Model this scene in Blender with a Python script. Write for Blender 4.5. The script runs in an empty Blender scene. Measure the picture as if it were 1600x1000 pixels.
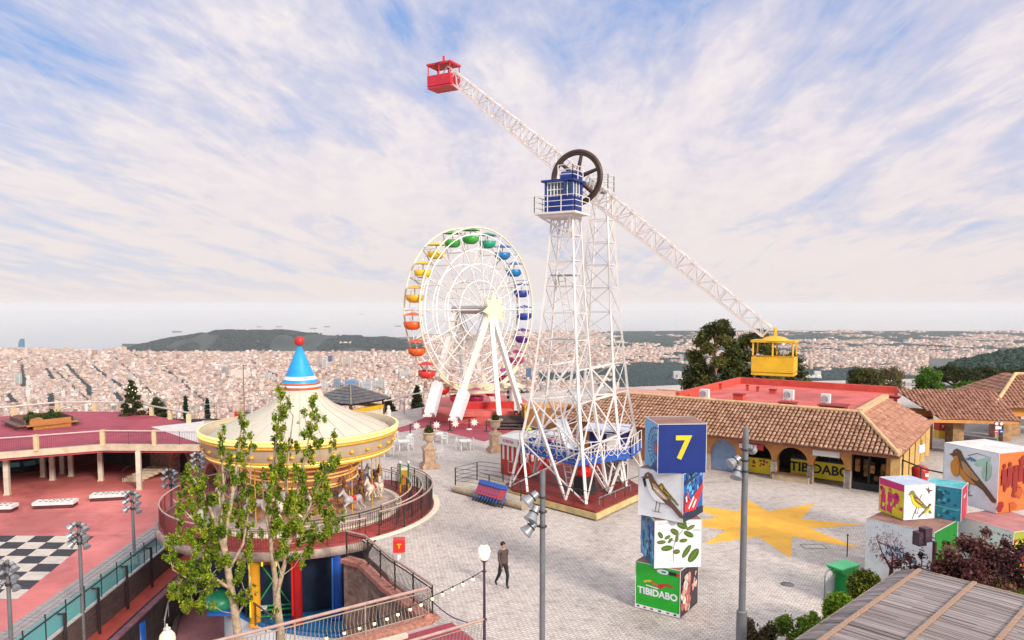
import bpy, bmesh, math, random
import numpy as np
from mathutils import Vector, Matrix
random.seed(7); RNG = np.random.default_rng(11)
S = bpy.context.scene
COL = S.collection
R = math.radians; PI = math.pi

# ------------------------------------------------------------ camera
H = 11.0; FPX = 1140.0; PITCH = R(4.0); HOR = 475.0
CY = HOR + FPX*math.tan(PITCH)
cd = bpy.data.cameras.new('camera'); cam = bpy.data.objects.new('camera', cd); COL.objects.link(cam)
cam.location = (0, 0, H); cam.rotation_euler = (R(90) - PITCH, 0, 0)
cd.sensor_width = 36.0; cd.lens = FPX/1600*36.0; cd.shift_y = (CY - 500.0)/1600.0
cd.clip_start = 0.5; cd.clip_end = 200000.0
S.camera = cam

# ------------------------------------------------------------ sky and sun
SUN_EL, SUN_AZ = R(26), R(140)          # azimuth measured from +Y towards +X
w = bpy.data.worlds.new('World'); S.world = w; w.use_nodes = True
nt = w.node_tree; nt.nodes.clear()
def N(tree, kind, **kw):
    n = tree.nodes.new(kind)
    for k, v in kw.items(): setattr(n, k, v)
    return n
def L(tree, a, b): tree.links.new(a, b)
def MATH(tree, op, a, b=None, c=None, clamp=False):
    n = tree.nodes.new('ShaderNodeMath'); n.operation = op; n.use_clamp = clamp
    for i, x in enumerate((a, b, c)):
        if x is None: continue
        if isinstance(x, (int, float)): n.inputs[i].default_value = x
        else: tree.links.new(x, n.inputs[i])
    return n.outputs[0]
def RAMP(tree, fac, stops):
    n = tree.nodes.new('ShaderNodeValToRGB'); cr = n.color_ramp
    while len(cr.elements) < len(stops): cr.elements.new(0.5)
    for e, (p, c) in zip(cr.elements, stops): e.position = p; e.color = tuple(c) + (1,)
    tree.links.new(fac, n.inputs[0]); return n.outputs[0]
def MIX(tree, fac, a, b, blend='MIX'):
    n = tree.nodes.new('ShaderNodeMix'); n.data_type = 'RGBA'; n.blend_type = blend
    for s, x in ((0, fac), (6, a), (7, b)):
        if isinstance(x, (int, float)): n.inputs[s].default_value = x
        elif isinstance(x, (tuple, list)): n.inputs[s].default_value = tuple(x)[:3] + (1,)
        else: tree.links.new(x, n.inputs[s])
    return n.outputs[2]
def NOISE(tree, vec, scale, detail=4, rough=.55, dist=0):
    n = tree.nodes.new('ShaderNodeTexNoise'); n.inputs['Scale'].default_value = scale
    n.inputs['Detail'].default_value = detail; n.inputs['Roughness'].default_value = rough
    n.inputs['Distortion'].default_value = dist
    if vec is not None: tree.links.new(vec, n.inputs['Vector'])
    return n.outputs['Fac']
def COMB(tree, x, y, z=0.0):
    n = tree.nodes.new('ShaderNodeCombineXYZ')
    for i, v in enumerate((x, y, z)):
        if isinstance(v, (int, float)): n.inputs[i].default_value = v
        else: tree.links.new(v, n.inputs[i])
    return n.outputs[0]
sky = N(nt, 'ShaderNodeTexSky', sky_type='NISHITA', sun_disc=False)
sky.sun_elevation = SUN_EL; sky.sun_rotation = SUN_AZ; sky.altitude = 500; sky.dust_density = 1.5
tc = N(nt, 'ShaderNodeTexCoord'); sp = N(nt, 'ShaderNodeSeparateXYZ'); L(nt, tc.outputs['Generated'], sp.inputs[0])
dx, dy, dz = sp.outputs
zc = MATH(nt, 'MAXIMUM', dz, 0.0)
zz = MATH(nt, 'ADD', zc, 0.13)
U = MATH(nt, 'DIVIDE', dx, zz); V = MATH(nt, 'DIVIDE', dy, zz)
big = NOISE(nt, COMB(nt, MATH(nt, 'MULTIPLY', U, .55), MATH(nt, 'MULTIPLY', V, .30), 3.4), 1.5, 3, .5, .4)
wisp = NOISE(nt, COMB(nt, MATH(nt, 'MULTIPLY_ADD', V, -.12, MATH(nt, 'MULTIPLY', U, 1.35)), MATH(nt, 'MULTIPLY', V, .42), 8.1), 2.2, 9, .62, .55)
fine = NOISE(nt, COMB(nt, MATH(nt, 'MULTIPLY', U, 2.2), MATH(nt, 'MULTIPLY', V, 1.1), 1.7), 4.5, 6, .6, .3)
cl = MATH(nt, 'ADD', MATH(nt, 'MULTIPLY', wisp, .62), MATH(nt, 'ADD', MATH(nt, 'MULTIPLY', big, .5), MATH(nt, 'MULTIPLY', fine, .16)))
low = MATH(nt, 'SUBTRACT', 1.0, MATH(nt, 'MULTIPLY', zc, 2.6), clamp=True)      # more veil near the horizon
cl2 = MATH(nt, 'ADD', MATH(nt, 'ADD', cl, MATH(nt, 'MULTIPLY', low, .135)), MATH(nt, 'MULTIPLY', dx, .06))
mask = RAMP(nt, cl2, [(.505, (.10, .10, .10)), (.60, (.62, .62, .62)), (.74, (1, 1, 1))])
# cloud body: lavender in thin/shaded folds, near white where thick; pinker low and to the right where the sun sits
tint = RAMP(nt, MATH(nt, 'ADD', MATH(nt, 'ADD', MATH(nt, 'MULTIPLY', fine, .35), MATH(nt, 'MULTIPLY', big, .25)), MATH(nt, 'MULTIPLY', wisp, .5)),
            [(.40, (.52, .54, .80)), (.53, (.69, .67, .83)), (.66, (.94, .90, .92))])
pink = MIX(nt, MATH(nt, 'MULTIPLY', RAMP(nt, zc, [(0, (1, 1, 1)), (.07, (.92, .92, .92)), (.20, (.45, .45, .45)), (.42, (0, 0, 0))]), .97), tint, (.97, .885, .86))
side = MATH(nt, 'MULTIPLY_ADD', dx, .5, .45, clamp=True)
pink2 = MIX(nt, MATH(nt, 'MULTIPLY', side, .26), pink, (.97, .83, .83))
up = MATH(nt, 'MULTIPLY_ADD', MATH(nt, 'MAXIMUM', MATH(nt, 'SUBTRACT', dz, .42), 0.0), 2.6, 1.0)   # brighter veil overhead, above the frame
bgc = N(nt, 'ShaderNodeBackground'); warm = MIX(nt, MATH(nt, 'MULTIPLY', MATH(nt, 'SUBTRACT', dz, .40), 4.0, clamp=True), pink2, (.92, .87, .80)); L(nt, warm, bgc.inputs[0]); lowdim = MATH(nt, 'MULTIPLY_ADD', MATH(nt, 'MULTIPLY', zc, 5.0, clamp=True), .06, .72); L(nt, MATH(nt, 'MULTIPLY', up, lowdim), bgc.inputs[1])
bgs = N(nt, 'ShaderNodeBackground'); bgs.inputs[1].default_value = .10
blue = MIX(nt, .72, sky.outputs[0], (1.3, 3.3, 7.2)); L(nt, blue, bgs.inputs[0])
mx = N(nt, 'ShaderNodeMixShader'); L(nt, MATH(nt, 'MAXIMUM', mask, MATH(nt, 'SUBTRACT', 1.0, MATH(nt, 'MULTIPLY', zc, 7.0), clamp=True)), mx.inputs[0]); L(nt, bgs.outputs[0], mx.inputs[1]); L(nt, bgc.outputs[0], mx.inputs[2])
out = N(nt, 'ShaderNodeOutputWorld'); L(nt, mx.outputs[0], out.inputs[0])

sd = bpy.data.lights.new('sun', 'SUN'); sd.energy = 3.2; sd.angle = R(13); sd.color = (1.0, .90, .78)
sun = bpy.data.objects.new('sun', sd); COL.objects.link(sun)
to_sun = Vector((math.sin(SUN_AZ)*math.cos(SUN_EL), math.cos(SUN_AZ)*math.cos(SUN_EL), math.sin(SUN_EL)))
sun.rotation_euler = to_sun.to_track_quat('Z', 'Y').to_euler(); sun.location = (40, -20, 60)
vs = S.view_settings; S.display_settings.display_device = 'sRGB'
vs.view_transform = 'Standard'; vs.look = 'None'; vs.gamma = 1; vs.use_curve_mapping = False; vs.exposure = 0.30
cy = S.cycles
cy.max_bounces = 10; cy.diffuse_bounces = 3; cy.glossy_bounces = 2; cy.transmission_bounces = 4; cy.volume_bounces = 8; cy.transparent_max_bounces = 12
cy.use_denoising = True

# ------------------------------------------------------------ helpers: pixels of the 1600x1000 photograph to places
def ray(px, py):
    a = (px - 800.0)/FPX; b = -(py - CY)/FPX
    return Vector((a, math.cos(PITCH) + b*math.sin(PITCH), -math.sin(PITCH) + b*math.cos(PITCH)))
def at(px, py, z=0.0):
    d = ray(px, py); t = (z - H)/d.z; return Vector((d.x*t, d.y*t, z))
def aty(px, py, y):
    d = ray(px, py); t = y/d.y; return Vector((d.x*t, y, H + d.z*t))
def pix(p):
    v = Vector(p) - Vector((0, 0, H)); f = v.y*math.cos(PITCH) - v.z*math.sin(PITCH); u_ = v.y*math.sin(PITCH) + v.z*math.cos(PITCH)
    return (800 + FPX*v.x/f, CY - FPX*u_/f)

# ------------------------------------------------------------ helpers: materials
MATS = {}
def mat(name, color, rough=.6, var=.12, scale=3.0, bump=0.0, bscale=None, metal=0.0, spec=.4, col2=None, detail=6, coord='Object', emit=None, alpha=None, stretch=None, joints=None):
    if name in MATS: return MATS[name]
    m = bpy.data.materials.new(name); m.use_nodes = True; t = m.node_tree; b = t.nodes['Principled BSDF']
    b.inputs['Roughness'].default_value = rough; b.inputs['Metallic'].default_value = metal; b.inputs['Specular IOR Level'].default_value = spec
    c2 = col2 or tuple(max(0, c*(1-var*2)) for c in color)
    c1 = tuple(min(1, c*(1+var*.5)) for c in color)
    if var > 0 or col2:
        k = N(t, 'ShaderNodeTexCoord'); v = k.outputs[coord]
        if stretch:
            mp = N(t, 'ShaderNodeMapping'); mp.inputs['Scale'].default_value = stretch; L(t, v, mp.inputs[0]); v = mp.outputs[0]
        f = NOISE(t, v, scale, detail, .62)
        cc = RAMP(t, f, [(.33, c2), (.67, c1)])
        if joints:
            jb = N(t, 'ShaderNodeTexBrick'); L(t, k.outputs[coord], jb.inputs[0]); jb.offset = 0; jb.inputs['Scale'].default_value = 1; jb.inputs['Brick Width'].default_value = joints[0]; jb.inputs['Row Height'].default_value = joints[1]; jb.inputs['Mortar Size'].default_value = .025
            jb.inputs['Color1'].default_value = (1,1,1,1); jb.inputs['Color2'].default_value = (.90,.89,.90,1); jb.inputs['Mortar'].default_value = (joints[2],)*3 + (1,)
            cc = MIX(t, 1.0, cc, jb.outputs[0], 'MULTIPLY'); st = NOISE(t, k.outputs[coord], .16, 7, .65, .6); cc = MIX(t, 1.0, cc, RAMP(t, st, [(.36, (.70, .69, .71)), (.48, (1, 1, 1)), (.66, (1.1, 1.1, 1.1))]), 'MULTIPLY')
        L(t, cc, b.inputs['Base Color'])
        if bump:
            bp = N(t, 'ShaderNodeBump'); bp.inputs['Strength'].default_value = bump; bp.inputs['Distance'].default_value = .05
            L(t, NOISE(t, v, bscale or scale*6, 4), bp.inputs['Height']); L(t, bp.outputs[0], b.inputs['Normal'])
    else: b.inputs['Base Color'].default_value = tuple(color) + (1,)
    if emit: b.inputs['Emission Color'].default_value = tuple(emit[:3]) + (1,); b.inputs['Emission Strength'].default_value = emit[3]
    if alpha is not None: b.inputs['Alpha'].default_value = alpha
    MATS[name] = m; return m

# ------------------------------------------------------------ helpers: mesh builder
class MB:
    def __init__(s): s.v = []; s.f = []; s.m = []; s.cur = 0; s.sm = []
    def mi(s, i): s.cur = i; return s
    def add(s, vs, fs, smooth=False):
        o = len(s.v); s.v += [tuple(x) for x in vs]
        for f in fs: s.f.append(tuple(o+i for i in f)); s.m.append(s.cur); s.sm.append(smooth)
        return s
    def box(s, c, size, rz=0.0, M=None):
        x, y, z = (k/2 for k in size); q = [(-x,-y,-z),(x,-y,-z),(x,y,-z),(-x,y,-z),(-x,-y,z),(x,-y,z),(x,y,z),(-x,y,z)]
        M = M if M is not None else Matrix.Rotation(rz, 3, 'Z'); c = Vector(c)
        return s.add([M @ Vector(p) + c for p in q], [(3,2,1,0),(4,5,6,7),(0,1,5,4),(1,2,6,5),(2,3,7,6),(3,0,4,7)])
    def bar(s, a, b, w, h=None, up=(0,0,1)):       # rectangular bar from a to b
        a, b = Vector(a), Vector(b); d = b-a; l = d.length
        if l < 1e-6: return s
        y = d/l; x = y.cross(Vector(up))
        if x.length < 1e-4: x = y.cross(Vector((1,0,0)))
        x.normalize(); z = x.cross(y); M = Matrix((x, y, z)).transposed()
        return s.box((a+b)/2, (w, l, h or w), M=M)
    def tube(s, a, b, r, r2=None, n=8, caps=True):
        a, b = Vector(a), Vector(b); d = b-a
        if d.length < 1e-6: return s
        y = d.normalized(); x = y.cross(Vector((0,0,1)))
        if x.length < 1e-4: x = Vector((1,0,0))
        x.normalize(); z = x.cross(y); r2 = r if r2 is None else r2
        vs = []
        for c, rr in ((a, r), (b, r2)):
            for i in range(n):
                t = 2*PI*i/n; vs.append(c + (x*math.cos(t) + z*math.sin(t))*rr)
        fs = [(i, (i+1) % n, n+(i+1) % n, n+i) for i in range(n)]
        s.add(vs, fs, True)
        if caps: s.add(vs, [tuple(range(n-1, -1, -1)), tuple(range(n, 2*n))])
        return s
    def path(s, pts, r, n=6, r2=None):
        k = len(pts)
        for i in range(k-1):
            a = r if r2 is None else r + (r2-r)*i/(k-1); b = r if r2 is None else r + (r2-r)*(i+1)/(k-1)
            s.tube(pts[i], pts[i+1], a, b, n, caps=(i in (0, k-2)) or r > .03)
        return s
    def lathe(s, prof, c=(0,0,0), n=24, a0=0.0, a1=2*PI, smooth=True):      # prof: (r, z)
        full = abs(a1-a0-2*PI) < 1e-6; k = n if full else n+1; c = Vector(c); vs = []
        for r, z in prof:
            for i in range(k):
                t = a0 + (a1-a0)*i/n; vs.append(c + Vector((r*math.cos(t), r*math.sin(t), z)))
        fs = []
        for j in range(len(prof)-1):
            for i in range(n):
                q = (i+1) % k; fs.append((j*k+i, j*k+q, (j+1)*k+q, (j+1)*k+i))
        return s.add(vs, fs, smooth)
    def prism(s, poly, z0, z1):
        n = len(poly); vs = [(p[0], p[1], z0) for p in poly] + [(p[0], p[1], z1) for p in poly]
        area = sum(poly[i][0]*poly[(i+1) % n][1] - poly[(i+1) % n][0]*poly[i][1] for i in range(n))
        fs = [tuple(range(n-1,-1,-1)), tuple(range(n, 2*n))] + [(i, (i+1) % n, n+(i+1) % n, n+i) for i in range(n)]
        if area < 0: fs = [f[::-1] for f in fs]
        return s.add(vs, fs)
    def ring(s, c, R_, r, axis=(0,0,1), n=32, m=6, ux=None, a0=0.0, a1=2*PI):    # torus
        c = Vector(c); ax = Vector(axis).normalized(); u = Vector(ux) if ux else ax.orthogonal(); u = u.normalized(); v = ax.cross(u)
        full = abs(a1-a0-2*PI) < 1e-6; k = n if full else n+1; vs = []
        for i in range(k):
            t = a0 + (a1-a0)*i/n; d = u*math.cos(t) + v*math.sin(t)
            for j in range(m):
                q = 2*PI*j/m; vs.append(c + d*(R_ + r*math.cos(q)) + ax*r*math.sin(q))
        fs = []
        for i in range(n):
            for j in range(m):
                p, q = (i+1) % k, (j+1) % m; fs.append((i*m+j, p*m+j, p*m+q, i*m+q))
        return s.add(vs, fs, True)
    def sphere(s, c, r, n=12, m=8, sq=(1,1,1), M=None):
        c = Vector(c); vs = []
        for j in range(m+1):
            p = PI*j/m
            for i in range(n):
                t = 2*PI*i/n; q = Vector((math.sin(p)*math.cos(t)*r*sq[0], math.sin(p)*math.sin(t)*r*sq[1], math.cos(p)*r*sq[2]))
                vs.append(c + (M @ q if M is not None else q))
        fs = [(j*n+i, (j+1)*n+i, (j+1)*n+(i+1) % n, j*n+(i+1) % n) for j in range(m) for i in range(n)]
        return s.add(vs, fs, True)
    def build(s, name, mats, parent=None, origin=None, M=None):
        me = bpy.data.meshes.new(name)
        o0 = Vector(origin) if origin is not None else Vector((0,0,0))
        me.from_pydata([tuple(Vector(p) - o0) for p in s.v], [], s.f)
        mats = mats if isinstance(mats, (list, tuple)) else [mats]
        for m in mats: me.materials.append(m)
        if len(mats) > 1: me.polygons.foreach_set('material_index', s.m)
        me.polygons.foreach_set('use_smooth', s.sm)
        me.update()
        o = bpy.data.objects.new(name, me); COL.objects.link(o); o.location = o0
        if parent is not None: o.parent = parent
        return o
def tag(o, label=None, cat=None, group=None, kind=None):
    if label and not 4 <= len(label.split()) <= 16: print('LABEL LENGTH', label)
    if label: o['label'] = label
    if cat: o['category'] = cat
    if group: o['group'] = group
    if kind: o['kind'] = kind
    return o
def thing(name, label, cat, loc=(0,0,0), rz=0.0, group=None):
    o = bpy.data.objects.new(name, None); COL.objects.link(o); o.location = loc; o.rotation_euler = (0, 0, rz); o.empty_display_size = .2
    return tag(o, label, cat, group)
KIDS = None
def copy_tree(o, label=None, loc=None, rz=None, parent=None):
    c = o.copy(); COL.objects.link(c)
    if parent is not None: c.parent = parent
    if label: c['label'] = label
    if loc is not None: c.location = loc
    if rz is not None: c.rotation_euler = (0, 0, rz)
    for ch in list(o.children): copy_tree(ch, parent=c)
    return c
def lerp(a, b, t): return a + (b-a)*t
FONT = None
def text_mesh(s_, body, size, M, extr=.004, bold=0.0, align='CENTER'):      # lettering turned into mesh, appended to builder
    cu = bpy.data.curves.new('lettering', 'FONT'); cu.body = body; cu.size = size; cu.align_x = align; cu.align_y = 'CENTER'
    cu.extrude = extr; cu.offset = bold; cu.resolution_u = 3
    o = bpy.data.objects.new('lettering', cu); COL.objects.link(o)
    dg = bpy.context.evaluated_depsgraph_get(); me = o.evaluated_get(dg).to_mesh()
    vs = [M @ v.co for v in me.vertices]; fs = [tuple(p.vertices) for p in me.polygons]
    o.evaluated_get(dg).to_mesh_clear(); bpy.data.objects.remove(o); bpy.data.curves.remove(cu)
    s_.add(vs, fs)
def frame(origin, xdir, ydir):       # 4x4 taking local x,y,(normal) to world
    x = Vector(xdir).normalized(); y = Vector(ydir).normalized(); z = x.cross(y).normalized(); y = z.cross(x)
    M = Matrix((x, y, z)).transposed().to_4x4(); M.translation = Vector(origin); return M
# ============================================================ SETTING
ZC = -430.0
def sheet(name, poly, z, m, kind='structure'):
    return tag(MB().prism([(p[0], p[1]) for p in poly], z-.6, z).build(name, m), kind=kind)
def xy(*pp, z=0.0): return [at(a, b, z) for a, b in pp]

# --- cobbled paving of the main square
def paving_mat():
    m = bpy.data.materials.new('cobble paving'); m.use_nodes = True; t = m.node_tree; b = t.nodes['Principled BSDF']
    k = N(t, 'ShaderNodeTexCoord'); v = k.outputs['Object']
    mp = N(t, 'ShaderNodeMapping'); mp.inputs['Rotation'].default_value = (0, 0, R(32)); L(t, v, mp.inputs[0])
    br = N(t, 'ShaderNodeTexBrick'); L(t, mp.outputs[0], br.inputs['Vector'])
    br.inputs['Scale'].default_value = 1.0; br.inputs['Brick Width'].default_value = .23; br.inputs['Row Height'].default_value = .125
    br.inputs['Mortar Size'].default_value = .014; br.inputs['Mortar Smooth'].default_value = .3; br.inputs['Bias'].default_value = -.1
    br.inputs['Color1'].default_value = (.70, .65, .625, 1); br.inputs['Color2'].default_value = (.575, .53, .51, 1); br.inputs['Mortar'].default_value = (.36, .32, .295, 1)
    n1 = NOISE(t, v, .13, 8, .66, .5); n2 = NOISE(t, v, 2.6, 5, .65); n3 = NOISE(t, v, 14, 3)
    c = MIX(t, 1.0, br.outputs['Color'], RAMP(t, n1, [(.34, (.70, .66, .63)), (.47, (.96, .93, .90)), (.66, (1.08, 1.05, 1.0))]), 'MULTIPLY')
    c = MIX(t, 1.0, c, RAMP(t, n2, [(.34, (.74, .73, .74)), (.52, (1, 1, 1))]), 'MULTIPLY')
    c = MIX(t, .55, c, RAMP(t, n3, [(.36, (.72, .68, .70)), (.6, (1.1, 1.08, 1.05))]), 'MULTIPLY')
    L(t, c, b.inputs['Base Color']); b.inputs['Roughness'].default_value = .8; b.inputs['Specular IOR Level'].default_value = .25
    bp = N(t, 'ShaderNodeBump'); bp.inputs['Strength'].default_value = .6; bp.inputs['Distance'].default_value = .03
    L(t, MATH(t, 'SUBTRACT', MATH(t, 'MULTIPLY', n2, .5), br.outputs['Fac']), bp.inputs['Height']); L(t, bp.outputs[0], b.inputs['Normal'])
    return m
M_PAVE = paving_mat()
M_CRIM = mat('crimson paving', (.40, .065, .095), .7, .12, 1.2, .2, 30, col2=(.30, .05, .07), joints=(3.2, 3.2, .72))
M_SALMON = mat('salmon floor', (.70, .22, .20), .6, .1, .3, .15, 20, col2=(.54, .14, .13), joints=(5.0, 5.0, .74))
M_REDFL = mat('red floor', (.50, .085, .065), .6, .15, 1.3, .2, 20, col2=(.36, .06, .05))
M_BEAM = mat('cream concrete', (.60, .50, .37), .8, .12, 2.0, .2)
M_CREAM = mat('cream paint', (.68, .56, .33), .6, .1, 4)
M_CREAM2 = mat('pale cream paint', (.74, .66, .52), .6, .08, 4)
M_WHITE = mat('white paint', (.80, .79, .77), .45, .04, 3)
M_DARKM = mat('dark iron', (.055, .045, .045), .5, .1, 6, metal=.3)
M_BROWNR = mat('pinkish handrail', (.46, .30, .26), .5, .12, 5)
M_PINKC = mat('pink brick coping', (.55, .22, .17), .8, .25, 7, .4)
M_STONE = mat('rubble stone', (.36, .25, .19), .9, .3, 3.2, .8, 7, col2=(.15, .10, .08))
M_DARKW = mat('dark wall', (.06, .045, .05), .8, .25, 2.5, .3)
M_BLACK = mat('black rubber', (.02, .02, .022), .6, .1, 5)
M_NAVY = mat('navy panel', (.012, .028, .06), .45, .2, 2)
M_TIMBER = mat('grey timber boards', (.40, .36, .36), .8, .25, 2.5, .3, stretch=(1, 12, 1))
M_REDP = mat('red paint', (.50, .03, .025), .4, .12, 4)
M_YEL = mat('yellow paint', (.80, .50, .03), .4, .08, 4)
M_BLUE = mat('blue paint', (.02, .12, .50), .35, .1, 3)
M_GRN = mat('green paint', (.03, .35, .08), .4, .1, 4)
M_GREY = mat('galvanised grey', (.30, .32, .34), .45, .1, 6, metal=.4)
M_ORANGE = mat('orange render', (.62, .28, .09), .8, .14, 1.6, .2)
M_LEAFD = None

# carousel and edge points
CAR = at(473, 793, 0); ZL = -3.5; ZS = -4.85; ZP = -7.0
RING = 7.05
P1, P2, P3, P4 = xy((565, 884), (604, 922), (628, 939), (670, 972)); P5 = at(757, 1018)
EDGE_L = at(318, 696)
plaza = [P1, P2, P3, P4, P5, Vector((-.9, 12, 0)), Vector((-.9, -6, 0)), Vector((75, -6, 0)), Vector((75, 110, 0)),
         at(1150, 598), at(1000, 604), at(860, 610), at(720, 624), at(640, 640), at(560, 650), at(430, 657), at(316, 657), EDGE_L,
         at(336,709), at(358,724), at(392,750), CAR + Vector((-4.0, 4.0, 0)), CAR + Vector((0, -1, 0)), CAR + Vector((5.0, -5.0, 0))]
sheet('plaza_pavement', plaza, 0.0, M_PAVE)
# crimson viaduct deck
deck_f = xy((-260, 733), (0, 707.6), (160, 695), (318, 696)); deck_b = xy((300, 661), (266, 654), (238, 649), (210, 643.6), (148, 643), (90, 643), (0, 651), (-260, 668))
sheet('terrace_ground', deck_f + [at(318, 657.5)] + deck_b, -.004, M_CRIM)
sheet('pale_paving', xy((236, 667), (318, 694.5), (318.5, 658), (301, 660)), .004, mat('pale slab', (.66, .62, .60), .8, .1, 1.5))
# lower square, under and in front of the viaduct
G1, G2 = at(264, 850, ZL), at(75, 1000, ZL); gd = (G2-G1).normalized(); G0 = G1 - gd*6; G3 = G2 + gd*16
lower = [G0, G3, Vector((-60, G3.y, 0)), Vector((-90, 74, 0)), Vector((-20, 74, 0)), CAR + Vector((-4, 10, 0)), CAR + Vector((-6.5, 2, 0))]
sheet('lower_ground', lower, ZL, M_SALMON)
# chessboard painted on it
cb = at(147, 838, ZL)     # far right corner
e1 = (at(0, 837, ZL) - at(147, 838, ZL)).normalized(); e2 = (at(70, 901, ZL) - at(147, 838, ZL)).normalized()
sz = (at(147, 838, ZL) - at(115.5, 838, ZL)).length*.98
mb = MB(); M_CHK = mat('pale check', (.62, .54, .47), .7, .1, 2); M_CHB = mat('black check', (.045, .04, .045), .6, .2, 3)
for i in range(8):
    for j in range(8):
        o = cb + e1*sz*i + e2*sz*j
        mb.mi((i+j+1) % 2).prism([(o + e1*sz*a + e2*sz*b) for a, b in ((0, 0), (1, 0), (1, 1), (0, 1))], ZL+.002, ZL+.008)
tag(mb.build('chessboard_pavement', [M_CHK, M_CHB]), kind='structure')
# sunken red walk and the deep path
gn = Vector((-gd.y, gd.x, 0));  gn = gn if gn.x > 0 else -gn
WK = (at(264, 903, ZS) - at(264, 886, ZS)); ww = abs(WK.dot(gn))
sheet('sunken_path', [G0+gn*.05, G3+gn*.05, G3+gn*(ww+.34), G0+gn*(ww+.34)], ZS, M_REDFL)
sheet('low_path', [Vector((-40, 8, 0)), Vector((3, 8, 0)), Vector((3, 36, 0)), Vector((-9, 50, 0)), Vector((-40, 50, 0))], ZP, mat('pink path', (.46, .20, .21), .75, .12, 1.5, .2))

# painted sun star on the square
star_px = [(1099,791),(1155,799.5),(1158,783),(1168,780.5),(1200,799),(1273,787),(1252,811),(1345,820),(1266,826),(1345,857),(1238,838.5),(1235.5,872),(1185,839),(1099,850.5),(1129,832),(1133,828),(1090,822),(1090,812.5),(1122,809),(1090,796)]
tag(MB().prism(xy(*star_px), .001, .006).build('star_road_marking', mat('worn yellow road paint', (.86, .46, .05), .7, .12, 1.1, .25, 30, col2=(.74, .37, .05), detail=10)), kind='structure')
# red carpet areas near the big wheel
sheet('red_pavement', xy((757, 690), (668, 668), (560, 687), (640, 663), (690, 640), (790, 655), (815, 668)), .006, M_CRIM)
sheet('road', [at(1478, 700), at(1640, 720), at(1900, 690), at(1900, 655), at(1478, 655)], .006, mat('asphalt', (.16, .14, .15), .85, .2, 1.0, .2))
sheet('road_edge_line', [at(1480, 674), at(1600, 684), at(1600, 681.5), at(1480, 671.5)], .012, M_WHITE)
# bridge carpet
bd = (at(560, 1003) - P4); bd = bd.normalized()
BR = [P4, P5, P5 + bd*14, P4 + bd*14]
sheet('bridge_path', [p + Vector((0,0,0)) for p in BR], -.002, mat('bridge slab', (.5, .42, .4), .8, .1, 2))
sheet('carpet_path', [P4 + (P5-P4)*.22 + Vector((.35,.45,0)), P5 + (P4-P5)*.02 + Vector((-.15,.5,0)), P5 + (P4-P5)*.02 + bd*14, P4 + (P5-P4)*.12 + bd*14], .008, M_CRIM)

# --- far land, sea, hills
sea = MB().prism([(-60000, 2000), (60000, 2000), (60000, 52000), (-60000, 52000)], ZC-3, ZC-1.5).build('sea', mat('sea water', (.15, .19, .21), .05, .1, .0004, spec=.5)); tag(sea, kind='structure')
def landmat():
    m = bpy.data.materials.new('far land'); m.use_nodes = True; t = m.node_tree; b = t.nodes['Principled BSDF']
    k = N(t, 'ShaderNodeTexCoord'); v = k.outputs['Object']
    n = NOISE(t, v, .0011, 8, .65); n2 = NOISE(t, v, .01, 5, .6)
    L(t, MIX(t, .5, RAMP(t, n, [(.38, (.03, .055, .045)), (.5, (.07, .08, .07)), (.6, (.14, .12, .11))]), RAMP(t, n2, [(.35, (.04, .05, .045)), (.65, (.16, .135, .12))])), b.inputs['Base Color'])
    b.inputs['Roughness'].default_value = .95; return m
coast = [at(-300, 547, ZC), at(60, 544.5, ZC), at(110, 547, ZC), at(160, 549, ZC), at(175, 545, ZC), at(240, 540, ZC), at(330, 536, ZC), at(560, 529, ZC), at(650, 526, ZC), at(760, 521, ZC), at(860, 518, ZC), at(1100, 516.5, ZC), at(1700, 517.5, ZC), at(2400, 518, ZC)]
land = coast + [Vector((9000, 1500, ZC)), Vector((-7000, 1500, ZC))]
tag(MB().prism(land, ZC-1, ZC).build('coastal_plain', landmat()), kind='structure')
# slope falling from the park to the plain
hs = MB(); nx = 40; rows = [(84, -12), (135, -28), (300, -80), (800, -235), (1700, -432)]
vs = []
for y, z in rows:
    for i in range(nx+1):
        x = lerp(-1, 1, i/nx)*(120 + y*.9); vs.append((x, y, z + RNG.normal()*.01*y))
hs.add(vs, [(j*(nx+1)+i, j*(nx+1)+i+1, (j+1)*(nx+1)+i+1, (j+1)*(nx+1)+i) for j in range(len(rows)-1) for i in range(nx)], True)
M_WOOD = mat('wooded slope', (.045, .07, .03), .95, .4, .05, 0, detail=9)
tag(hs.build('hillside', M_WOOD), kind='structure')
tag(MB().prism([(-120, 8), (-30, 8), (-30, 60), (-10, 74), (120, 74), (120, 88), (-120, 88)], -7.6, -7.1).build('earth_terrace', M_WOOD), kind='structure')

def hill(name, prof, d_front, d_ridge, d_back, z0, m, n=70, bump=.05):
    px = [p[0] for p in prof]; py = [p[1] for p in prof]; h = MB(); vs = []; ny = 22
    for i in range(n+1):
        X = lerp(px[0], px[-1], i/n); zt = aty(X, float(np.interp(X, px, py)), d_ridge).z; a = (X-800)/FPX
        for j in range(ny+1):
            t = j/ny; d = lerp(d_front, d_ridge, t/.6) if t < .6 else lerp(d_ridge, d_back, (t-.6)/.4)
            s_ = math.sin(min(t/.6, 1)*PI/2) if t < .6 else math.cos((t-.6)/.4*PI/2)
            z = z0 + max(zt-z0, 0)*s_*(1 + bump*RNG.normal()*(1 if 0 < j < ny else 0)*.5)
            vs.append((a*d, d, z))
    h.add(vs, [(i*(ny+1)+j, (i+1)*(ny+1)+j, (i+1)*(ny+1)+j+1, i*(ny+1)+j+1) for i in range(n) for j in range(ny)], True)
    HILLV[name] = np.array(vs).reshape(n+1, ny+1, 3); return tag(h.build(name, m), kind='structure')
HILLV = {}
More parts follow.
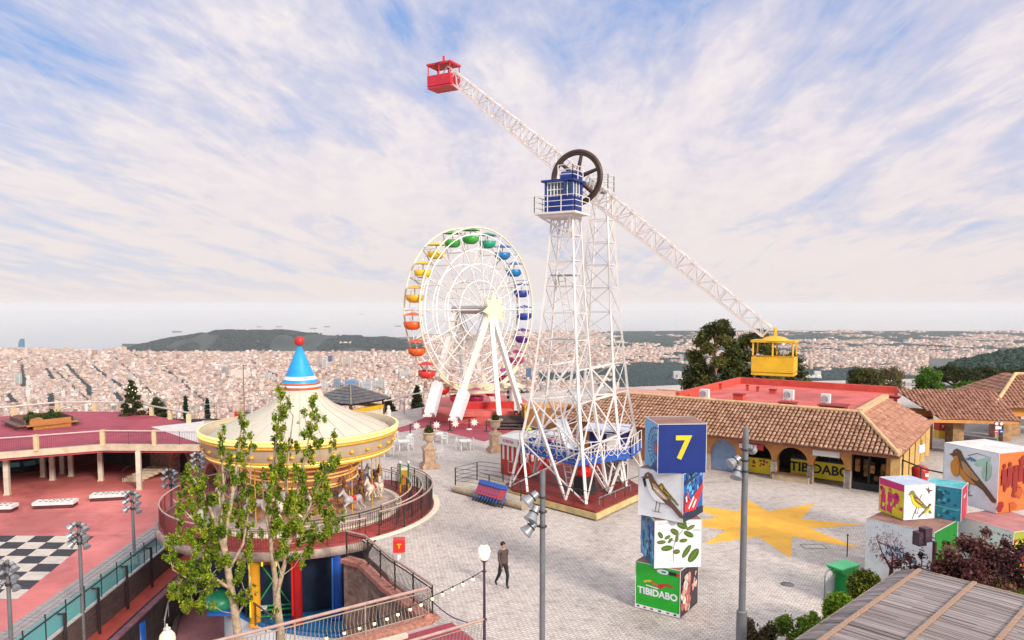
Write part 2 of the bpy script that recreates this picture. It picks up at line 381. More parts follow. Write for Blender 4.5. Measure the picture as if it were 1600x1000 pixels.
M_HILL = mat('hill scrub', (.03, .05, .045), .95, .4, .006, 0, col2=(.008, .022, .03), detail=10)
hill('coastal_hill', [(190,549),(215,540),(260,530),(300,524),(335,518),(360,516.5),(400,517.5),(440,516.8),(480,521),(520,524.5),(560,526),(600,527.5),(640,533),(668,546)], 6750, 7300, 8100, ZC, M_HILL)
hill('ridge_hill', [(1465,600),(1478,580),(1492,572),(1510,565),(1530,561),(1560,555),(1600,546),(1700,531),(1850,515)], 900, 1500, 2300, -230, mat('ridge woods', (.05, .08, .035), .95, .4, .03, 0, col2=(.02, .035, .02), detail=10), bump=.03)
# ============================================================ THE CITY ON THE PLAIN
def facecol_mat(name, rough=.85):
    m = bpy.data.materials.new(name); m.use_nodes = True; t = m.node_tree; b = t.nodes['Principled BSDF']
    a = N(t, 'ShaderNodeAttribute'); a.attribute_name = 'tone'; L(t, a.outputs['Color'], b.inputs['Base Color']); b.inputs['Roughness'].default_value = rough
    b.inputs['Specular IOR Level'].default_value = .2
    return m
def np_mesh(name, V, F, m, cols=None, smooth=False):      # F: (n,4) or (n,3)
    me = bpy.data.meshes.new(name); k = F.shape[1]
    me.vertices.add(len(V)); me.vertices.foreach_set('co', np.ascontiguousarray(V, dtype=np.float32).ravel())
    me.loops.add(F.size); me.loops.foreach_set('vertex_index', np.ascontiguousarray(F, dtype=np.int32).ravel())
    me.polygons.add(len(F)); me.polygons.foreach_set('loop_start', np.arange(0, F.size, k, dtype=np.int32))
    if cols is not None:
        at_ = me.attributes.new('tone', 'FLOAT_COLOR', 'FACE'); at_.data.foreach_set('color', np.c_[cols, np.ones(len(cols))].astype(np.float32).ravel())
    me.materials.append(m); me.update(calc_edges=True); me.validate()
    o = bpy.data.objects.new(name, me); COL.objects.link(o); return o
def vnoise(x, y, seed):       # cheap value noise
    r = np.random.default_rng(seed); T = r.random((64, 64))
    xi = np.floor(x).astype(int); yi = np.floor(y).astype(int); fx = x-xi; fy = y-yi; fx = fx*fx*(3-2*fx); fy = fy*fy*(3-2*fy)
    g = lambda a, b: T[a % 64, b % 64]
    return (g(xi, yi)*(1-fx)+g(xi+1, yi)*fx)*(1-fy) + (g(xi, yi+1)*(1-fx)+g(xi+1, yi+1)*fx)*fy
pts = []; c_ = 10.8/3000; D = 2650.0
while D < 12300:
    s_ = c_*D; n = int(1.56*D/s_); off = RNG.random()
    xs = (np.arange(n)+off)*s_ - .78*D
    pts.append(np.c_[xs + RNG.normal(0, s_*.22, n), D + RNG.normal(0, s_*.25, n), np.full(n, s_)]); D += s_*1.12
P = np.concatenate(pts)
pxs = 800 + FPX*P[:, 0]/P[:, 1]; pys = HOR + FPX*(H-ZC)/P[:, 1]
cpx = [pix(c)[0] for c in coast]; cpy = [pix(c)[1] for c in coast]
ok = pys > np.interp(pxs, cpx, cpy) + 1.2
ok &= ~((pxs > 195) & (pxs < 662) & (pys < 551.5))
ok &= ~((pxs > 1450) & (pys > 560))
# avenues cut through the blocks, lined with trees
aven = [((104,571),(122,592),(139,608),(140,622)), ((34,571),(38,609)), ((72,577),(84,597)), ((140,570),(168,592),(196,610)), ((204,553),(226,563)), ((12,618),(24,634)), ((79,618),(82,640)),
        ((28,566),(50,559)), ((120,558),(142,563)), ((180,616),(190,630)), ((225,566),(300,604)), ((300,556),(420,588)), ((90,640),(180,635)), ((160,634),(200,628)), ((330,560),(480,600)), ((520,560),(640,590)), ((60,556),(150,640)), ((240,560),(330,640)), ((380,560),(450,600)), ((0,600),(200,585)), ((200,585),(420,570)), ((330,620),(640,600)), ((560,556),(600,580)), ((180,560),(260,640))]
AV = []
for k, ln in enumerate(aven):
    for a, b in zip(ln[:-1], ln[1:]):
        A, B = np.array(at(*a, ZC))[:2], np.array(at(*b, ZC))[:2]; d = B-A; l = np.linalg.norm(d); d = d/l
        q = P[:, :2]-A; s = q@d; e = np.abs(q@np.array([-d[1], d[0]])); wd = 15 if k < 10 else 9
        ok &= ~((s > -10) & (s < l+10) & (e < wd)); AV.append((A, d, l, wd))
g = vnoise(P[:, 0]/520, P[:, 1]/760, 5)*.45 + vnoise(P[:, 0]/170, P[:, 1]/260, 6)*.33 + vnoise(P[:, 0]/60, P[:, 1]/90, 7)*.22
right = np.clip((pxs-820)/150, 0, 1); far = np.clip((560-pys)/40, 0, 1)
grn = g < .13 + .31*right + .17*far*right
grn |= (np.abs(pys-(584+8*np.sin(pxs/60))) < 7) & (pxs > 840) & (g < .66)
grn |= (np.abs(pys-597) < 5) & (pxs > 1200) & (g < .75)
wood = ok & grn; blt = ok & ~grn
Pb = P[blt]; n = len(Pb); s_ = Pb[:, 2]
rot = np.where(vnoise(Pb[:, 0]/1500, Pb[:, 1]/1500, 9) > .35, .62, .25) + RNG.normal(0, .05, n)
wx = s_*RNG.uniform(.40, .74, n); wy = s_*RNG.uniform(.36, .66, n); hh = RNG.gamma(7, 1.75, n)*(1 + (s_-12)*.012)
tall = RNG.random(n) < .012; hh[tall] *= RNG.uniform(1.7, 2.8, tall.sum())
pal = np.array([[.76,.66,.60],[.68,.55,.48],[.64,.46,.37],[.80,.76,.73],[.52,.36,.28],[.62,.45,.41],[.36,.33,.33],[.74,.60,.44],[.36,.20,.15]])
pw = np.array([.20,.20,.15,.13,.08,.10,.05,.07,.02]); tone = pal[RNG.choice(len(pal), n, p=pw/pw.sum())]*RNG.uniform(.6, 1.2, (n, 1))
roof = np.where(RNG.random((n, 1)) < .34, np.array([[.50,.29,.22]]), tone*.9)*RNG.uniform(.75, 1.15, (n, 1))
# the ~280 that show largest become objects of their own
bx_, by_ = pxs[blt], pys[blt]; vis = (by_ < 633) & ((bx_ > 2) & (bx_ < 640) & (by_ > 585)) & (np.abs(bx_-470) > 42)
score = hh*wx/Pb[:, 1]**2*vis; top = np.argsort(-score)[:270]; keep = np.ones(n, bool); keep[top] = False
def boxes(Pn, wx, wy, hh, rot, tone, roof, z0):
    n = len(Pn); c, s = np.cos(rot), np.sin(rot); V = np.zeros((n, 8, 3)); k = 0
    for z in (0, 1):
        for sx, sy in ((-1,-1),(1,-1),(1,1),(-1,1)):
            lx, ly = sx*wx/1.0*.9, sy*wy*.9
            V[:, k, 0] = Pn[:, 0] + lx*c - ly*s; V[:, k, 1] = Pn[:, 1] + lx*s + ly*c; V[:, k, 2] = z0 + z*hh; k += 1
    F = np.array([[4,5,6,7],[0,1,5,4],[1,2,6,5],[2,3,7,6],[3,0,4,7]]); FF = (F[None] + 8*np.arange(n)[:, None, None]).reshape(-1, 4)
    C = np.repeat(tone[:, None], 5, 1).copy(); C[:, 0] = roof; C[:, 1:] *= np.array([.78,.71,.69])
    return V.reshape(-1, 3), FF, C.reshape(-1, 3)
M_CITY = facecol_mat('city render')
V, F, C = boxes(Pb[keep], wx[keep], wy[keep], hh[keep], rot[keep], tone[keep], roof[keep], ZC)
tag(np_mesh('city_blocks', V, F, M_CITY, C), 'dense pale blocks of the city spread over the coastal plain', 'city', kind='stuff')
# single buildings: a few shared meshes, windows modelled as rows of recesses in the material
def windowed(name, wall, glass, sx, sz):
    m = bpy.data.materials.new(name); m.use_nodes = True; t = m.node_tree; b = t.nodes['Principled BSDF']; k = N(t, 'ShaderNodeTexCoord')
    br = N(t, 'ShaderNodeTexBrick'); mp = N(t, 'ShaderNodeMapping'); mp.inputs['Rotation'].default_value = (R(90), 0, 0); L(t, k.outputs['Object'], mp.inputs[0])
    L(t, mp.outputs[0], br.inputs[0]); br.offset = 0; br.inputs['Scale'].default_value = 1
    br.inputs['Brick Width'].default_value = sx; br.inputs['Row Height'].default_value = sz; br.inputs['Mortar Size'].default_value = sz*.24; br.inputs['Mortar Smooth'].default_value = 0
    br.inputs['Color1'].default_value = tuple(glass)+(1,); br.inputs['Color2'].default_value = tuple(c*.6 for c in glass)+(1,); br.inputs['Mortar'].default_value = tuple(wall)+(1,)
    L(t, br.outputs[0], b.inputs['Base Color']); b.inputs['Roughness'].default_value = .7; return m
variants = []
for k, (wl, rf) in enumerate([((.76,.70,.65),(.62,.55,.50)), ((.66,.52,.44),(.48,.28,.21)), ((.80,.78,.76),(.60,.58,.57)), ((.60,.47,.42),(.55,.42,.36)), ((.74,.66,.52),(.50,.30,.22)), ((.50,.46,.46),(.42,.40,.40))]):
    mm = windowed('city facade %s' % 'abcdef'[k], wl, (.16,.15,.16), .16, .17); mr = mat('city roof %s' % 'abcdef'[k], rf, .9, .2, .8)
    b = MB(); b.mi(0).box((0,0,.5), (1,1,1)); b.mi(1).box((0,0,1.008), (.96,.96,.012)); b.mi(0).box((.2,.1,1.07), (.3,.35,.12))
    me_o = b.build('city_building', [mm, mr]); variants.append(me_o.data); bpy.data.objects.remove(me_o)
for i in top:
    o = bpy.data.objects.new('city_building', variants[int(RNG.integers(len(variants)))]); COL.objects.link(o)
    o.location = (Pb[i, 0], Pb[i, 1], ZC); o.rotation_euler = (0, 0, rot[i]); o.scale = (wx[i]*1.8, wy[i]*1.8, hh[i]*.9)
    tag(o, 'small pale city building, one of hundreds packed on the plain below', 'building', 'city buildings packed on the plain')
# woods and avenue trees on the plain
oct_v = np.array([[1,0,.45],[0,1,.45],[-1,0,.45],[0,-1,.45],[.1,0,1],[0,0,0]]); oct_f = np.array([[0,1,4],[1,2,4],[2,3,4],[3,0,4],[1,0,5],[2,1,5],[3,2,5],[0,3,5]])
def clumps(name, Q, rad, hgt, cols, z0, m):
    n = len(Q); a = RNG.uniform(0, 6.28, n); c, s = np.cos(a), np.sin(a); V = np.repeat(oct_v[None], n, 0)*np.stack([rad*RNG.uniform(.7,1.2,n), rad*RNG.uniform(.7,1.2,n), hgt], 1)[:, None]
    x = V[:, :, 0]*c[:, None]-V[:, :, 1]*s[:, None]; y = V[:, :, 0]*s[:, None]+V[:, :, 1]*c[:, None]
    V = np.stack([x+Q[:, 0:1], y+Q[:, 1:2], V[:, :, 2]+(z0[:, None] if hasattr(z0, '__len__') else z0)], 2)
    return np_mesh(name, V.reshape(-1, 3), (oct_f[None]+6*np.arange(n)[:, None, None]).reshape(-1, 3), m, np.repeat(cols, 8, 0))
M_FOL = facecol_mat('far foliage', .95)
hv = HILLV['coastal_hill']; nh = 9000; hi, hj = RNG.random(nh)*(hv.shape[0]-1.01), RNG.random(nh)**.8*(hv.shape[1]-9)+.5; a_, b_ = hi.astype(int), hj.astype(int)
fa_, fb_ = (hi-a_)[:, None], (hj-b_)[:, None]; Qh = (hv[a_, b_]*(1-fa_)+hv[a_+1, b_]*fa_)*(1-fb_) + (hv[a_, b_+1]*(1-fa_)+hv[a_+1, b_+1]*fa_)*fb_
kp = vnoise(Qh[:, 0]/160, Qh[:, 1]/260, 21) > .34; Qh = Qh[kp]
clumps('hill_woods', Qh, RNG.uniform(12, 30, len(Qh)), RNG.uniform(9, 20, len(Qh)), np.array([[.008,.026,.032]])*RNG.uniform(.4, 1.9, (len(Qh), 1)), Qh[:, 2]-3, M_FOL); tag(bpy.data.objects['hill_woods'], 'dark woods covering the long hill above the harbour', 'woods', kind='stuff')
rv = HILLV['ridge_hill']; nh = 7000; hi, hj = RNG.random(nh)*(rv.shape[0]-1.01), RNG.random(nh)*(rv.shape[1]-8)+.2; a_, b_ = hi.astype(int), hj.astype(int)
fa_, fb_ = (hi-a_)[:, None], (hj-b_)[:, None]; Qr = (rv[a_, b_]*(1-fa_)+rv[a_+1, b_]*fa_)*(1-fb_) + (rv[a_, b_+1]*(1-fa_)+rv[a_+1, b_+1]*fa_)*fb_
clumps('ridge_forest', Qr, RNG.uniform(4, 8, nh), RNG.uniform(4, 7, nh), np.array([[.02,.042,.03]])*RNG.uniform(.5, 1.8, (nh, 1)), Qr[:, 2]-2, M_FOL); tag(bpy.data.objects['ridge_forest'], 'forest covering the dark ridge at the right edge', 'forest', kind='stuff')
Pw = P[wood]; Pw = np.concatenate([Pw, Pw + np.c_[RNG.normal(0, 8, (len(Pw), 2)), np.zeros(len(Pw))]])
clumps('distant_woods', Pw, Pw[:, 2]*.75, RNG.uniform(7, 15, len(Pw)), np.array([[.014,.036,.038]])*RNG.uniform(.5, 1.8, (len(Pw), 1)), ZC, M_FOL); tag(bpy.data.objects['distant_woods'], 'dark green woods and parks scattered between the suburbs', 'woods', kind='stuff')
Q = []
for A, d, l, wd in AV:
    for s in np.arange(0, l, 9 if wd > 10 else 13):
        for e in ((-7, 7) if wd > 10 else (0,)): Q.append(A + d*s + np.array([-d[1], d[0]])*e + RNG.normal(0, 3, 2))
Q = np.array(Q); clumps('avenue_trees', Q, np.full(len(Q), 7.), RNG.uniform(9, 16, len(Q)), np.array([[.02,.035,.04]])*RNG.uniform(.6, 1.5, (len(Q), 1)), ZC, M_FOL); tag(bpy.data.objects['avenue_trees'], 'dark tree lined avenues cutting straight through the city blocks', 'trees', kind='stuff')

# towers and slabs one can pick out
def slab(px, y0, y1, wpx, wall, glass, label, cat='tower block', depth=.7, fin=None):
    p = at(px, y1, ZC); w_ = wpx*p.y/FPX; h = (y1-y0)*p.y/FPX
    t = thing('tower_block', label, cat, (p.x, p.y, ZC), RNG.uniform(-.25, .1))
    b = MB(); b.box((0, 0, h/2), (w_, w_*depth, h)); b.build('wall', mat('slab wall %.2f %.2f %.2f' % wall, wall, .7, .06, .05), t)
    nf = max(4, int(h/6)); g_ = MB()
    for k in range(nf): g_.box((0, -w_*depth/2-.15, h*(k+.55)/nf), (w_*.88, .3, h/nf*.5)); g_.box((w_/2+.15, 0, h*(k+.55)/nf), (.3, w_*depth*.85, h/nf*.5))
    g_.build('window', mat('slab glass %.2f %.2f %.2f' % glass, glass, .3, .1, .05), t)
    MB().box((w_*.1, 0, h+1.5), (w_*.5, w_*depth*.5, 3)).build('roof', M_GREY, t)
    return t
W_, C_, B_, G_, D_ = (.78,.76,.74), (.72,.62,.52), (.05,.13,.26), (.16,.2,.22), (.22,.2,.2)
slab(29,583,602.5,8,W_,(.05,.14,.15),'tall slab with green glass front and white side on the left of the plain')
slab(352,574,591,9,(.42,.36,.36),D_,'dark brown tower block beside a long pale one, left of the blue cone')
slab(376,577,594,24,(.74,.66,.58),C_,'long pale apartment slab beside the dark brown tower block')
slab(418,582,596,8,W_,D_,'white tower with vertical dark strips of windows between the flagpole and the blue cone')
slab(352,569,573,26,W_,W_,'long low white hall among the houses left of the blue cone','hall',1.2)
slab(499,556,575,7,(.62,.5,.46),D_,'brownish tower block just right of the red ball, on its right the dark blue one')
slab(516,556,568,6,B_,(.03,.08,.2),'dark blue tower block right of the red ball')
slab(543,560,575,13,C_,D_,'broad beige tower block right of the dark blue tower')
slab(508,563,578,8,W_,D_,'pale tower block standing low in front of the dark blue tower')
slab(494,593,612,6,C_,D_,'leftmost narrow tower of the group behind the grey pavilion roof')
slab(507,594,613,6,W_,D_,'narrow tower over the left eave of the grey pavilion roof')
slab(527,592,610,10,(.30,.38,.46),B_,'tower with grey blue side above the grey pavilion roof')
slab(549,594,611,18,(.20,.34,.55),(.04,.15,.4),'wide blue glass block above the grey pavilion roof','office block')
slab(575,595,611,16,W_,B_,'white block with blue windows right of the blue glass block')
slab(594,594,610,14,(.72,.68,.64),G_,'white block over the right end of the grey pavilion roof')
slab(634,578,592,16,W_,D_,'big white block left of the ferris wheel rim')
slab(1058,580,594,11,W_,(.05,.14,.26),'white and blue twin slab tower left of the big pine')
slab(1252,580,590,7,W_,C_,'small white tower right of the yellow gondola')
slab(1277,580,590,9,W_,C_,'white tower with rounded top at the end of the long white block')
slab(1262,586,592,38,W_,W_,'long low white block right of the yellow gondola','block',.4)
slab(1065,555,566,5,(.5,.45,.45),D_,'slim grey tower on the plain in front of the pine')
slab(930,540,552,6,(.55,.52,.5),D_,'grey tower seen through the white lattice tower')
slab(826,575,596,8,(.06,.12,.22),B_,'dark navy tower between the ferris wheel and the lattice tower')
slab(96,545,555,6,C_,D_,'beige tower near the harbour at the left')
slab(180,548,557,5,(.4,.4,.42),D_,'grey tower near the harbour, left of the wooded hill')
# sail shaped glass hotel on the shore
p = at(34, 544, ZC); k_ = p.y/FPX
t = thing('sail_tower', 'blue glass tower shaped like a sail on the far shore', 'tower', (p.x, p.y, ZC))
prof = [(-4,0),(3.6,0),(3.6,14.5),(1.8,15),(-.5,14),(-2.4,11.5),(-3.6,7)]; b = MB()
b.add([(x*k_, -14, z*k_) for x, z in prof]+[(x*k_, 14, z*k_) for x, z in prof], [tuple(range(6,-1,-1))[::-1], tuple(range(7,14))[::-1]]+[(i,(i+1)%7,7+(i+1)%7,7+i)[::-1] for i in range(7)])
b.build('wall', mat('sail glass', (.04,.20,.34), .3, .1, .03), t)
b = MB()
for k in range(12): b.box((0, -14.3, (k+.5)*k_), (5.6*k_ if k < 9 else 3.5*k_, .6, k_*.12))
b.build('floor_band', mat('sail band', (.2,.4,.5), .4, 0), t)
# communications tower on the hill
p = aty(545.5, 540, 7250); t = thing('communications_tower', 'slender white communications tower on the wooded hill', 'tower', tuple(p)); k_ = 7250/FPX
b = MB(); b.lathe([(2.2*k_,0),(1*k_,.8*k_),(.55*k_,5*k_),(.5*k_,9*k_),(.15*k_,12*k_),(0,12.6*k_)], n=10).build('mast', M_WHITE, t); MB().ring((0,0,8.5*k_),1.5*k_,.4*k_,axis=(.2,-1,.3),n=16).build('ring', M_WHITE, t)
# white palaces on the hill
for px_, py_, w_, lb in [(490,541,18,'long white palace with domes on the near side of the wooded hill'),(400,535,10,'small white houses halfway up the wooded hill'),(388,539,7,'lowest white house on the wooded hill'),(540,537,18,'pale stadium block on the right of the wooded hill'),(377,516.5,22,'long pale fortress along the hilltop')]:
    p = aty(px_, py_, 6950 if py_ > 520 else 7290); k_ = p.y/FPX; b = MB(); b.box((0,0,0), (w_*k_, 30, 3.4*k_)); b.box((0,0,2.2*k_), (w_*.3*k_, 24, 1.6*k_))
    for q in (-.42, .42): b.box((w_*q*k_,0,1.2*k_), (w_*.1*k_, 34, 4.4*k_))
    o = tag(b.build('hill_palace', M_CREAM2), lb, 'building'); o.location = p
# ships
def ship(px, py, wpx, label):
    p = at(px, py, ZC-1.5); k_ = p.y/FPX; l = wpx*k_; t = thing('cargo_ship', label, 'ship', tuple(p))
    MB().prism([(-l/2,-l*.07),(l*.4,-l*.07),(l/2,0),(l*.4,l*.07),(-l/2,l*.07)], 0, l*.055).build('hull', mat('ship hull', (.16,.08,.09), .6, .1, .05), t)
    b = MB(); b.box((-l*.38,0,l*.10),(l*.10,l*.1,l*.09)); b.box((l*.05,0,l*.075),(l*.5,l*.11,l*.04)); b.build('superstructure', mat('ship grey', (.42,.38,.38), .6, .1, .05), t)
for a in [(277,518.5,15,'nearest cargo ship, off the left of the wooded hill'),(405,510.5,8,'left ship of the close pair above the hilltop'),(436,510.5,10,'right ship of the close pair above the hilltop'),(490,513,11,'ship at anchor just above the red ball'),(511,510.5,10,'ship at anchor to the right above the red ball'),(622,509.5,10,'ship at anchor close to the ferris wheel'),(565,491,7,'small far ship close under the sea horizon')]: ship(*a)
# ============================================================ VIADUCT, LOWER SQUARE, RETAINING WALLS
def polyline_lens(pts):
    d = [0]
    for a, b in zip(pts[:-1], pts[1:]): d.append(d[-1] + (Vector(b)-Vector(a)).length)
    return d
def along(pts, s):
    d = polyline_lens(pts)
    for i in range(len(pts)-1):
        if s <= d[i+1] + 1e-6: return Vector(pts[i]) + (Vector(pts[i+1])-Vector(pts[i]))*((s-d[i])/max(d[i+1]-d[i], 1e-6))
    return Vector(pts[-1])
def railing(name, pts, label, h=1.05, post=2.0, bal=.14, rails=(1.0,), m=M_DARKM, mr=None, rw=.06, pr=.03, br=.011, bent=0.0, cat='railing', lower=.12, topr=None):
    """railing along a ground polyline: handrail, posts, balusters"""
    o0 = Vector(pts[0]); t = thing(name, label, cat, tuple(o0)); pts = [Vector(p)-o0 for p in pts]; tot = polyline_lens(pts)[-1]; up = Vector((0,0,1))
    b = MB(); b.path([p+up*h for p in pts], topr or rw/2, 8); b.build('handrail', mr or m, t)
    n = max(1, round(tot/post))
    for i in range(n+1): q = along(pts, tot*i/n); MB().tube(q, q+up*h, pr, n=6).build('post', m, t)
    b = MB()
    for r_ in rails:
        if r_ < .99: b.path([p+up*h*r_ for p in pts], .014, 5)
    if bal:
        b.path([p+up*lower for p in pts], .016, 5); b.path([p+up*(h-.13) for p in pts], .014, 5); k = max(2, int(tot/bal))
        for i in range(k):
            q = along(pts, tot*(i+.5)/k)
            if bent:
                q2 = along(pts, min(tot, tot*(i+.5)/k+.001)); d = (q2-q); d = d.normalized() if d.length > 1e-7 else Vector((1,0,0)); s = Vector((d.y,-d.x,0))
                b.path([q+up*lower, q+up*h*.42+s*bent, q+up*h*.66+s*bent*.5, q+up*(h-.13)], br, 4)
            else: b.tube(q+up*lower, q+up*(h-.13), br, n=4, caps=False)
    if b.v: b.build('balusters', m, t)
    return t
# beam of the viaduct
b = MB(); fr = deck_f
for a, c in zip(fr[:-1], fr[1:]):
    n_ = Vector((-(c-a).y, (c-a).x, 0)).normalized(); a2, c2 = a, c
    b.prism([a2 - n_*.16, c2 - n_*.16, c2 + n_*.30, a2 + n_*.30], -.42, .05)
tag(b.build('viaduct_beam', M_BEAM), 'long cream concrete beam along the front edge of the crimson terrace', 'beam')
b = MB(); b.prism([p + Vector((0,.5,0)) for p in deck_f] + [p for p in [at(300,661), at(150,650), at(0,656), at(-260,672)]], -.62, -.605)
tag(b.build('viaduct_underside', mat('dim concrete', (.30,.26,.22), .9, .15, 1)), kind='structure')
def pier(px, py, ztop=-.43, w=.34, label=''):
    p = at(px, py, ZL); t = thing('viaduct_pier', label, 'pier', tuple(p), R(12), 'piers under the crimson terrace'); h = ztop-ZL
    b = MB(); b.box((0,0,h/2), (w,w,h)); b.build('shaft', mat('pale pier concrete', (.62,.58,.48), .8, .12, 1.2, .1), t)
    MB().box((0,0,.06), (w+.08,w+.08,.12)).build('foot', M_BEAM, t)
for a in [(12,773,'leftmost tall cream pier at the front of the viaduct, in front of the round ride'),(218,765,'front pier of the viaduct standing nearest the carousel'),(68,745,'rear pier left of the close pair under the viaduct, beside the round ride'),(82.5,750,'rear pier just right of the round ride, taller of two standing close'),(98,740,'thin rear pier in the shade, third from the round ride'),(111.5,744,'rear pier fourth from the round ride'),(158,751,'pier alone in the middle of the shaded floor under the viaduct'),(181,716,'short far pier deep in the shade under the viaduct')]:
    pier(a[0], a[1], label=a[2], ztop=-.63 if a[1] < 760 else -.43)
# front railing in bays between cream posts
fposts = [(-60,713),(56,704),(160,695.5),(241,696)]
def fp(p): return at(p[0], p[1], 0)
for i, p in enumerate(fposts[1:]):
    q = fp(p) + Vector((0,.08,0)); tag(MB().box((0,0,.55), (.30,.30,1.16)).box((0,0,1.15),(.36,.36,.06)).build('terrace_post', M_CREAM), ['stout cream post of the front terrace rail, the left one','stout cream post of the front terrace rail above the middle of the viaduct','stout cream post of the front terrace rail nearest the carousel'][i], 'post').location = q
bays = [((-60,713),(53,704.5),'front terrace railing bay at the left edge of the photo'),((59,703.7),(157,695.7),'long front terrace railing bay below the timber planter'),((163,695.3),(238,695.8),'front terrace railing bay right of the middle cream post'),((244,696),(316,696),'last front terrace railing bay, reaching the carousel roof')]
for i, (a, c, lb) in enumerate(bays):
    A, B = fp(a)+Vector((0,.08,0)), fp(c)+Vector((0,.08,0)); railing('terrace_railing', [A, B], lb, h=1.12, post=1.9 if i > 1 else 3.4, bal=.13, m=mat('plum iron', (.16,.05,.08), .5, .1, 5), mr=mat('pale rail', (.66,.52,.48), .5, .1, 5), topr=.045)
tag(MB().box((0,0,.35),(.42,.42,1.7)).lathe([(.28,1.2),(.22,1.32),(0,1.36)], n=12).build('terrace_end_post', M_CREAM2), 'thick pale end post where the terrace rail meets the carousel roof', 'post').location = at(321, 697)
# rear railing: cream stub posts and a pale pipe
rp = [(-30,654.5),(22,650),(90,643),(148,642.5),(210,643.5),(237,649),(266,655),(295,661)]
names_ = ['at the left edge of the photo','left of the timber planter','behind the left plants of the planter','behind the right end of the planter','in front of the big fir','just right of the fir','between the fir and the cypresses','closest to the first cypress']
RP = [at(a, c_y, 0) for a, c_y in rp]
for q, lb in zip(RP, names_):
    tag(MB().box((0,0,.42), (.34,.3,.86)).build('stub_post', M_CREAM), 'square cream stub post of the rear terrace rail, '+lb, 'post').location = q
tag(MB().path([p-RP[0]+Vector((0,0,.95)) for p in RP], .085, 8).build('pipe_rail', mat('pale pipe', (.60,.56,.52), .4, .1, 5)), 'pale round pipe running over the cream stub posts along the back of the terrace', 'rail').location = RP[0]
back = [at(297,661), at(330,655), at(380,650), at(430,646), at(480,641)]
railing('pipe_fence', back, 'pale three rail fence along the back edge behind the carousel, below the cypresses', h=1.5, post=3.0, bal=0, rails=(.35,.68,1), m=M_GREY, mr=M_GREY)
railing('pipe_fence', [at(600,654), at(618,650), at(650,640.5), at(690,632), at(726,624), at(760,622), at(800,624)], 'grey pipe railing on dark posts along the far edge behind the ferris wheel', h=1.7, post=3.6, bal=0, rails=(1,), m=M_DARKM, mr=mat('pale pipe', (.6,.56,.52)), rw=.12)
# bench planter on the terrace
pc = at(66, 663.5); ux = (at(110,668.5)-at(9,680)).normalized(); ang = math.atan2(ux.y, ux.x)
t = thing('bench_planter', 'low square timber planter ringed with benches on the crimson terrace', 'planter', tuple(pc), ang)
WD = mat('orange varnished wood', (.46,.19,.05), .5, .2, 3, .1, stretch=(1,8,8)); WD2 = mat('dull brown wood', (.20,.10,.08), .6, .2, 3, .1, stretch=(8,1,8))
L_ = (at(113,665)-at(40,672)).length; dp = 2.6
dp = 2.3
for k in range(4):
    Mz = Matrix.Rotation(k*PI/2, 3, 'Z'); m_ = WD if k == 0 else WD2; half, off = (L_/2, dp) if k % 2 == 0 else (dp, L_/2); b = MB()
    for c, sz_ in (((0,-off-.50,.40),(half*2+.5,.58,.09)), ((0,-off-.12,.58),(half*2-.3,.09,.42)), ((0,-off-.45,.17),(half*2-.6,.3,.34))): b.box(Mz @ Vector(c), sz_, M=Mz)
    b.build('bench', m_, t)
b = MB(); b.box((0,0,.34),(L_-.3,dp*2-.3,.06)).build('soil', mat('dark soil', (.06,.045,.03), .95, .3, 5), t)
MB().box((-L_*.22,-.9,.52),(L_*.26,.9,.5)).build('planter_box', WD, t)
PLANTER = t
# round ride under the viaduct
p = at(34, 732, ZL); t = thing('round_ride', 'round ride with teal panels and a black rim under the viaduct', 'ride', tuple(p))
r_ = 36*p.y/FPX; TEAL = mat('teal panel', (.12,.42,.46), .35, .2, 1)
MB().lathe([(r_,0),(r_*1.02,.25),(r_*.98,.5),(0,.52)], n=40).build('rim', M_BLACK, t)
for k in range(10):
    a = 2*PI*k/10; b = MB(); Mz = Matrix.Rotation(a, 3, 'Z'); b.box(Mz @ Vector((r_*.78,0,.72)), (r_*.34, r_*.40, .4), M=Mz); b.build('panel', TEAL, t)
MB().lathe([(r_*.5,.52),(r_*.44,1.0),(r_*.2,1.5),(.2,1.7),(0,1.7)], n=20).build('hub', mat('maroon hub', (.16,.02,.03), .4, .1, 2), t)
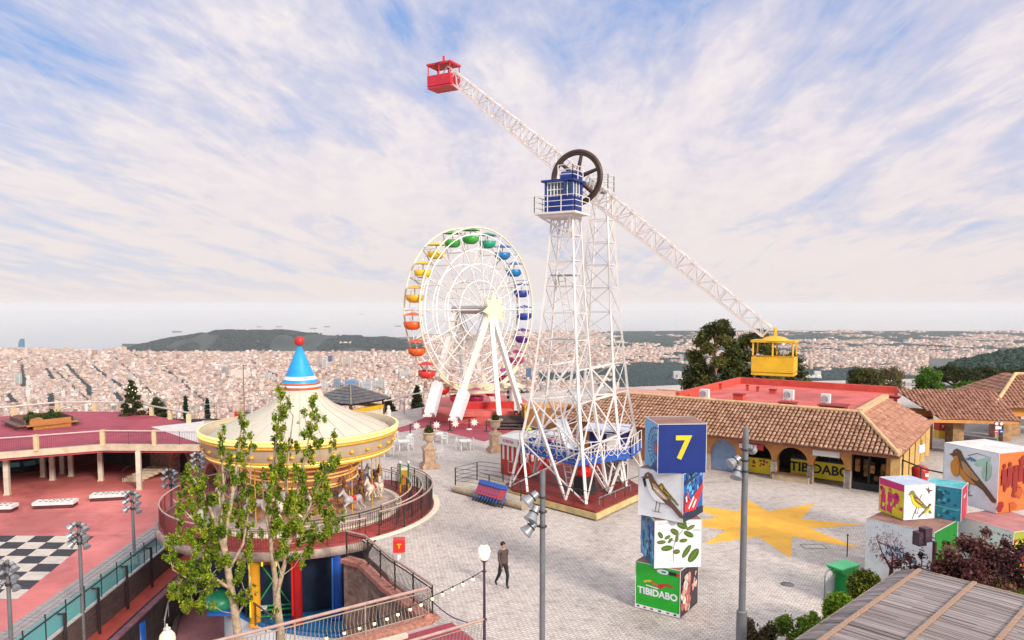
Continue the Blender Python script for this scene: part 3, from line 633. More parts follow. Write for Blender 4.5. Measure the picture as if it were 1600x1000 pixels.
# wall at the back of the lower square and the arcade of stone arches below the terrace end
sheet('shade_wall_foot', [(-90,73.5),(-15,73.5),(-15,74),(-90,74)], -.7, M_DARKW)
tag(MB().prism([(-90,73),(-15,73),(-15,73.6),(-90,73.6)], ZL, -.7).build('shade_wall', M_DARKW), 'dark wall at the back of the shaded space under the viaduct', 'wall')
def arch_wall(mb, A, B, z0, z1, arches, th, n=12, reveal=True):
    """wall from A to B (ground points) with arched openings [(s0, s1, spring, kind)], real depth"""
    A, B = Vector(A), Vector(B); d = (B-A); ln = d.length; d = d/ln; nn = Vector((d.y, -d.x, 0))     # nn = front normal (right hand side of A->B)
    def P(s, z, q): v = A + d*s - nn*q; return (v.x, v.y, z)
    cur = 0
    def quad(s0, s1, za, zb):
        for q, fl in ((0, False), (th, True)):
            v = [P(s0,za,q),P(s1,za,q),P(s1,zb,q),P(s0,zb,q)]; mb.add(v, [(0,1,2,3) if not fl else (3,2,1,0)])
    for (s0, s1, spring, kind) in sorted(arches):
        quad(cur, s0, z0, z1)
        r = (s1-s0)/2; sc = (s0+s1)/2; pts = []
        if kind == 'arch': pts = [(sc - r*math.cos(PI*i/n), spring + r*math.sin(PI*i/n)) for i in range(n+1)]
        elif kind == 'flat': pts = [(s0, spring), (s1, spring)]
        else: pts = [(sc - r*math.cos(PI*i/n), spring + kind*math.sin(PI*i/n)) for i in range(n+1)]
        for (sa, za), (sb, zb) in zip(pts[:-1], pts[1:]):
            for q, fl in ((0, False), (th, True)):
                v = [P(sa,za,q),P(sb,zb,q),P(sb,z1,q),P(sa,z1,q)]; mb.add(v, [(0,1,2,3) if not fl else (3,2,1,0)])
            mb.add([P(sa,za,0),P(sa,za,th),P(sb,zb,th),P(sb,zb,0)], [(0,1,2,3)])
        for s, zt in ((s0, pts[0][1]), (s1, pts[-1][1])): mb.add([P(s,z0,0),P(s,zt,0),P(s,zt,th),P(s,z0,th)], [(0,1,2,3)])
        cur = s1
    quad(cur, ln, z0, z1)
    mb.add([P(0,z1,0),P(ln,z1,0),P(ln,z1,th),P(0,z1,th)], [(0,1,2,3)]); mb.add([P(0,z0,0),P(0,z1,0),P(0,z1,th),P(0,z0,th)], [(0,1,2,3)]); mb.add([P(ln,z0,0),P(ln,z1,0),P(ln,z1,th),P(ln,z0,th)], [(3,2,1,0)])
    return d, nn
def archring(mb, A, B, s0, s1, spring, proud, w=.22, n=14):
    A, B = Vector(A), Vector(B); d = (B-A).normalized(); nn = Vector((d.y,-d.x,0)); r = (s1-s0)/2; sc = (s0+s1)/2
    for i in range(n):
        a0, a1 = PI*i/n, PI*(i+1)/n; v = []
        for q in (-proud, .02):
            for a, rr in ((a0, r), (a1, r), (a1, r+w), (a0, r+w)):
                c = A + d*(sc - rr*math.cos(a)) - nn*q; v.append((c.x, c.y, spring + rr*math.sin(a)))
        mb.add(v, [(3,2,1,0),(4,5,6,7),(0,1,5,4),(1,2,6,5),(2,3,7,6),(3,0,4,7)])
W0_, W1_, W2_ = aty(235, 740, 63.5), at(318, 696), at(392, 750); W0_ = Vector((W0_.x, W0_.y, 0)); W1_ = W1_ + Vector((.05,.25,0))
t = thing('arched_stone_wall', 'rubble stone wall with round brick edged arches below the end of the terrace', 'wall', (0,0,0))
def s_of(px, A, B):      # distance along A-B at which the pixel column crosses it
    d = (B-A).normalized(); r = ray(px, 700); den = d.x*r.y - d.y*r.x; return ((-A.x)*r.y - (-A.y)*r.x)/den if abs(den) > 1e-9 else 0
M_ARIM = mat('brick rim', (.40,.16,.10), .85, .25, 6, .3)
for (WA, WB, x0, x1) in ((W0_, W1_, 268, 298), (W1_, W2_, 321, 349)):
    a_, c_ = s_of(x0, WA, WB), s_of(x1, WA, WB); r_ = (c_-a_)/2; ar = [(a_, c_, max(ZL+.3, -.95-r_), min(r_, 2.2))]
    b = MB(); arch_wall(b, WA, WB, ZL, -.64, ar, .6); b.build('wall', M_STONE, t)
    d_ = (WB-WA).normalized(); n_ = Vector((d_.y,-d_.x,0)); b = MB(); pts_ = [WA + d_*(a_ + r_ - (r_+.14)*math.cos(q)) + n_*.03 + Vector((0,0,ar[0][2] + (min(r_,2.2)+.14)*math.sin(q))) for q in np.linspace(0, PI, 15)]
    b.path(pts_, .15, 6); b.build('arch_rim', M_ARIM, t)
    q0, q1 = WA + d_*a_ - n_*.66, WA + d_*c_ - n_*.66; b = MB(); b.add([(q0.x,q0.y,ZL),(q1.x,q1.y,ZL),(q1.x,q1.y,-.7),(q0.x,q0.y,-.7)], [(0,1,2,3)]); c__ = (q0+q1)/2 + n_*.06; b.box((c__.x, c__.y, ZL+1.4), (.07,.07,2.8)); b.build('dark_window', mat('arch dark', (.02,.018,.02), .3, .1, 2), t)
WA = W0_
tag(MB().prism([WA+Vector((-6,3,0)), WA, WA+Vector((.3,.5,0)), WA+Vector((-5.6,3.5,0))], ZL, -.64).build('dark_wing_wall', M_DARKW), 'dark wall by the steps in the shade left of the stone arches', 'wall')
# steps with a black handrail in the shade
t = thing('shade_steps', 'grey steps with a black handrail beside the dark wall under the terrace', 'steps', tuple(at(212, 750, ZL)))
b = MB()
for k in range(5): b.box((.3*k, .25*k, .14+.14*k), (1.6, 1.2, .28))
b.build('step', M_BEAM, t); MB().path([(-.7,-.6,.1),(-.7,-.6,1.0),(.9,.8,1.9),(.9,.8,.8)], .03, 6).build('handrail', M_DARKM, t)
# timber benches, glass screen, brown wall, posts along the lower square
TB0, TB1 = at(242, 824, ZL), at(0, 991, ZL); tn = -gn
wband = abs((TB0 - G1).dot(gn))
b = MB(); nb = 7
for k in range(nb):
    q0, q1 = G0 + tn*(.12 + wband*k/nb), G3 + tn*(.12 + wband*k/nb); q2, q3 = G3 + tn*(.12 + wband*(k+.86)/nb), G0 + tn*(.12 + wband*(k+.86)/nb); b.prism([q0, q1, q2, q3], ZL+.02, ZL+.10 + .05*k*0)
tag(b.build('boardwalk', M_TIMBER), 'strip of weathered grey boards along the edge of the lower square', 'boardwalk')
t = thing('brown_retaining_wall', 'dark brown boarded wall dropping to the sunken red walk', 'wall', (0,0,0)); b = MB(); b.prism([G0-gn*.0, G3, G3+gn*.12, G0+gn*.12], ZS, ZL+.02); b.build('wall', mat('brown boards', (.13,.09,.085), .8, .3, 2.0, .4, stretch=(1,1,10)), t)
b = MB(); b.prism([G0-gn*.05, G3-gn*.05, G3+gn*.17, G0+gn*.17], ZL+.02, ZL+.08); b.build('coping', mat('pale coping', (.5,.48,.46), .7, .1, 3), t)
GL = bpy.data.materials.new('teal glass'); GL.use_nodes = True; g_ = GL.node_tree.nodes['Principled BSDF']; g_.inputs['Base Color'].default_value = (.16,.56,.58,1); g_.inputs['Alpha'].default_value = .58; g_.inputs['Roughness'].default_value = .08
t = thing('glass_screen', 'teal glass screen with thin posts between the boardwalk and the sunken walk', 'screen', (0,0,0))
gl = (G3-G0).length; npan = int(gl/1.55)
for k in range(npan):
    a, c = G0 + gd*(gl*k/npan+.05) + gn*.06, G0 + gd*(gl*(k+1)/npan-.05) + gn*.06
    b = MB(); b.bar(Vector((a.x,a.y,ZL+.62)), Vector((c.x,c.y,ZL+.62)), .015, .95); b.build('glass_pane', GL, t)
    a = G0 + gd*(gl*k/npan) + gn*.06; MB().bar(Vector((a.x,a.y,ZL+.05)), Vector((a.x,a.y,ZL+1.25)), .045).build('post', M_DARKM, t)
b = MB(); a, c = G0+gn*.14, G3+gn*.14; b.tube((a.x,a.y,ZL+1.0),(c.x,c.y,ZL+1.0),.035); b.build('handrail', M_DARKM, t)
for i in range(10):
    s = 6.5 + i*2.9; q = G0 + gd*s + gn*.42
    tag(MB().bar((q.x,q.y,ZS),(q.x,q.y,ZL+.95),.10).bar((q.x,q.y,ZL+.9),(q.x-gn.x*.3,q.y-gn.y*.3,ZL+.9),.06).build('screen_stay', M_DARKM), 'dark steel stay in the row standing against the brown wall below the glass screen', 'post', 'steel stays along the brown wall')
# low parapet on the other side of the walk
t = thing('walk_parapet', 'dark parapet with a plum coping on the outer side of the sunken walk', 'parapet', (0,0,0))
W0, W1 = G0+gn*(ww+.35), G3+gn*(ww+.35)
b = MB(); b.prism([W0, W1, W1+gn*.5, W0+gn*.5], ZP, ZS+.02); b.build('wall', M_DARKW, t)
b = MB(); b.prism([W0+gn*.22, W1+gn*.22, W1+gn*.56, W0+gn*.56], ZS+.02, ZS+.10); b.build('coping', mat('plum coping', (.30,.13,.17), .7, .2, 3), t)
b = MB(); b.bar(W0+gn*.1+Vector((0,0,ZS+.20)), W1+gn*.1+Vector((0,0,ZS+.20)), .12, .1); b.build('rail', mat('maroon rail', (.16,.04,.05), .5, .1, 3), t)
tag(MB().lathe([(.32,0),(.32,1.9),(0,1.9)], n=14).build('navy_pillar', M_BLUE), 'navy pillar standing in the dark void beside the sunken walk', 'pillar').location = Vector((aty(217,985,36.0).x, 36.0, ZP))
# pale pipe rail and kerb down by the lower path
a0, a1 = at(276, 893, -6.2), at(258, 992, -6.2); railing('path_rail', [a1, (a0+a1)/2, a0], 'pale pipe rail sloping along the edge of the lower pink path', h=.8, post=2.2, bal=0, m=mat('pale pipe', (.6,.56,.52)), rw=.09)
tag(MB().prism(xy((292,900),(266,1000),(250,1040),(262,1040),(274,1000),(297,900), z=ZP), ZP, ZP+.35).build('path_kerb', mat('dark kerb', (.16,.12,.12), .9, .2, 3)), 'dark kerb curving along the lower pink path', 'kerb')
# retaining wall of the square with a small arch, coping and railing
RW = [P1 + Vector((-.9,.6,0)), P1, P2, P3, P4]
t = thing('square_retaining_wall', 'rubble stone wall below the pink coping at the edge of the square', 'wall', (0,0,0))
b = MB()
for i, (a, c) in enumerate(zip(RW[:-1], RW[1:])):
    ln = (c-a).length
    arches_ = [(ln*.28, ln*.28+1.25, ZL+2.0, 'arch')] if i == 1 else []
    arch_wall(b, a, c, ZP, -.02, arches_, .35)
b.build('wall', M_STONE, t)
b = MB()
for a, c in zip(RW[:-1], RW[1:]):
    d = (c-a).normalized(); n_ = Vector((d.y,-d.x,0)); b.prism([a-d*.02+n_*.16, c+d*.02+n_*.16, c+d*.02-n_*.42, a-d*.02-n_*.42], -.06, .12)
b.build('coping', M_PINKC, t)
railing('square_railing', [p + Vector((.12,.1,.12)) for p in RW], 'iron railing with a pinkish handrail along the wavy stone edge of the square', h=1.15, post=1.5, bal=.10, m=M_DARKM, mr=M_BROWNR, rw=.09, bent=.10, rails=(1,.86))
# footbridge parapets
bn = Vector((bd.y,-bd.x,0)); bn = bn if bn.x < 0 else -bn
t = thing('footbridge_parapet', 'low pink brick parapet along the footbridge with the red carpet', 'parapet', (0,0,0))
b = MB(); b.prism([P4+bn*.25, P4+bn*-.22, P4+bd*14+bn*-.22, P4+bd*14+bn*.25], -.9, .16); b.build('wall', mat('pink brick', (.52,.24,.18), .85, .25, 9, .4), t)
b = MB(); b.sphere((P4.x, P4.y, .1), .22); b.build('corner_stone', M_PINKC, t)
railing('footbridge_railing', [P4+bn*.03+Vector((0,0,.16)), P4+bd*14+bn*.03+Vector((0,0,.16))], 'long curved bar railing with pink handrail on the left side of the footbridge', h=1.05, post=2.4, bal=.13, m=mat('pale iron', (.38,.33,.27), .5, .1, 5), mr=M_BROWNR, rw=.11, bent=.13, rails=(1,.86))
railing('footbridge_railing', [P5, P5+bd*14], 'curved bar railing on the right side of the footbridge, ending at the globe lamp', h=1.05, post=2.4, bal=.13, m=mat('pale iron', (.38,.33,.27)), mr=M_BROWNR, rw=.10, bent=.13, rails=(1,))
tag(MB().prism([P4+bd*1.2+(P5-P4)*.18, P4+bd*3.6+(P5-P4)*.12, P4+bd*3.7+(P5-P4)*.26, P4+bd*1.25+(P5-P4)*.24], .01, .13).build('white_beam', M_CREAM2), 'white painted beam lying on the red carpet of the footbridge', 'beam')
railing('stair_railing', [at(385,966,-3.4), at(432,1003,-3.4)], 'short brown railing by the trees in front of the blue pool', h=1.0, post=1.2, bal=0, rails=(1,.5), m=mat('brown iron', (.12,.08,.07)), rw=.08)
# ============================================================ CAROUSEL
kC = CAR.y/FPX
def zc_(y): return H - (y-HOR)*kC
M_GOLD = mat('gold trim', (.80,.46,.06), .35, .12, 3, metal=.25)
M_BULB = mat('lit trim', (1,.72,.22), .4, 0, emit=(1,.68,.22,.55))
M_TAN = mat('tan canvas', (.50,.40,.28), .75, .08, 1.2, .05)
M_ROOFC = mat('pale roof canvas', (.60,.545,.45), .7, .06, .9)
M_ORN = mat('painted panels', (.50,.30,.16), .45, .3, 2.2, col2=(.30,.10,.05))
M_SKYB = mat('sky blue paint', (.02,.34,.74), .4, .08, 2)
car = thing('carousel', 'carousel with a flared beige roof, blue cone top and yellow lit rim', 'carousel', tuple(CAR))
NS = 96
b = MB(); b.lathe([(.98, zc_(604)), (1.05, zc_(608)), (1.21, zc_(621)), (1.76, zc_(634)), (2.83, zc_(649)), (3.9, zc_(662)), (4.72, zc_(674)), (4.78, zc_(680))], n=NS); roof = b.build('roof', M_ROOFC, car)
b = MB()
for i in range(24):
    a = 2*PI*i/24; pr = [(1.0,zc_(605)),(1.22,zc_(621)),(1.77,zc_(634)),(2.84,zc_(649)),(3.91,zc_(662)),(4.73,zc_(674))]
    b.path([(r*math.cos(a), r*math.sin(a), z+.012) for r, z in pr], .014, 5)
b.build('seam', mat('roof seam', (.55,.49,.40), .7, .1, 2), roof)
b = MB(); b.lathe([(4.78,zc_(680)),(4.88,zc_(672)),(5.02,zc_(663)),(5.08,zc_(664)),(5.04,zc_(673)),(4.95,zc_(684)),(4.80,zc_(697)),(4.62,zc_(702))], n=NS); rb = b.build('rounding_board', M_TAN, car)
b = MB(); b.ring((0,0,zc_(665.5)), 5.10, .075, n=NS, m=8); b.ring((0,0,zc_(670)), 5.10, .06, n=NS, m=8); b.build('light_band', M_BULB, car)
b = MB(); b.ring((0,0,zc_(675)), 5.06, .07, n=NS, m=8).ring((0,0,zc_(697)), 4.86, .06, n=NS, m=8).ring((0,0,zc_(704)), 4.66, .07, n=NS, m=8); b.build('gold_moulding', M_GOLD, car)
b = MB(); b.ring((0,0,zc_(700.5)), 4.78, .055, n=NS, m=8); b.build('light_band', M_BULB, car)
for i in range(32):
    a = 2*PI*i/32; MB().sphere((4.93*math.cos(a), 4.93*math.sin(a), zc_(687.5)), .13, 10, 6, (1,1,.8)).build('medallion', M_GOLD, rb)
b = MB(); b.lathe([(0,zc_(700)),(4.62,zc_(702)),(4.62,zc_(700)),(0,zc_(698))], n=48); b.build('ceiling', M_ORN, car)
b = MB(); b.lathe([(.97,zc_(602)),(.94,zc_(596)),(.78,zc_(589)),(.40,zc_(562)),(.10,zc_(541)),(0,zc_(540))], n=40); b.build('blue_cone', M_SKYB, car)
b = MB(); b.lathe([(.86,zc_(592.5)),(.78,zc_(587.5)),(.76,zc_(587.3)),(.80,zc_(592.3))], n=40); b.lathe([(.88,zc_(592.3)),(.80,zc_(588)),(.785,zc_(587.4))], n=40); b.build('white_stripe', M_WHITE, car)
b = MB(); b.mi(0).ring((0,0,zc_(605.5)), 1.02, .07, n=40).mi(1).ring((0,0,zc_(602)), 1.05, .07, n=40).mi(0).ring((0,0,zc_(598.8)), 1.0, .06, n=40); b.build('collar', [mat('orange red paint', (.62,.10,.03), .4, .08, 3), M_WHITE], car)
MB().sphere((0,0,zc_(533)), .27, 20, 14).build('ball_finial', M_REDP, car)
# centre drum with stacked cornices
b = MB(); b.lathe([(1.9,.35),(1.9,2.2),(2.0,2.25)], n=24, smooth=False); b.build('centre_drum', M_ORN, car)
b = MB()
for i in range(12):
    a = 2*PI*(i+.5)/12; Mz = Matrix.Rotation(a, 3, 'Z'); b.box(Mz @ Vector((1.9,0,1.25)), (.03,.62,1.45), M=Mz)
b.build('mirror', mat('mirror glass', (.55,.52,.48), .15, .1, 2, metal=.8), car)
b = MB(); b.lathe([(2.55,1.55),(2.9,1.75),(2.85,2.15),(3.05,2.35),(3.0,2.9),(3.1,3.15)], n=64); b.build('inner_cornice', M_ORN, car)
b = MB()
for r, z in ((2.6,1.55),(2.93,1.77),(2.88,2.12),(3.08,2.36),(3.05,2.62),(3.04,2.9)): b.ring((0,0,z), r, .045, n=72, m=6)
b.build('cornice_light_band', mat('warm lit trim', (1,.55,.20), .4, 0, emit=(1,.5,.15,.30)), car)
# turning floor in three low steps
b = MB(); b.lathe([(0,.35),(4.55,.35),(4.6,.30),(4.6,.16),(4.98,.14),(4.98,0)], n=NS); b.build('floor', mat('scuffed floor boards', (.42,.34,.30), .6, .2, 2, .1), car)
b = MB(); b.lathe([(4.95,.0),(4.95,.16),(5.3,.14),(5.3,0)], n=NS); b.build('cream_step', M_CREAM2, car)
b = MB(); b.lathe([(0,.62),(3.3,.62),(3.35,.36)], n=64); b.build('raised_floor', mat('orange boards', (.46,.22,.12), .6, .2, 2), car)
for r, n, z0 in ((4.15,16,.35),(3.15,10,.6)):
    for i in range(n): a = 2*PI*(i+.3)/n; MB().tube((r*math.cos(a), r*math.sin(a), z0), (r*math.cos(a), r*math.sin(a), 3.1), .028, n=6).build('brass_pole', M_GOLD, car)
def horse_mb(z):
    b = MB(); b.mi(0)
    b.tube((-.42,0,.02+z),(-.1,0,.0+z),.17,.19,10).tube((-.1,0,z),(.30,0,.05+z),.19,.21,10).sphere((-.42,0,.02+z),.185,10,8).sphere((.30,0,.05+z),.215,10,8)
    b.tube((.32,0,.12+z),(.58,0,.52+z),.15,.085,8).tube((.55,0,.52+z),(.82,0,.36+z),.095,.055,8).sphere((.56,0,.53+z),.098,8,6).sphere((.82,0,.36+z),.056,8,6)
    for y in (-.04,.04): b.tube((.55,y,.58+z),(.55,y,.70+z),.03,.008,5)
    for y, k1, f1 in ((.10,(.58,.10,-.22),(.46,.10,-.46)),(-.10,(.48,-.10,-.30),(.30,-.10,-.50)),(.10,(-.52,.10,-.30),(-.76,.10,-.50)),(-.10,(-.40,-.10,-.34),(-.60,-.10,-.58))):
        x0 = .30 if k1[0] > 0 else -.42; b.tube((x0,y,-.06+z),(k1[0],k1[1],k1[2]+z),.085,.05,7).tube((k1[0],k1[1],k1[2]+z),(f1[0],f1[1],f1[2]+z),.05,.032,7).tube((f1[0],f1[1],f1[2]+z),(f1[0]+.03,f1[1],f1[2]-.07+z),.045,.05,7)
    return b
def horse_tack(z):
    b = MB(); b.mi(0).lathe([(.20,-.12),(.215,0),(.20,.12)], n=14, a0=-.2, a1=PI+.2); 
    M = Matrix.Rotation(PI/2, 3, 'Y') @ Matrix.Rotation(-PI/2, 3, 'Z') 
    b.v = [tuple(Vector((p[2], p[0], p[1])) + Vector((-.02,0,.02+z))) for p in b.v]
    return b, MB().path([(.34,0,.34+z),(.42,0,.46+z),(.50,0,.62+z)], .05, 6), MB().path([(-.58,0,.12+z),(-.74,0,.02+z),(-.80,0,-.3+z)], .055, 6, r2=.02)
hp = [mat('horse cream', (.66,.58,.50), .4, .08, 4), mat('horse brown', (.24,.10,.05), .4, .15, 4), mat('horse grey', (.45,.42,.42), .4, .1, 4)]
protos = []
for k in range(3):
    o = horse_mb(1.25).build('horse', hp[k], car); sd_, mn_, tl_ = horse_tack(1.25); M_MANE = mat('mane dark', (.10,.06,.04), .7, .2, 6); sd_.build('saddle', M_REDP if k != 1 else M_BLUE, o); mn_.build('mane', M_MANE, o); tl_.build('tail', M_MANE, o); protos.append(o)
idx = 0
for r, n, off in ((4.15,16,.3),(3.15,10,.3)):
    for i in range(n):
        a = 2*PI*(i+off)/n; src = protos[idx % 3]
        o = src if idx < 3 else copy_tree(src, parent=car)
        o.location = (r*math.cos(a), r*math.sin(a), (.12 if i % 2 else -.12) + (0 if r > 4 else .15)); o.rotation_euler = (0, 0, a - PI/2); idx += 1
# platform round the carousel, with kerb, railings, queue rails
pl = thing('carousel_platform', 'round red boarded platform with a concrete edge carrying the carousel and its queue', 'platform', tuple(CAR))
b = MB(); b.lathe([(5.2,.02),(RING,.02),(RING,-.04)], n=NS); b.build('red_floor', mat('red boards', (.32,.045,.04), .6, .2, 3, .1), pl)
b = MB(); b.lathe([(RING,-.04),(RING+.16,-.04),(RING+.16,-.42),(RING-.3,-.5),(0,-.5)], n=NS); b.build('slab', mat('stained concrete', (.42,.33,.28), .85, .25, 2, .2), pl)
b = MB(); b.lathe([(RING+.02,.05),(RING+.34,.05),(RING+.34,.005)], n=48, a0=R(-52), a1=R(60)); b.build('kerb', M_CREAM2, pl)
def arc(r, a0, a1, z=0, n=40, sq=1): return [CAR + Vector((r*math.cos(R(lerp(a0, a1, i/n))), r*math.sin(R(lerp(a0, a1, i/n))), z)) for i in range(n+1)]
RR = mat('rail brown', (.20,.10,.09), .5, .1, 4)
railing('carousel_railing', arc(RING-.06, 52, -44, .02), 'curved outer railing on the square side of the carousel platform', h=1.15, post=1.6, bal=.11, mr=M_BROWNR, rw=.08)
railing('carousel_railing', arc(RING-.06, -50, -215, .02, 60), 'curved railing with close dark bars over the coloured columns of the carousel', h=1.0, post=1.8, bal=.12, m=mat('dark red iron', (.20,.035,.04), .5, .12, 4), mr=mat('pale worn rail', (.55,.42,.36)), rw=.07)
railing('queue_railing', arc(6.45, 52, -30, .02), 'middle curved queue rail on the red boards, right of the carousel', h=1.05, post=1.5, bal=.30, mr=mat('pale worn rail', (.55,.42,.36), .4, .1, 4), rw=.07)
railing('queue_railing', arc(5.85, 55, -34, .02), 'innermost curved queue rail next to the carousel floor', h=1.05, post=1.5, bal=.30, mr=mat('pale worn rail', (.55,.42,.36)), rw=.07)
railing('queue_railing', arc(5.5, -30, -75, .02), 'short railing on the near right edge of the carousel floor', h=.8, post=1.4, bal=.14, mr=M_DARKM)
# lower level below the carousel: blue pool, white curved wall, coloured columns, navy drum
bc = Vector((-7.3, 38.4, 0))
t = thing('blue_pool', 'round blue floored pool ride with a white curved outer wall below the carousel', 'ride', (bc.x, bc.y, ZP))
b = MB(); b.lathe([(7.68,0),(7.68,-ZP+ZL+.05),(7.45,-ZP+ZL+.05),(7.45,-ZP+ZL-.1)], n=72); b.build('outer_wall', mat('white render', (.74,.74,.76), .8, .06, 1.5, .1), t)
b = MB(); b.lathe([(7.46,-ZP+ZL-.10),(0,-ZP+ZL-.10)], n=72); b.build('floor', mat('bright blue floor', (.02,.20,.46), .4, .15, 1.0), t)
b = MB(); b.lathe([(7.7,-ZP+ZL+.05),(7.7,-ZP+ZL+.16),(7.4,-ZP+ZL+.16),(7.4,-ZP+ZL-.05)], n=72); b.build('rim', mat('blue rim', (.02,.16,.42), .4, .1, 2), t)
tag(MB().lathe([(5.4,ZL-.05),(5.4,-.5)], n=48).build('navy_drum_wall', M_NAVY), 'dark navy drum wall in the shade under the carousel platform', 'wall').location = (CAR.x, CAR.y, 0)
for (px, py, m_, mb_, lb) in [(391,985,mat('amber yellow', (.78,.36,.02), .35, .08, 1),mat('bright yellow', (.9,.68,.02), .3, 0),'fat yellow column under the carousel platform'),(463,987,mat('deep red', (.34,.012,.012), .3, .1, 1),mat('bright red', (.6,.02,.02), .3, 0),'dark red column under the carousel platform'),(538,979,mat('royal blue', (.015,.09,.42), .3, .1, 1),mat('light blue', (.05,.22,.62), .3, 0),'blue column under the carousel platform')]:
    p = at(px, py, ZL); v = Vector((p.x-CAR.x, p.y-CAR.y, 0)); v = v.normalized()*min(v.length, RING-.35); p = CAR + v + Vector((0,0,ZL-.05))
    t = thing('painted_column', lb, 'column', tuple(p)); MB().lathe([(.24,0),(.24,3.1)], n=24).build('shaft', m_, t); MB().lathe([(.30,0),(.30,.12),(.24,.16)], n=24).build('foot', m_, t)
    MB().tube((-.12,-.27,.5),(-.12,-.27,2.95),.045).build('neon_tube', mb_, t)
for px, py, px2, py2, lb in [(401,982,455,978,'green crossed frame with three bars standing between the yellow and red columns')]:
    a, c = at(px, py-14, ZL), at(px2, py2-14, ZL); t = thing('green_trestle', lb, 'frame', tuple(a)); d = c-a; b = MB()
    for z in (.12,.42,.62): b.bar((0,0,z), d+Vector((0,0,z)), .06)
    b.bar((0,0,.62), d+Vector((0,0,2.95)), .05).bar((0,0,2.95), d+Vector((0,0,.62)), .05); b.build('bars', M_GRN, t)
    MB().box((.25,-.15,.6),(.5,.3,.12)).build('white_box', M_WHITE, t)
p = at(343, 950, ZL); t = thing('green_turtle_seat', 'rounded green seat on the blue pool floor behind the left tree', 'seat', tuple(p)); MB().sphere((0,0,.3),.75,16,10,(1,1,.75)).build('shell', mat('turtle green', (.02,.24,.12), .35, .2, 2), t); MB().box((.5,-.5,.05),(1.4,.8,.1)).build('base', M_BLUE, t)
p = at(397, 880, -.5); t = thing('yellow_light_box', 'small open box edged with yellow lamps under the platform', 'lamp', tuple(p + Vector((.3,1.0,-.5)))); b = MB()
for a, c in (((-.3,0,0),(-.3,0,.42)),((.35,0,0),(.35,0,.5)),((-.3,0,.42),(.35,0,.5))): b.bar(a, c, .07)
b.build('lit_edge', mat('yellow lamp', (1,.8,.1), .4, 0, emit=(1,.75,.1,.8)), t); MB().box((0,.12,.2),(.55,.1,.36)).build('panel', mat('box brown', (.3,.16,.05), .6, .1, 3), t)
# ============================================================ TREES AND PLANTS
def leafcloud(name, blobs, n, size, cols, parent=None, m=None, up=.25, squash=1.0, flat=.6, shell=.55):
    """blobs: (cx,cy,cz, rx,ry,rz); many small leaf faces spread through the volumes"""
    B = np.array(blobs, float); vol = B[:,3]*B[:,4]*B[:,5]; wgt = vol**.75; wgt /= wgt.sum(); k = RNG.choice(len(B), n, p=wgt)
    d = RNG.normal(size=(n,3)); d /= np.linalg.norm(d, axis=1, keepdims=True); r = shell + (1-shell)*RNG.random(n); r *= RNG.random(n)**.22
    ctr = B[k,:3] + d*r[:,None]*B[k,3:6]
    # small clusters
    ctr += RNG.normal(size=(n,3))*size*.6
    nor = d*.6 + RNG.normal(size=(n,3))*.7 + np.array([0,0,up]); nor /= np.linalg.norm(nor, axis=1, keepdims=True)
    t = np.cross(nor, RNG.normal(size=(n,3))); t /= np.linalg.norm(t, axis=1, keepdims=True); bt = np.cross(nor, t)
    s = size*RNG.uniform(.55, 1.3, (n,1)); a = t*s; b = bt*s*flat
    V = np.stack([ctr-a, ctr-b*1.0+a*.1, ctr+a, ctr+b*1.0+a*.1], 1).reshape(-1,3); F = np.arange(n*4).reshape(-1,4)
    pal = np.array(cols); bt_ = RNG.integers(0, len(pal), len(B)); pick = np.where(RNG.random(n) < .45, bt_[k], RNG.integers(0, len(pal), n))
    C = pal[pick]*RNG.uniform(.7, 1.35, (n,1))
    o = np_mesh(name, V, F, m or M_LEAF, C); 
    if parent is not None: o.parent = parent
    return o
def leafmat():
    m = facecol_mat('leaf surface', .55); t = m.node_tree; b = t.nodes['Principled BSDF']; a = t.nodes['Attribute']
    tr = N(t, 'ShaderNodeBsdfTranslucent'); L(t, MIX(t, 1.0, a.outputs['Color'], (1.5,1.5,.7), 'MULTIPLY'), tr.inputs[0]); mx_ = N(t, 'ShaderNodeMixShader'); mx_.inputs[0].default_value = .42
    L(t, b.outputs[0], mx_.inputs[1]); L(t, tr.outputs[0], mx_.inputs[2]); L(t, mx_.outputs[0], t.nodes['Material Output'].inputs[0]); return m
M_LEAF = leafmat()
M_BARK = mat('pale mottled bark', (.50,.40,.28), .85, .2, 5, .5, 12, col2=(.24,.17,.11))
M_BARKD = mat('dark bark', (.14,.10,.07), .9, .25, 5, .4)
FRESH = [(.24,.34,.025),(.16,.27,.02),(.09,.16,.02),(.34,.42,.035),(.05,.09,.015),(.20,.30,.025),(.36,.36,.04)]
DEEP = [(.035,.055,.02),(.05,.075,.025),(.025,.04,.018),(.08,.10,.03),(.06,.07,.025)]
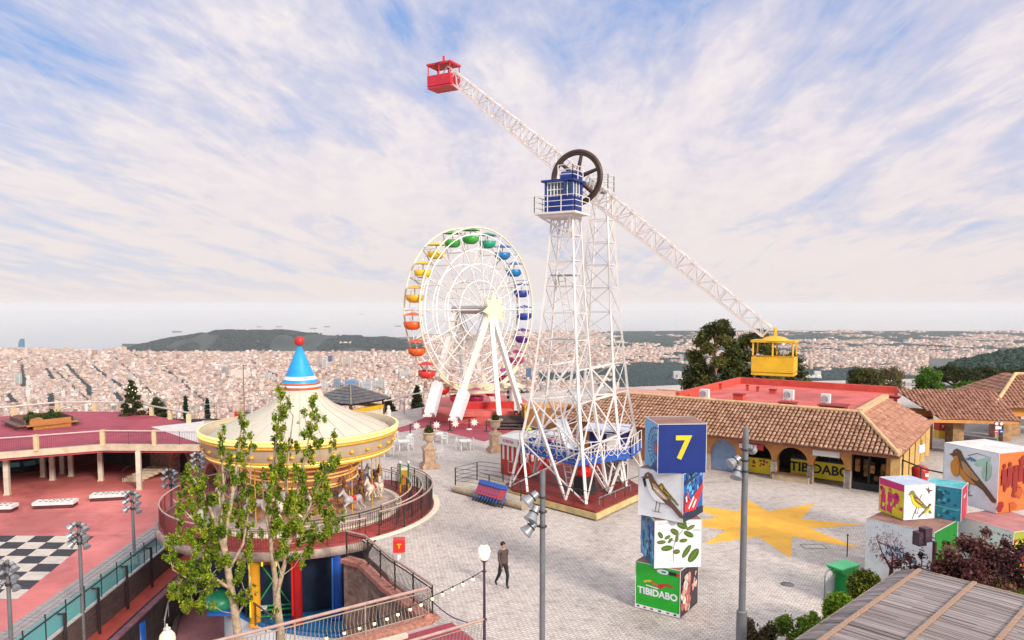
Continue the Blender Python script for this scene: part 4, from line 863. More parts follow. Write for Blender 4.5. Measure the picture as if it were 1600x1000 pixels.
def fore_tree(label, leaders, blobs, base, dpt, n, trunk_r):
    t = thing('young_tree', label, 'tree', tuple(base)); k = dpt/FPX
    b = MB()
    for pts, r0, r1 in leaders:
        P_ = [aty(x, y, dpt+o)-Vector(base) for x, y, o in pts]; b.path(P_, r0, 8, r1)
    BB = []
    lead = [q for pts, r0, r1 in leaders for q in pts]
    for x, y, rx, ry, o in blobs:
        c = aty(x, y, dpt+o) - Vector(base)
        near = min(lead, key=lambda q: abs(q[0]-x) + abs(q[1]-y-25)); nb_ = aty(near[0], near[1], dpt+near[2]) - Vector(base); b.path([nb_, lerp(nb_, c, .55)+Vector((0,0,-.08)), c+Vector((0,0,ry*k*.5))], .018, 5, .007)
        for q in range(9):
            v = Vector((RNG.normal()*rx*k*.48, RNG.normal()*rx*k*.48, RNG.normal()*ry*k*.55)); f = RNG.uniform(.17, .36)
            BB.append((c.x+v.x, c.y+v.y, c.z+v.z, rx*k*f, rx*k*f, ry*k*f*1.9)); b.path([c+Vector((0,0,-ry*k*.4)), c+v*.6, c+v+Vector((0,0,ry*k*.3))], .010, 4, .004)
    b.build('trunk', M_BARK, t); leafcloud('crown', BB, n, .052, FRESH, t, shell=.1)
    return t
D1 = 25.6; base = aty(440, 1130, D1)
fore_tree('young tree with a pale forked trunk and narrow crown before the carousel',
  [([(440,1130,0),(439,990,0),(433,945,0),(431,905,0)],.155,.13), ([(431,910,0),(424,860,-.1),(421,800,-.1),(428,720,-.2),(436,650,-.2),(442,598,-.2)],.10,.015), ([(433,925,0),(445,880,.2),(455,820,.3),(470,740,.4),(484,680,.4),(491,622,.4)],.095,.015),
   ([(450,850,.2),(480,800,.5),(507,740,.7),(522,682,.7)],.07,.015), ([(424,850,0),(412,790,-.4),(410,740,-.5)],.05,.015), ([(455,830,.2),(446,760,.3),(452,700,.3),(458,650,.2)],.06,.015), ([(431,870,0),(440,900,-.2),(428,960,-.4)],.03,.015)],
  [(441,612,8,16,-.2),(440,640,10,18,-.2),(450,632,7,10,-.2),(441,672,13,20,-.2),(434,700,13,16,-.2),(490,632,10,14,.4),(496,650,12,14,.4),(484,670,14,18,.4),(496,690,12,12,.4),(474,645,7,9,.4),(522,688,7,14,.7),(518,712,11,14,.7),(508,738,15,18,.7),(452,700,14,14,.3),
   (480,712,15,16,.4),(440,735,20,22,0),(470,745,24,24,.3),(496,765,20,20,.6),(425,760,16,24,-.3),(445,790,24,26,0),(480,795,26,26,.4),(515,800,20,20,.8),(528,815,10,12,.9),(430,820,20,22,-.2),(462,832,26,24,.2),(498,838,24,20,.5),(440,860,20,18,0),(475,868,22,14,.3),(425,775,12,14,-.4),(505,780,18,16,.7),(430,955,6,8,-.3)], base, D1, 27000, .2)
D2 = 25.0; base = aty(372, 1130, D2)
fore_tree('young tree with a leaning trunk and broad bushy crown before the carousel',
  [([(378,1130,0),(373,1000,0),(366,950,0),(356,890,0),(350,850,0)],.18,.10), ([(352,870,0),(338,820,-.2),(318,770,-.4),(300,745,-.4)],.09,.02), ([(350,850,0),(362,780,.1),(372,710,.2),(379,652,.2)],.09,.015), ([(345,830,0),(350,760,.3),(345,700,.3),(347,675,.3)],.06,.015), ([(360,920,0),(330,900,-.4),(295,905,-.7),(270,890,-.8)],.06,.015), ([(345,840,0),(300,810,-.6),(270,780,-.7)],.06,.015), ([(372,960,0),(388,930,-.2),(392,905,-.2)],.04,.015), ([(358,890,0),(380,850,.2),(388,800,.3),(392,740,.3)],.06,.015)],
  [(379,662,8,15,.2),(378,690,9,14,.2),(376,715,10,14,.2),(347,680,7,12,.3),(345,703,9,10,.3),(356,716,10,10,.3),(392,704,8,9,.3),(374,740,13,16,.2),(386,765,14,20,.3),(296,745,14,14,-.4),(312,758,14,15,-.4),(290,768,13,14,-.6),(306,785,16,18,-.5),(334,780,13,16,-.3),(345,760,12,14,.1),(284,800,12,14,-.7),(306,820,18,17,-.5),(330,815,20,20,-.2),(355,800,16,20,.1),(382,800,14,22,.3),(276,842,13,15,-.8),(300,855,20,19,-.6),(325,850,22,22,-.3),(350,835,16,18,0),(380,835,14,18,.3),(268,868,10,12,-.8),(294,890,22,17,-.7),(320,885,24,18,-.4),(345,875,16,18,-.1),(276,915,22,16,-.8),(305,920,24,16,-.6),(330,910,18,16,-.3),(300,940,16,10,-.6),(325,945,16,12,-.4),(385,870,12,14,.2),(375,905,12,14,0),(372,935,14,12,-.1),(390,925,8,10,-.2),(262,850,7,8,-.9)], base, D2, 37000, .24)
# --- trees beyond the terrace and the buildings
def tree(name, label, px, py_top, py_base, depth, wpx, cols, n, size, group=None, spread=1.0, trunkpx=None, layers=None, bark=M_BARKD, cat='tree', limbs=True):
    b0 = aty(px, py_base, depth); k = depth/FPX; hgt = (py_base-py_top)*k; w = wpx*k/2
    t = thing(name, label, cat, tuple(b0), 0, group); r0 = max(.08, w*.09)
    bl = layers(w, hgt) if layers else None
    if bl is None:
        bl = []; nb = 16
        for i in range(nb):
            f = .25 + .72*i/nb; a = i*2.4; rr = w*.62*math.sqrt(max(.05, 1-((f-.5)/.55)**2)); bl.append((rr*math.cos(a)*.8, rr*math.sin(a)*.8, hgt*f, w*.42*random.uniform(.7,1.2), w*.42*random.uniform(.7,1.2), hgt*.14*random.uniform(.8,1.3)))
    b = MB(); b.path([(0,0,-11.0),(0,0,-2.0),(w*.03,0,hgt*.35),(-w*.04,0,hgt*.85)], r0, 8, r0*.25)
    if limbs:
        for q in bl[::2]: b.path([(0,0,max(hgt*.15,q[2]-hgt*.15)),(q[0]*.5,q[1]*.5,q[2]-hgt*.05),(q[0]*.9,q[1]*.9,q[2])], r0*.35, 5, r0*.1)
    b.build('trunk', bark, t); leafcloud('crown', bl, n, size, cols, t, shell=.35); return t
def pine_layers(w, h):
    out = []
    for i in range(30):
        f = .22 + .76*i/29; rad = w*(1-max(0,f-.62)*1.7)*.95; a = i*2.4
        out.append((rad*math.cos(a)*.72, rad*math.sin(a)*.72, h*f, w*.36*(1.1-f*.4), w*.36*(1.1-f*.4), h*.07))
    return out
def conif(w, h):
    out = []
    for i in range(26):
        f = .05 + .93*i/25; rad = w*(1-f)*.85+.05*w; a = i*2.4
        out.append((rad*math.cos(a)*.7, rad*math.sin(a)*.7, h*f-.1*rad, w*.30*(1.1-f)+.04*w, w*.30*(1.1-f)+.04*w, h*.030))
    return out
def cyp(w, h): return [(0,0,h*f, w*.5*math.sin(PI*min(1, .22+f*.78))**.8+.05, w*.5*math.sin(PI*min(1, .22+f*.78))**.8+.05, h*.1) for f in (.08,.18,.3,.42,.54,.66,.78,.88,.95)]
PINE = [(.08,.105,.028),(.13,.125,.03),(.045,.06,.022),(.17,.15,.04),(.03,.04,.018)]
tree('pine_tree','tallest dark pine behind the red flat roof, left of the yellow gondola',1116,503,655,78,104,PINE,26000,.15,layers=pine_layers,bark=mat('pine bark',(.36,.20,.13),.9,.2,4))
tree('pine_tree','broad dark pine behind the red flat roof, its crown behind the yellow gondola',1176,519,655,80,112,PINE,26000,.15,layers=pine_layers,bark=MATS['pine bark'])
tree('pine_tree','low dark pine at the right foot of the pair, right of the yellow gondola',1228,552,650,82,84,PINE,6500,.15,layers=pine_layers,bark=MATS['pine bark'])
tree('pine_tree','low dark pine at the left foot of the tall pine',1090,570,650,77,66,PINE,5500,.15,bark=MATS['pine bark'])
tree('bush_tree','olive bushy tree behind the red roof, left of the bright green tree',1352,575,640,90,70,[(.10,.10,.03),(.07,.075,.03),(.13,.11,.04),(.05,.06,.025)],6000,.16)
tree('bush_tree','loose pale olive tree rising between the dark and bright green trees',1390,573,640,92,58,[(.15,.14,.06),(.11,.11,.05),(.17,.13,.08)],3500,.15)
tree('dark_tree','dark small tree behind the olive bushes',1340,577,640,94,44,DEEP,4000,.16)
def roundl(w, h): return [(w*.55*math.cos(i*2.4)*math.sqrt(i/20), w*.55*math.sin(i*2.4)*math.sqrt(i/20), h*(.72-.40*(i/20)+.12*math.sin(i*1.7)), w*.34, w*.34, h*.15) for i in range(21)]
tree('round_tree','bright green round tree between the red roof and the dark stone pines',1450,568,632,70,66,[(.10,.20,.025),(.07,.14,.02),(.05,.10,.02),(.13,.24,.03)],9000,.12,layers=roundl)
def umbr(w, h): return [(w*.62*math.cos(i*2.4)*math.sqrt(i/24), w*.5*math.sin(i*2.4)*math.sqrt(i/24), h*(.80+.06*math.sin(i*1.9)-.10*(i/24)), w*.26, w*.26, h*.13) for i in range(25)]
for i, (px, yt, wd, dp, lb) in enumerate([(1490,566,110,96,'leftmost dark stone pine with a wide flat crown behind the bright green tree'),(1548,568,110,99,'middle dark stone pine above the gatehouse roof'),(1604,572,100,97,'rightmost dark stone pine at the right edge of the photo')]):
    tree('stone_pine', lb, px, yt, 640, dp, wd, [(.03,.045,.018),(.045,.055,.02),(.022,.03,.015),(.06,.06,.025)], 9000, .15, 'stone pines behind the gatehouse', layers=umbr)
tree('green_shrub','low bright green shrub spreading behind the left slope of the gatehouse roof',1528,594,640,74,78,[(.12,.22,.025),(.09,.17,.02),(.06,.11,.02)],4500,.12,layers=lambda w,h:[(w*(i/6-1)*.8,0,h*.78+.2*math.sin(i*2),w*.28,w*.22,h*.16) for i in range(13)])
tree('fir_tree','dark fir with strings of lamps behind the rear rail of the terrace',208,592,670,72,60,DEEP,6500,.13,layers=conif)
tree('spreading_fir','low spreading dark fir behind the rear rail, right of the tall one',246,622,672,73,80,DEEP,5000,.14,layers=conif)
tree('cypress','left of the two slim cypresses behind the pale fence',291,618,665,76,13,[(.02,.05,.025),(.03,.065,.03)],2500,.10,'cypresses behind the fence',layers=cyp,limbs=False)
tree('cypress','right of the two slim cypresses, closer to the flagpole',325,622,668,77,14,[(.02,.05,.025),(.03,.065,.03)],2500,.10,'cypresses behind the fence',layers=cyp,limbs=False)
tree('palm_bush','dark bush with drooping branches right of the grey roofed pavilion',607,620,655,78,44,DEEP,3500,.14,layers=conif)
tree('dark_fir','dark tree behind the fence, left of the ferris wheel legs',652,602,650,88,34,DEEP,3500,.15,layers=conif)
tree('dark_bush','dark bushes behind the fence under the ferris wheel',720,622,650,96,90,DEEP,3500,.16)
tree('dark_bush','dark bushes behind the fence, between the ferris wheel and the lattice tower',822,612,650,98,60,DEEP,3500,.16)
tree('dark_bush','dark bushes beyond the tile roof, at the foot of the white tower',1000,604,640,100,80,DEEP,3000,.16)
# lamps strung on the fir
p = aty(208, 610, 71.2); t = thing('fairy_lights', 'string of small warm lamps hung across the fir', 'lights', tuple(p)); b = MB()
for i in range(14): b.sphere((-.9+i*.28, 0, .35-.9*(i/14)+.18*math.sin(i*1.3)), .055, 6, 4)
b.build('lamp', mat('fairy lamp', (1,.9,.6), .4, 0, emit=(1,.8,.4,1.0)), t); MB().path([(-.9+i*.28,0,.38-.9*(i/14)+.18*math.sin(i*1.3)) for i in range(14)], .012, 4).build('wire', M_BLACK, t)
# clipped and loose shrubs beside the reed roof
def shrub(label, px, py, wpx, hpx, z0, n, size, cols, name='clipped_shrub', lumpy=0):
    b0 = at(px, py, z0); k = b0.y/FPX; w = wpx*k/2; h = hpx*k
    t = thing(name, label, 'shrub', tuple(b0)); bl = [(0,0,h*.5,w*.92,w*.92,h*.5)]
    if lumpy: bl = [(w*.6*math.cos(i*2.4), w*.6*math.sin(i*2.4), h*(.3+.5*random.random()), w*.42, w*.42, h*.26) for i in range(lumpy)]
    b = MB()
    for i in range(6): a = i*1.05; b.path([(0,0,-.1),(w*.3*math.cos(a),w*.3*math.sin(a),h*.45),(w*.6*math.cos(a+.2),w*.6*math.sin(a+.2),h*.75)], .03, 5, .01)
    b.build('stem', M_BARKD, t); leafcloud('foliage', bl, n, size, cols, t, shell=.72 if not lumpy else .4); return t
BUX = [(.20,.33,.02),(.12,.21,.015),(.32,.42,.03),(.04,.07,.012)]
shrub('larger clipped round shrub right of the green kiosk, olive topped',1351,948,62,62,0,9000,.05,[(.26,.29,.03),(.14,.19,.02),(.36,.33,.04),(.05,.07,.014)])
shrub('dense clipped round shrub in front of the white info board',1311,984,60,62,0,9000,.05,BUX)
shrub('leafy light green shrub low between the clipped ball and the reed roof',1282,1003,48,46,0,3500,.06,[(.15,.25,.025),(.09,.17,.02),(.22,.32,.04)],'leafy_shrub',9)
shrub('leafy shrub at the bottom edge, second from the lamp post',1238,1022,62,62,0,4500,.06,[(.15,.24,.025),(.08,.14,.018),(.21,.30,.035)],'leafy_shrub',9)
shrub('brownish twiggy shrub at the bottom edge beside the right lamp post',1186,1030,58,66,0,4500,.05,[(.10,.075,.045),(.05,.05,.02),(.14,.10,.06),(.035,.04,.016)],'leafy_shrub',9)

leafcloud('plants', [(-1.2,-.6,.75,.6,.5,.35),(.3,.3,.7,.8,.6,.35),(1.2,0,.75,.6,.5,.4),(-.3,.6,.7,.8,.5,.3),(.9,.5,1.0,.25,.25,.5),(-.8,.4,.9,.3,.3,.45)], 3000, .09, [(.05,.09,.02),(.07,.11,.03),(.12,.10,.04),(.035,.06,.02)], PLANTER, shell=.3)
# ============================================================ FERRIS WHEEL
DF = 72.5
hub = aty(751, 484, DF) ; a2 = Vector((.755, -.656, 0)).normalized(); u2 = Vector((.656, .755, 0)).normalized(); Zv = Vector((0,0,1))
kF = DF/FPX; RW_ = 127*kF; TH = 25*kF/.755/2
fc = hub - a2*TH      # wheel centre between the two rims
base_z = .75
fw = thing('ferris_wheel', 'white ferris wheel with rainbow gondolas and a cream star hub', 'ferris wheel', (fc.x, fc.y, 0)); O = Vector((fc.x, fc.y, 0)); cW = fc - O
M_FW = mat('ferris white', (.74,.71,.67), .4, .04, 1)
M_FC = mat('ferris cream', (.82,.72,.52), .4, .04, 1)
def wp(side, rad, ang): return cW + a2*TH*side + (u2*math.cos(ang) + Zv*math.sin(ang))*rad*RW_
NSP = 16
wheel = MB()
for side in (-1, 1):
    wheel.ring(cW + a2*TH*side, RW_, .085, axis=a2, n=80, m=6, ux=u2)
wheel = wheel.build('outer_rim', M_FC, fw)
b = MB()
for side in (-1, 1):
    for f in (.92, .74, .56, .36): b.ring(cW + a2*TH*side, RW_*f, .05, axis=a2, n=64, m=5, ux=u2)
b.build('light_ring', mat('lit white tube', (.85,.82,.80), .3, 0, emit=(1,.96,.94,.15)), fw)
b = MB()
for side in (-1, 1):
    for i in range(NSP):
        a = 2*PI*i/NSP; b.tube(cW + a2*TH*side*1.6, wp(side, 1, a), .055, n=5); m_ = a + PI/NSP
        b.tube(wp(side, .36, a), wp(side, .56, m_), .03, n=4).tube(wp(side, .56, m_), wp(side, .92, a), .03, n=4).tube(wp(side,.36,a+2*PI/NSP), wp(side,.56,m_), .03, n=4).tube(wp(side,.56,m_), wp(side,.92,a+2*PI/NSP), .03, n=4)
b.build('spoke', M_FW, fw)
b = MB()
for i in range(NSP):
    a = 2*PI*i/NSP
    for f in (1, .74, .36): b.tube(wp(-1, f, a), wp(1, f, a), .04, n=5)
b.build('cross_bar', M_FW, fw)
MB().tube(cW - a2*(TH+1.7), cW + a2*(TH+1.7), .38, n=16).tube(cW - a2*TH*1.25, cW + a2*TH*1.25, .42, n=20).build('axle', mat('hub grey', (.42,.40,.40), .4, .1, 2), fw)
# eight pointed star on the hub, two squares crossed with thickness
cS = cW + a2*(TH+1.75); st = []
for i in range(16): a = PI/8*i + .1; r = 1.62 if i % 2 == 0 else .92; st.append((u2*math.cos(a) + Zv*math.sin(a))*r)
b = MB(); vs_ = [cS + p for p in st] + [cS + a2*.18 + p for p in st]; b.add(vs_, [tuple(range(15,-1,-1)), tuple(range(16,32))] + [(i,(i+1)%16,16+(i+1)%16,16+i) for i in range(16)]); b.build('star', mat('star cream', (.85,.74,.42), .4, .03, 1, emit=(1,.85,.5,.22)), fw)
b = MB(); b.box(cS - a2*.2 - Zv*1.15 + u2*.9, (1.3,.9,.08)).build('service_platform', M_FW, fw)
b = MB(); q = cS - a2*.2 - Zv*1.1 + u2*.9
for dx_ in (-.6,-.2,.2,.6): b.bar(q+Vector((dx_,-.4,0)), q+Vector((dx_,-.4,.7)), .05)
b.bar(q+Vector((-.6,-.4,.7)), q+Vector((.6,-.4,.7)), .05).build('service_rail', M_FC, fw)
hue = [(.70,.04,.03),(.75,.12,.02),(.80,.42,.02),(.80,.55,.03),(.05,.38,.05),(.02,.34,.22),(.02,.20,.50),(.03,.07,.38),(.12,.03,.30),(.42,.03,.16),(.60,.04,.14),(.62,.03,.06)]
NG = 20
def gond(pos, col, nm):
    g = MB(); g.lathe([(0,-1.35),(.45,-1.32),(.78,-1.05),(.86,-.62),(.80,-.60),(.70,-1.0),(.4,-1.2),(0,-1.22)], c=pos, n=16); o = g.build('gondola', mat('gondola %s' % nm, col, .35, .06, 1), fw)
    g = MB(); g.lathe([(.95,-.02),(.5,.16),(.06,.28),(0,.3)], c=pos, n=16).lathe([(.95,-.02),(.5,.10),(0,.2)], c=pos, n=16); g.build('canopy', MATS['gondola %s' % nm], o)
    g = MB(); g.tube(Vector(pos)+Vector((0,0,-1.25)), Vector(pos)+Vector((0,0,.2)), .05, n=6); g.build('post', M_FW, o)
for i in range(NG):
    a = PI + PI/3.2 - 2*PI*i/NG*1.0; col = hue[int(i*len(hue)/NG) % len(hue)]
    p = cW + (u2*math.cos(a) + Zv*math.sin(a))*RW_*.99 + Vector((0,0,-.15)); gond(p, col, 'hue %d' % int(i*len(hue)/NG))
# legs
def leg_to(apex, px, py, w=.42):
    f = at(px, py, base_z) - O; MB().bar(apex, f, w).build('leg', M_FW, fw); MB().box(f + Vector((0,0,.06)), (.8,.8,.16)).build('foot_plate', M_FW, fw)
apF = cW + a2*(TH+1.35); apB = cW - a2*(TH+1.35)
for x, y in ((708,656),(780,652.5),(816,645)): leg_to(apF, x, y)
for x, y in ((668,650),(730,634),(772,630)): leg_to(apB, x, y)
# drive boxes at the left feet and the white cross girder
for x, y, h_ in ((668,650,3.6),(708,656,2.9)):
    f = at(x, y, base_z) - O; top_ = (apF if x > 700 else apB); d = (top_-f).normalized(); MB().bar(f + u2*.25 + d*.1, f + u2*.25 + d*h_, .95, .75).build('drive_housing', mat('housing white', (.66,.68,.72), .4, .06, 2), fw)
b = MB(); g0 = at(690, 612, 0); gz = 3.3
pA, pB = aty(672,603,DF-2)-O, aty(812,601,DF-1.5)-O
b.bar(pA, pB, .5, .35).bar(pA+Vector((0,0,-.7)), pB+Vector((0,0,-.7)), .22); b.ring(cW + a2*TH, RW_*1.03, .14, axis=a2, n=24, m=6, ux=u2, a0=-PI*.74, a1=-PI*.26); b.build('loading_girder', M_FC, fw)
fb = [at(668,650,0), at(708,660,0), at(779,663,0), at(828,650,0), at(812,634,0), at(760,624,0), at(690,634,0)]
pl = tag(MB().prism([lerp(sum(fb, Vector((0,0,0)))/7, p, 1.10) for p in fb], .01, base_z).build('wheel_platform', mat('salmon red deck', (.60,.13,.11), .6, .12, 1.2, .1)), 'raised red deck carrying the ferris wheel', 'platform')
t = thing('loading_ramp', 'small red loading ramp in front of the ferris wheel legs', 'ramp', tuple(at(755, 648, base_z))); MB().box((0,0,.22),(5.5,2.2,.42), rz=.15).build('deck', MATS['salmon red deck'], t); MB().box((.6,1.2,.55),(4.5,.6,1.0), rz=.15).build('step_block', M_REDP, t)
t = thing('wheel_control_cabin', 'white striped control cabin by the right foot of the ferris wheel', 'cabin', tuple(at(802, 640, base_z))); MB().box((0,0,1.1),(1.3,1.3,2.2)).build('body', M_WHITE, t); MB().box((0,0,2.3),(1.8,1.8,.16)).build('roof', M_FC, t)
b = MB()
for k in range(4):
    for s in (-.5,.5): b.box((s,-.67,.3+.5*k),(.22,.03,.25))
b.build('black_check', M_BLACK, t)

# ============================================================ LATTICE TOWER WITH THE SWINGING ARM
F_, A_, R__ = at(916,788,.5), at(797,760,.5), at(1004,735,.5); Bk = A_ + R__ - F_
ax = (R__-F_).normalized(); ux_ = (F_-A_).normalized(); ua = Vector((ax.y,-ax.x,0))
Mid = (A_+R__)/2 + Vector((.22,0,0)); Mid.z = 0
TW = thing('swing_arm_tower', 'tall white lattice tower ride with a blue cabin and a long slanting arm', 'ride', (Mid.x, Mid.y, 0)); O = Vector((Mid.x, Mid.y, 0))
M_TW = mat('tower white', (.72,.68,.655), .45, .05, 1.5)
ztop = 15.9
zk = [(.5,1.0),(5.6,.50),(11.0,.20),(16.3,0.0),(20,-.02)]
def fz(z): return float(np.interp(z, [k[0] for k in zk], [k[1] for k in zk]))
def pylon(feet, ctr, du, da, ztop, levels, nm):
    tops = [ctr + ua*su*du + ax*sa*da for su, sa in ((1,-1),(-1,-1),(-1,1),(1,1))]      # F, A, A+, F+
    def P(i, z): v = lerp(tops[i], feet[i], fz(z)); return Vector((v.x, v.y, z)) - O
    b = MB(); lv = levels + [ztop]
    for i in range(4):
        for z0, z1 in zip(lv[:-1], lv[1:]): b.bar(P(i,z0), P(i,z1), .14 if z0 < 7 else .095)
    for i in range(4):
        j = (i+1) % 4; thin = (i == 2)
        for k, (z0, z1) in enumerate(zip(lv[:-1], lv[1:])):
            w_ = .04 if z0 > 5 else .065
            if not (thin and z0 > 3): b.bar(P(i,z0), P(j,z1), w_)
            if not thin: b.bar(P(j,z0), P(i,z1), w_)
            b.bar(P(i,z1), P(j,z1), .05)
    o = b.build('lattice_pylon', M_TW, TW); return P, o
lv = [.5,3.2,5.6,7.4,9.0,10.5,12.0,13.4,14.8]
cF = Mid - ax*2.6; cB = Mid + ax*2.6
fF = [F_, A_, lerp(A_,Bk,.33), lerp(F_,R__,.33)]; fB = [lerp(F_,R__,.60), lerp(A_,Bk,.60), Bk, R__]
PF, py1 = pylon(fF, cF, .60, .50, ztop, lv, 'a'); PB, py2 = pylon(fB, cB, .60, .50, 17.9, lv+[16.2], 'b')
# bracing between the two pylons low down, and extra raking struts
b = MB()
for z0, z1 in ((.5,3.2),(3.2,5.6),(5.6,7.4)):
    for i, j in ((3,0),(2,1)):
        b.bar(PF(i,z1), PB(j,z1), .11); b.bar(PF(i,z0), PB(j,z1), .09); b.bar(PB(j,z0), PF(i,z1), .09)
b.bar(PF(0,5.6), PB(1,5.6), .09).bar(PF(1,5.6), PB(0,5.6), .09).bar(PF(3,5.6), PB(2,5.6), .09)
for px, py, i, z in ((884,781,0,3.4),(884,781,1,5.6),(824,769,1,3.4),(952,773,3,3.4),(979,761,0,3.0)):
    f = at(px, py, .5) - O; b.bar(f, (PF if px < 940 else PB)(i, z), .12)
b.build('cross_bracing', M_TW, TW)
# platform rails, ladders
b = MB()
l0, l1 = PF(0,5.6)*.5+PF(1,5.6)*.5, PF(0,16.2)*.5+PF(1,16.2)*.5
def ladder(p, q, w=.42):
    p, q = Vector(p), Vector(q); s = ua*w/2; b.bar(p-s, q-s, .05).bar(p+s, q+s, .05); n = int((q-p).length/.32)
    for i in range(1, n): c = lerp(p, q, i/n); b.bar(c-s, c+s, .035)
zz_ = [.6,5.6,9.0,12.6,15.9]; alt = 1
for z0, z1 in zip(zz_[:-1], zz_[1:]):
    c0 = (PF(0,z0)+PF(1,z0)+PF(2,z0)+PF(3,z0))/4; c1 = (PF(0,z1)+PF(1,z1)+PF(2,z1)+PF(3,z1))/4; wdt = min(1.0, .3 + .12*(16-z0)/3)
    ladder(c0 + ua*wdt*alt*.9, c1 - ua*wdt*alt*.4); alt = -alt
b.build('ladder', M_TW, TW)
b = MB()
for z in (9.0, 12.6): c0 = (PF(0,z)+PF(1,z)+PF(2,z)+PF(3,z))/4; MB().box(c0, (1.3,1.1,.07), rz=math.atan2(ua.y, ua.x)).build('landing', M_GREY, TW)
# cabin on the front pylon
rz_ = math.atan2(ua.y, ua.x); Mc = Matrix.Rotation(rz_, 3, 'Z'); cz = ztop
cb_c = cF - O - ax*.45 - ua*.05
KC = .76
def lc(x, y, z): return cb_c + ua*x*KC + ax*y*KC + Vector((0,0,cz+(z-cz)*KC))
b = MB(); b.box(lc(0,0,cz+.06), (3.3*KC,2.7*KC,.14*KC), rz=rz_).box(lc(0,0,cz-.12), (2.2*KC,2.2*KC,.22*KC), rz=rz_).bar(lc(-1.3,-1.2,cz-.1), lc(.2,.4,cz-1.2), .1).bar(lc(1.2,-1.2,cz-.1), lc(.3,.2,cz-1.2), .1); b.build('cabin_deck', M_TW, TW)
b = MB(); b.box(lc(.1,.05,cz+.70), (2.2*KC,1.8*KC,1.15*KC), rz=rz_)
for sx in (-1,1):
    for sy in (-1,1): b.bar(lc(.1+sx*1.03,.05+sy*.83,cz+1.2), lc(.1+sx*1.03,.05+sy*.83,cz+2.3), .14)
b.bar(lc(.55,-.80,cz+1.25), lc(.55,-.80,cz+2.3), .35, .12)
cabin = b.build('cabin', mat('deep blue paint', (.012,.035,.22), .4, .1, 2), TW)
MB().box(lc(.1,.05,cz+1.75), (1.95*KC,1.55*KC,1.05*KC), rz=rz_).build('window', mat('cabin glass', (.10,.16,.20), .1, .2, 1.5), cabin)
b = MB()
for k in range(-3,4): b.bar(lc(.1+k*.26-.1,-.79,cz+1.25), lc(.1+k*.26-.1,-.79,cz+2.28), .045)
for z in (1.27,1.75,2.26): b.bar(lc(-.88,-.79,cz+z), lc(.45,-.79,cz+z), .045)
for k in (-.5,0,.5):
    for s in (-.93, 1.13): b.bar(lc(s,k,cz+1.25), lc(s,k,cz+2.28), .05)
b.build('window_frame', M_WHITE, cabin)
b = MB(); b.box(lc(.1,.05,cz+2.38), (2.6*KC,2.2*KC,.14*KC), rz=rz_).tube(lc(-.2,.6,cz+2.7), lc(1.1,.6,cz+2.7), .55*KC, n=18); b.build('roof', MATS['deep blue paint'], cabin)
b = MB()
def rail(ptsl, h, n=3):
    for p, q in zip(ptsl[:-1], ptsl[1:]):
        for k in range(1, n+1): b.bar(p+Vector((0,0,h*k/n)), q+Vector((0,0,h*k/n)), .035)
        m_ = max(1, round((q-p).length/.9))
        for i in range(m_+1): c = lerp(p, q, i/m_); b.bar(c, c+Vector((0,0,h)), .045)
rail([lc(1.6,1.3,cz+.1), lc(1.6,-1.3,cz+.1), lc(-1.6,-1.3,cz+.1), lc(-1.6,1.3,cz+.1)], .9)
rail([lc(1.25,.9,cz+2.45), lc(1.25,-.9,cz+2.45), lc(.1,-.9,cz+2.45)], .75, 3)
b.build('guard_rail', M_TW, TW); b = MB(); pb_c = cB - O; rail([pb_c+ua*.6-ax*.5+Zv*17.9, pb_c+ua*.6+ax*.5+Zv*17.9, pb_c-ua*.6+ax*.5+Zv*17.9, pb_c-ua*.6-ax*.5+Zv*17.9, pb_c+ua*.6-ax*.5+Zv*17.9], 1.0)
b.build('guard_rail', M_TW, TW)
# flywheel behind the cabin
zx = 18.0
wc = aty(901, 278, (cF+ax*1.05).y) - O; M_BRZ = mat('brown iron wheel', (.085,.055,.045), .45, .15, 3, metal=.4)
b = MB()
for r_, rr in ((1.48,.13),(1.36,.10)): b.ring(wc, r_, rr, axis=ax, n=48, m=8, ux=ua)
b.build('flywheel', M_BRZ, TW)
sp = MB()
for i in range(6): a = 2*PI*i/6+.3; d = ua*math.cos(a)+Zv*math.sin(a); sp.tube(wc+d*.12, wc+d*1.3, .14, .10, 8)
sp.tube(wc-ax*.25, wc+ax*.25, .32, n=16); sp.build('wheel_spoke', M_BRZ, TW)
MB().tube(cF-O+Zv*zx-ax*.3, cB-O+Zv*zx+ax*.3, .2, n=14).build('axle', mat('axle steel', (.35,.33,.33), .4, .1, 3, metal=.6), TW)
# arm
cA = Mid - O + Zv*zx + ax*.3
t1 = aty(699, 112, Mid.y + .48*10.6) - O; dl = (cA - t1); dl = dl - ax*dl.dot(ax); L1 = dl.length; da_ = dl.normalized(); L2 = L1*1.05
nrm = ax.cross(da_).normalized(); M_ARM = mat('arm white', (.70,.64,.62), .4, .05, 1.5)
b = MB(); NSEG = 34
def AP(s, i, j):
    f = 1 - .38*abs(s)/L2; return cA + da_*s + ax*(i*.42*f) + nrm*(j*.52*f)
ss = [lerp(-L1, L2, k/NSEG) for k in range(NSEG+1)]
for i in (-1,1):
    for j in (-1,1):
        for s0, s1 in zip(ss[:-1], ss[1:]): b.bar(AP(s0,i,j), AP(s1,i,j), .085)
for k, s in enumerate(ss):
    for i in (-1,1): b.bar(AP(s,i,-1), AP(s,i,1), .055)
    for j in (-1,1): b.bar(AP(s,-1,j), AP(s,1,j), .055)
    if k < NSEG:
        s1 = ss[k+1]
        for i in (-1,1): b.bar(AP(s,i,-1 if k%2 else 1), AP(s1,i,1 if k%2 else -1), .05)
        for j in (-1,1): b.bar(AP(s,-1 if k%2 else 1,j), AP(s1,1 if k%2 else -1,j), .05)
arm = b.build('swing_arm', M_ARM, TW)
